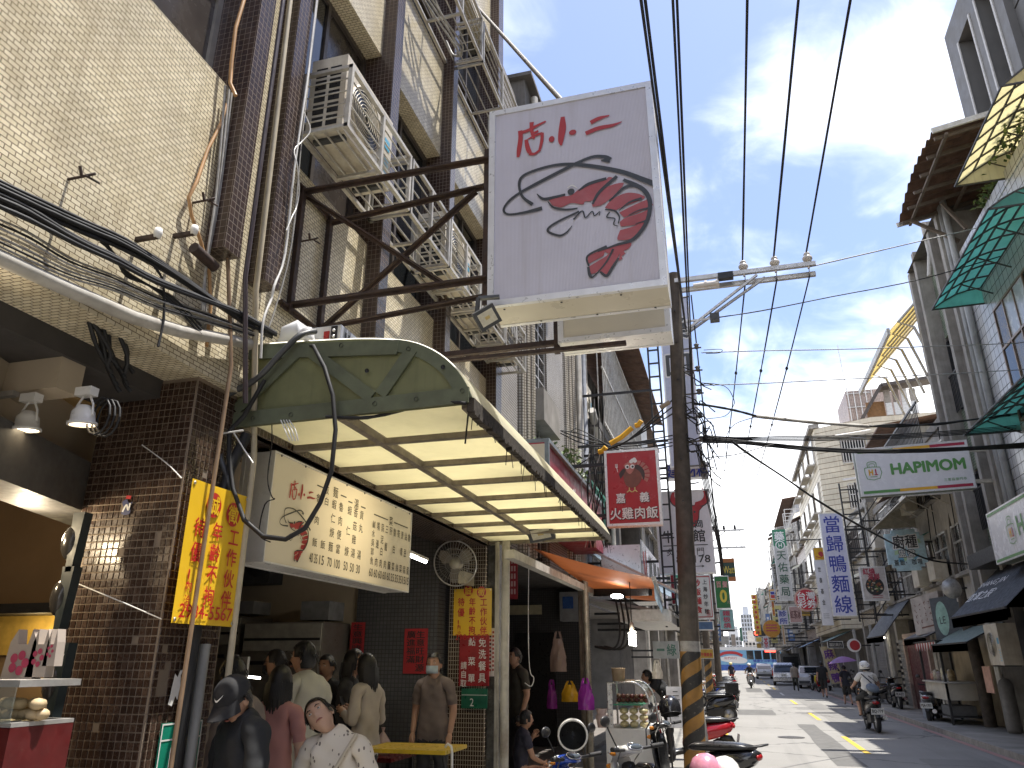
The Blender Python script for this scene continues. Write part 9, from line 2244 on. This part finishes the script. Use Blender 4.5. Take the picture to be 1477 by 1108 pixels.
place('heavy man in a white and blue polo shirt turned to the left',442,949,5.7,radians(75),shirt=cloth('pale_grey',(.50,.49,.42)),collar=cloth('royal_blue',(.02,.05,.26)),bulk=1.3,head_rot=RZ_(20),sleeve=.5)
place('dark haired person in black at the back of the shop',474,962,7.4,radians(170),shirt=cloth('black',(.014,.015,.017)))
place('woman with long black hair in dark clothes facing right',506,956,7.2,radians(-75),shirt=cloth('dark',(.03,.03,.035)),hair='long',female=True,sleeve=1.9)
rr,hp,V = place('woman in a white blouse with long hair holding a phone',532,963,6.9,radians(80),shirt=cloth('white_blouse',(.42,.38,.34)),hair='long',female=True,sleeve=1.85,skin=SKIN_P,J=dict(elL=(-.22,-.02,1.12),wrL=(-.07,.2,1.2),elR=(.22,-.02,1.12),wrR=(.06,.2,1.2)))
MB().obox((0,.27,1.27),.07,.012,.14,RX_(-20)).build('phone',BLACKP,rr)
place('masked man in a grey brown shirt in front of the dark mosaic wall',628,958,8.3,radians(180),shirt=cloth('taupe',(.16,.125,.11)),mask=mat('pale_mask',(.42,.5,.55),.7))
place('standing person in dark olive beyond the fat white pipe',745,948,11.2,radians(140),shirt=cloth('olive',(.045,.04,.03)))
c = at(750,1038,Y=10.6)
sit = dict(pel=(0,0,.50),spi=(0,.0,.67),che=(0,.03,.84),nb=(0,.04,.99),nk=(0,.06,1.045),hd=(0,.09,1.155),shL=(-.165,.04,.955),shR=(.165,.04,.955),elL=(-.2,.1,.72),wrL=(-.08,.2,.92),elR=(.22,.12,.70),wrR=(.1,.3,.62),hiL=(-.09,.05,.48),hiR=(.09,.05,.48),knL=(-.12,.45,.50),knR=(.12,.45,.50),anL=(-.12,.42,.09),anR=(.12,.42,.09),toL=(-.12,.56,.035),toR=(.12,.56,.035))
person('seated woman in a dark patterned top resting chin on hand beyond the white pipe',(c.x,10.6,c.z - 1.155*.97),radians(-60),J=sit,shirt=cloth('navy_print',(.03,.03,.05),.4),legs=SKIN,short=True,H=1.65,female=True,hair='tied',seated=True,sleeve=.6)
r = thing('stool','red plastic stool under the seated woman','stool',(c.x,10.6,.1)); z_ = c.z - 1.155 * .97 + .38
MB().box(c.x - .15,c.x + .15,10.45,10.75,z_ - .04,z_).build('seat',mat('red_plastic',(.3,.02,.02),.4),r)
for a in (-1,1):
 for b in (-1,1): MB().bar((c.x + a*.13,10.6 + b*.13,z_ - .04),(c.x + a*.16,10.6 + b*.16,.1),.025).build('leg',mat('red_plastic',(.3,.02,.02),.4),r)
person('vendor in black bending behind the food stall',(at(962,980,Y=14.6).x,14.6,.1),radians(100),J=dict(hd=(0,.35,1.40),nk=(0,.26,1.36),nb=(0,.2,1.33),che=(0,.12,1.22),shL=(-.165,.2,1.30),shR=(.165,.2,1.30),elL=(-.2,.35,1.1),wrL=(-.15,.5,.98),elR=(.2,.35,1.1),wrR=(.15,.5,.98)),shirt=cloth('black',(.014,.015,.017)),sleeve=.5)
rx,ry = 3.44,24.2
RIDE = scooter('dark grey scooter being ridden away along the right lane',(rx,ry,0),radians(2),mat('graphite_paint',(.05,.048,.045),.3,.2,.08,6,coat=.3),plate='BQ-779',s=1.06,name='scooter')
ride = dict(pel=(0,-.25,.90),spi=(0,-.22,1.06),che=(0,-.16,1.22),nb=(0,-.12,1.36),nk=(0,-.10,1.42),hd=(0,-.08,1.535),shL=(-.18,-.12,1.33),shR=(.18,-.12,1.33),elL=(-.30,.02,1.10),wrL=(-.33,.22,1.04),elR=(.30,.02,1.10),wrR=(.33,.22,1.04),hiL=(-.11,-.2,.87),hiR=(.11,-.2,.87),knL=(-.25,.18,.74),knR=(.22,.2,.74),anL=(-.22,.12,.36),anR=(.18,.16,.36),toL=(-.24,.26,.33),toR=(.19,.3,.33))
pr_,hp,V = person('rider in a white shirt and white helmet with a bag across the back',(rx,ry,.03),radians(2),J=ride,shirt=cloth('white_tee',(.62,.60,.56),.05),legs=cloth('dark_shorts',(.03,.03,.03)),short=True,hair='helmet',sleeve=.55,seated=True,bulk=1.12,H=1.76)
MB().lathe([(.001,.16),(.06,.152),(.11,.115),(.137,.05),(.14,-.01),(.13,-.05)],hp(0,-.008,.0),22,rot=Matrix.Scale(1,3)).build('helmet',WPAINT,pr_); MB().lathe([(.13,-.05),(.134,-.075),(.12,-.085)],hp(0,-.008,0),20).build('helmet_trim',BLACKP,pr_)
mb = MB(); gp = [hp(.10*cos(a),-.135 + .02*sin(a),.035 + .035*sin(a)) for a in [2*pi*k/12 for k in range(13)]]; mb.tube(gp,.010,6); mb.build('goggle_strap',CHROME,pr_)
MB().tube([V['shL'] + Vector((.05,.02,.075)),V['shL'] + Vector((.06,-.10,.02)),V['che'] + Vector((.0,-.15,.0)),V['spi'] + Vector((.12,-.13,.0))],.016,6).tube([V['shL'] + Vector((.12,.0,.085)),V['che'] + Vector((.06,-.14,.06)),V['spi'] + Vector((.24,-.1,.06))],.009,6).build('bag_strap',cloth('strap_dark',(.04,.045,.06)),pr_)
MB().ball(V['spi'] + Vector((.07,-.16,-.04)),.17,.06,.11,16,10,0,RY_(18)).build('sling_bag',mat('denim_bag',(.16,.20,.27),.7,0,.3,9,.2),pr_)
def walker(label,px,py,Y,rz,**k):
 p = at(px,py,Y=Y); return person(label,(p.x,Y,.0),rz,lod=2,**k)
stride = dict(knL=(-.09,.16,.52),anL=(-.09,.22,.12),toL=(-.09,.36,.08),knR=(.09,-.02,.50),anR=(.09,-.30,.16),toR=(.09,-.24,.05),elL=(-.23,-.08,1.13),wrL=(-.24,-.14,.92),elR=(.23,.04,1.13),wrR=(.24,.2,.95))
walker('walker in black shirt and shorts with a cap seen from behind',1187,980,44,radians(-8),J=stride,shirt=cloth('black',(.014,.015,.017)),legs=cloth('dark_shorts',(.03,.03,.03)),short=True,bulk=1.25,H=1.78,hair='short')
walker('walker in a beige shirt and olive trousers carrying a waist bag',1147,980,54,radians(4),J=stride,shirt=cloth('beige',(.36,.30,.24)),legs=cloth('olive_trouser',(.04,.042,.03)),sleeve=1.8,H=1.68)
wr2,hp,V = walker('walker in dark clothes under a purple umbrella',1220,985,37,radians(5),J=dict(stride,elR=(.25,.05,1.15),wrR=(.18,.22,1.38)),shirt=cloth('navy',(.02,.022,.035)),legs=cloth('dark_shorts',(.03,.03,.03)),short=True,female=True,H=1.62,hair='short')
px_ = at(1218,968,Y=37); um = thing('umbrella','open purple umbrella held by the walker in dark clothes','umbrella',(px_.x,37.1,1.3))
mb = MB(); R8 = [(.001,.26)] + [(.58*t/5,.26 - .24*(t/5)**1.8) for t in range(1,6)]; mb.lathe(R8,(px_.x,37.1,1.72),8,rot=RY_(-6)); um_c = mb.build('canopy',sheet('purple_cloth',(.30,.16,.42),.45,.06,.05),um,smooth=False); MB().tube([(px_.x,37.1,1.98),(px_.x + .05,37.1,1.25)],.012,6).build('shaft',STEEL,um)
c = at(1083,985,Y=60)
scooter('pale scooter coming towards the camera in the left lane',(c.x,60,0),radians(180),SPAINT)
sp_,hp,V = person('oncoming rider in dark clothes and a pale helmet',(c.x,60,0),radians(180),J=ride,shirt=cloth('charcoal',(.03,.03,.03)),seated=True,hair='helmet',sleeve=1.8)
MB().lathe([(.001,.16),(.06,.152),(.11,.115),(.137,.05),(.14,-.01),(.13,-.05)],hp(0,-.008,.0),18).build('helmet',WPAINT,sp_)
c = at(1055,970,Y=66)
ps_,hp,V = person('person in a yellow helmet and red trousers at the far left kerb',(c.x,66,0),radians(10),shirt=cloth('navy',(.02,.022,.035)),legs=cloth('red_trouser',(.35,.05,.04)),hair='helmet')
MB().lathe([(.001,.16),(.06,.152),(.11,.115),(.137,.05),(.14,-.01),(.13,-.05)],hp(0,-.008,.0),18).build('helmet',mat('cream_gloss',(.62,.55,.25),.3),ps_)
#  beyond the crossing
row_house('left corner block beyond the crossing',-1,-3.4,146,175,14,CONC_W,3,6,seed=21,depth=14)
row_house('right corner block beyond the crossing',1,7,146,178,15,BEIGEW,4,6,seed=22,depth=14)
row_house('left grey block far beyond the crossing',-1,-2.8,176,240,18,CONC,4,9,seed=23,depth=20,ac=False)
row_house('right block far beyond the crossing',1,6.5,180,250,17,CONC_W,4,9,seed=24,depth=20,ac=False)
def block(label,px0,px1,py,Y,m,nf,nb):
 a,b = at(px0,py,Y=Y),at(px1,py,Y=Y); r = thing('high_rise',label,'building',((a.x + b.x)/2,Y,0)); MB().box(a.x,b.x,Y,Y + 20,0,a.z).build('wall',m,r)
 w = (b.x - a.x) / nb; h = a.z * .75 / nf
 for i in range(nb):
  for j in range(nf): MB().box(a.x + w*(i + .2),a.x + w*(i + .8),Y - .1,Y - .01,a.z - h*(j + .9),a.z - h*(j + .2)).build('window',PANE,r)
 MB().box(a.x + w,b.x - w,Y + 3,Y + 10,a.z,a.z + 4).build('roof_room',m,r); return r
block('grey high rise with white stripes above the end of the street',1068,1084,886,420,mat('haze_grey',(.40,.42,.45),.8),9,4)
block('low grey block at the very end of the street',1046,1070,918,330,mat('haze_grey2',(.42,.42,.42),.8),5,5)
block('pale block closing the end of the street',1074,1106,926,300,CONC_W,5,6)
def scaffold(label,px0,py0,px1,py1,Y,nx,nz):
 a,b = at(px0,py0,Y=Y),at(px1,py1,Y=Y); mb = MB()
 for k in range(nx + 1):
  x = a.x + (b.x - a.x) * k / nx
  for y in (Y,Y + 2): mb.bar((x,y,b.z),(x,y,a.z),.07)
 for k in range(nz + 1):
  z = b.z + (a.z - b.z) * k / nz
  for y in (Y,Y + 2): mb.bar((a.x,y,z),(b.x,y,z),.06)
 return tag(mb.build('roof_scaffold',STEEL),label,'scaffold')
scaffold('thin roof scaffold behind the top of the pharmacy sign',1131,735,1163,764,66,2,3); scaffold('smaller roof scaffold right of the pharmacy sign top',1153,748,1168,766,64,3,1); scaffold('small roof scaffold far up the right row',1091,847,1103,860,100,2,2)
rg = random.Random(77)
pal = [(.5,.48,.45),(.1,.22,.12),(.5,.3,.05),(.12,.2,.4),(.45,.06,.06),(.4,.38,.34),(.55,.5,.2)]
nm_col = ['off white','green','orange','blue','red','grey','straw yellow']
for k in range(16):
 Y = 58 + k * 4.4; s = 1 if k % 3 else -1; ci = rg.randrange(7); w,h = rg.uniform(.5,1.0),rg.uniform(.8,2.6); z = rg.uniform(3.4,6.0)
 x = (5.9 - w - rg.uniform(.1,.7)) if s > 0 else (-3.0 + rg.uniform(.1,.6))
 b = thing('shop_sign','%s %s sign on the %s row about %s shop fronts before the crossing' % (nm_col[ci],'tall' if h > 1.6 else 'small','right' if s > 0 else 'left',['sixteen','fifteen','fourteen','thirteen','twelve','eleven','ten','nine','eight','seven','six','five','four','three','two','one'][k]),'shop sign',(x,Y,z))
 MB().box(x,x + w,Y,Y + .2,z,z + h).build('casing',mat('far_sign_%d' % ci,pal[ci],.4),b); MB().box(x + w if s > 0 else -3.05,6.05 if s > 0 else x,Y + .08,Y + .12,z + h*.5,z + h*.5 + .05).build('bracket',DARKST,b)
 mb = MB()
 for q in range(3): mb.box(x + w*.25,x + w*.75,Y - .012,Y - .002,z + h*(.2 + q*.25),z + h*(.33 + q*.25))
 mb.build('printed_bar',INK_CH if ci in (0,5,6,2) else INK_W,b)
for k in range(10):
 Y = 36 + k * 8; s = 1 if k % 2 else -1; x = 6.0 if s > 0 else -3.0
 r = thing('awning','%s shop awning number %s up the %s row' % (['grey','dark green','brown','faded blue','black'][k % 5],['one','two','three','four','five'][k // 2],'right' if s > 0 else 'left'),'awning',(x,Y,3))
 q = [(x,Y,3.3),(x,Y + 4.5,3.3),(x - s*1.3,Y + 4.5,2.75),(x - s*1.3,Y,2.75)]; MB().add(q + [(a,b,c + .02) for a,b,c in q],[(0,1,2,3),(7,6,5,4)]).build('cloth',[mat('grey_shade',(.17,.165,.16)),mat('green_shade',(.03,.09,.06)),mat('brown_shade',(.12,.07,.04)),mat('blue_shade',(.12,.2,.3)),BLK][k % 5],r); MB().bar(q[2],q[3],.05).bar(q[0],q[3],.04).bar(q[1],q[2],.04).build('frame',DARKST,r)
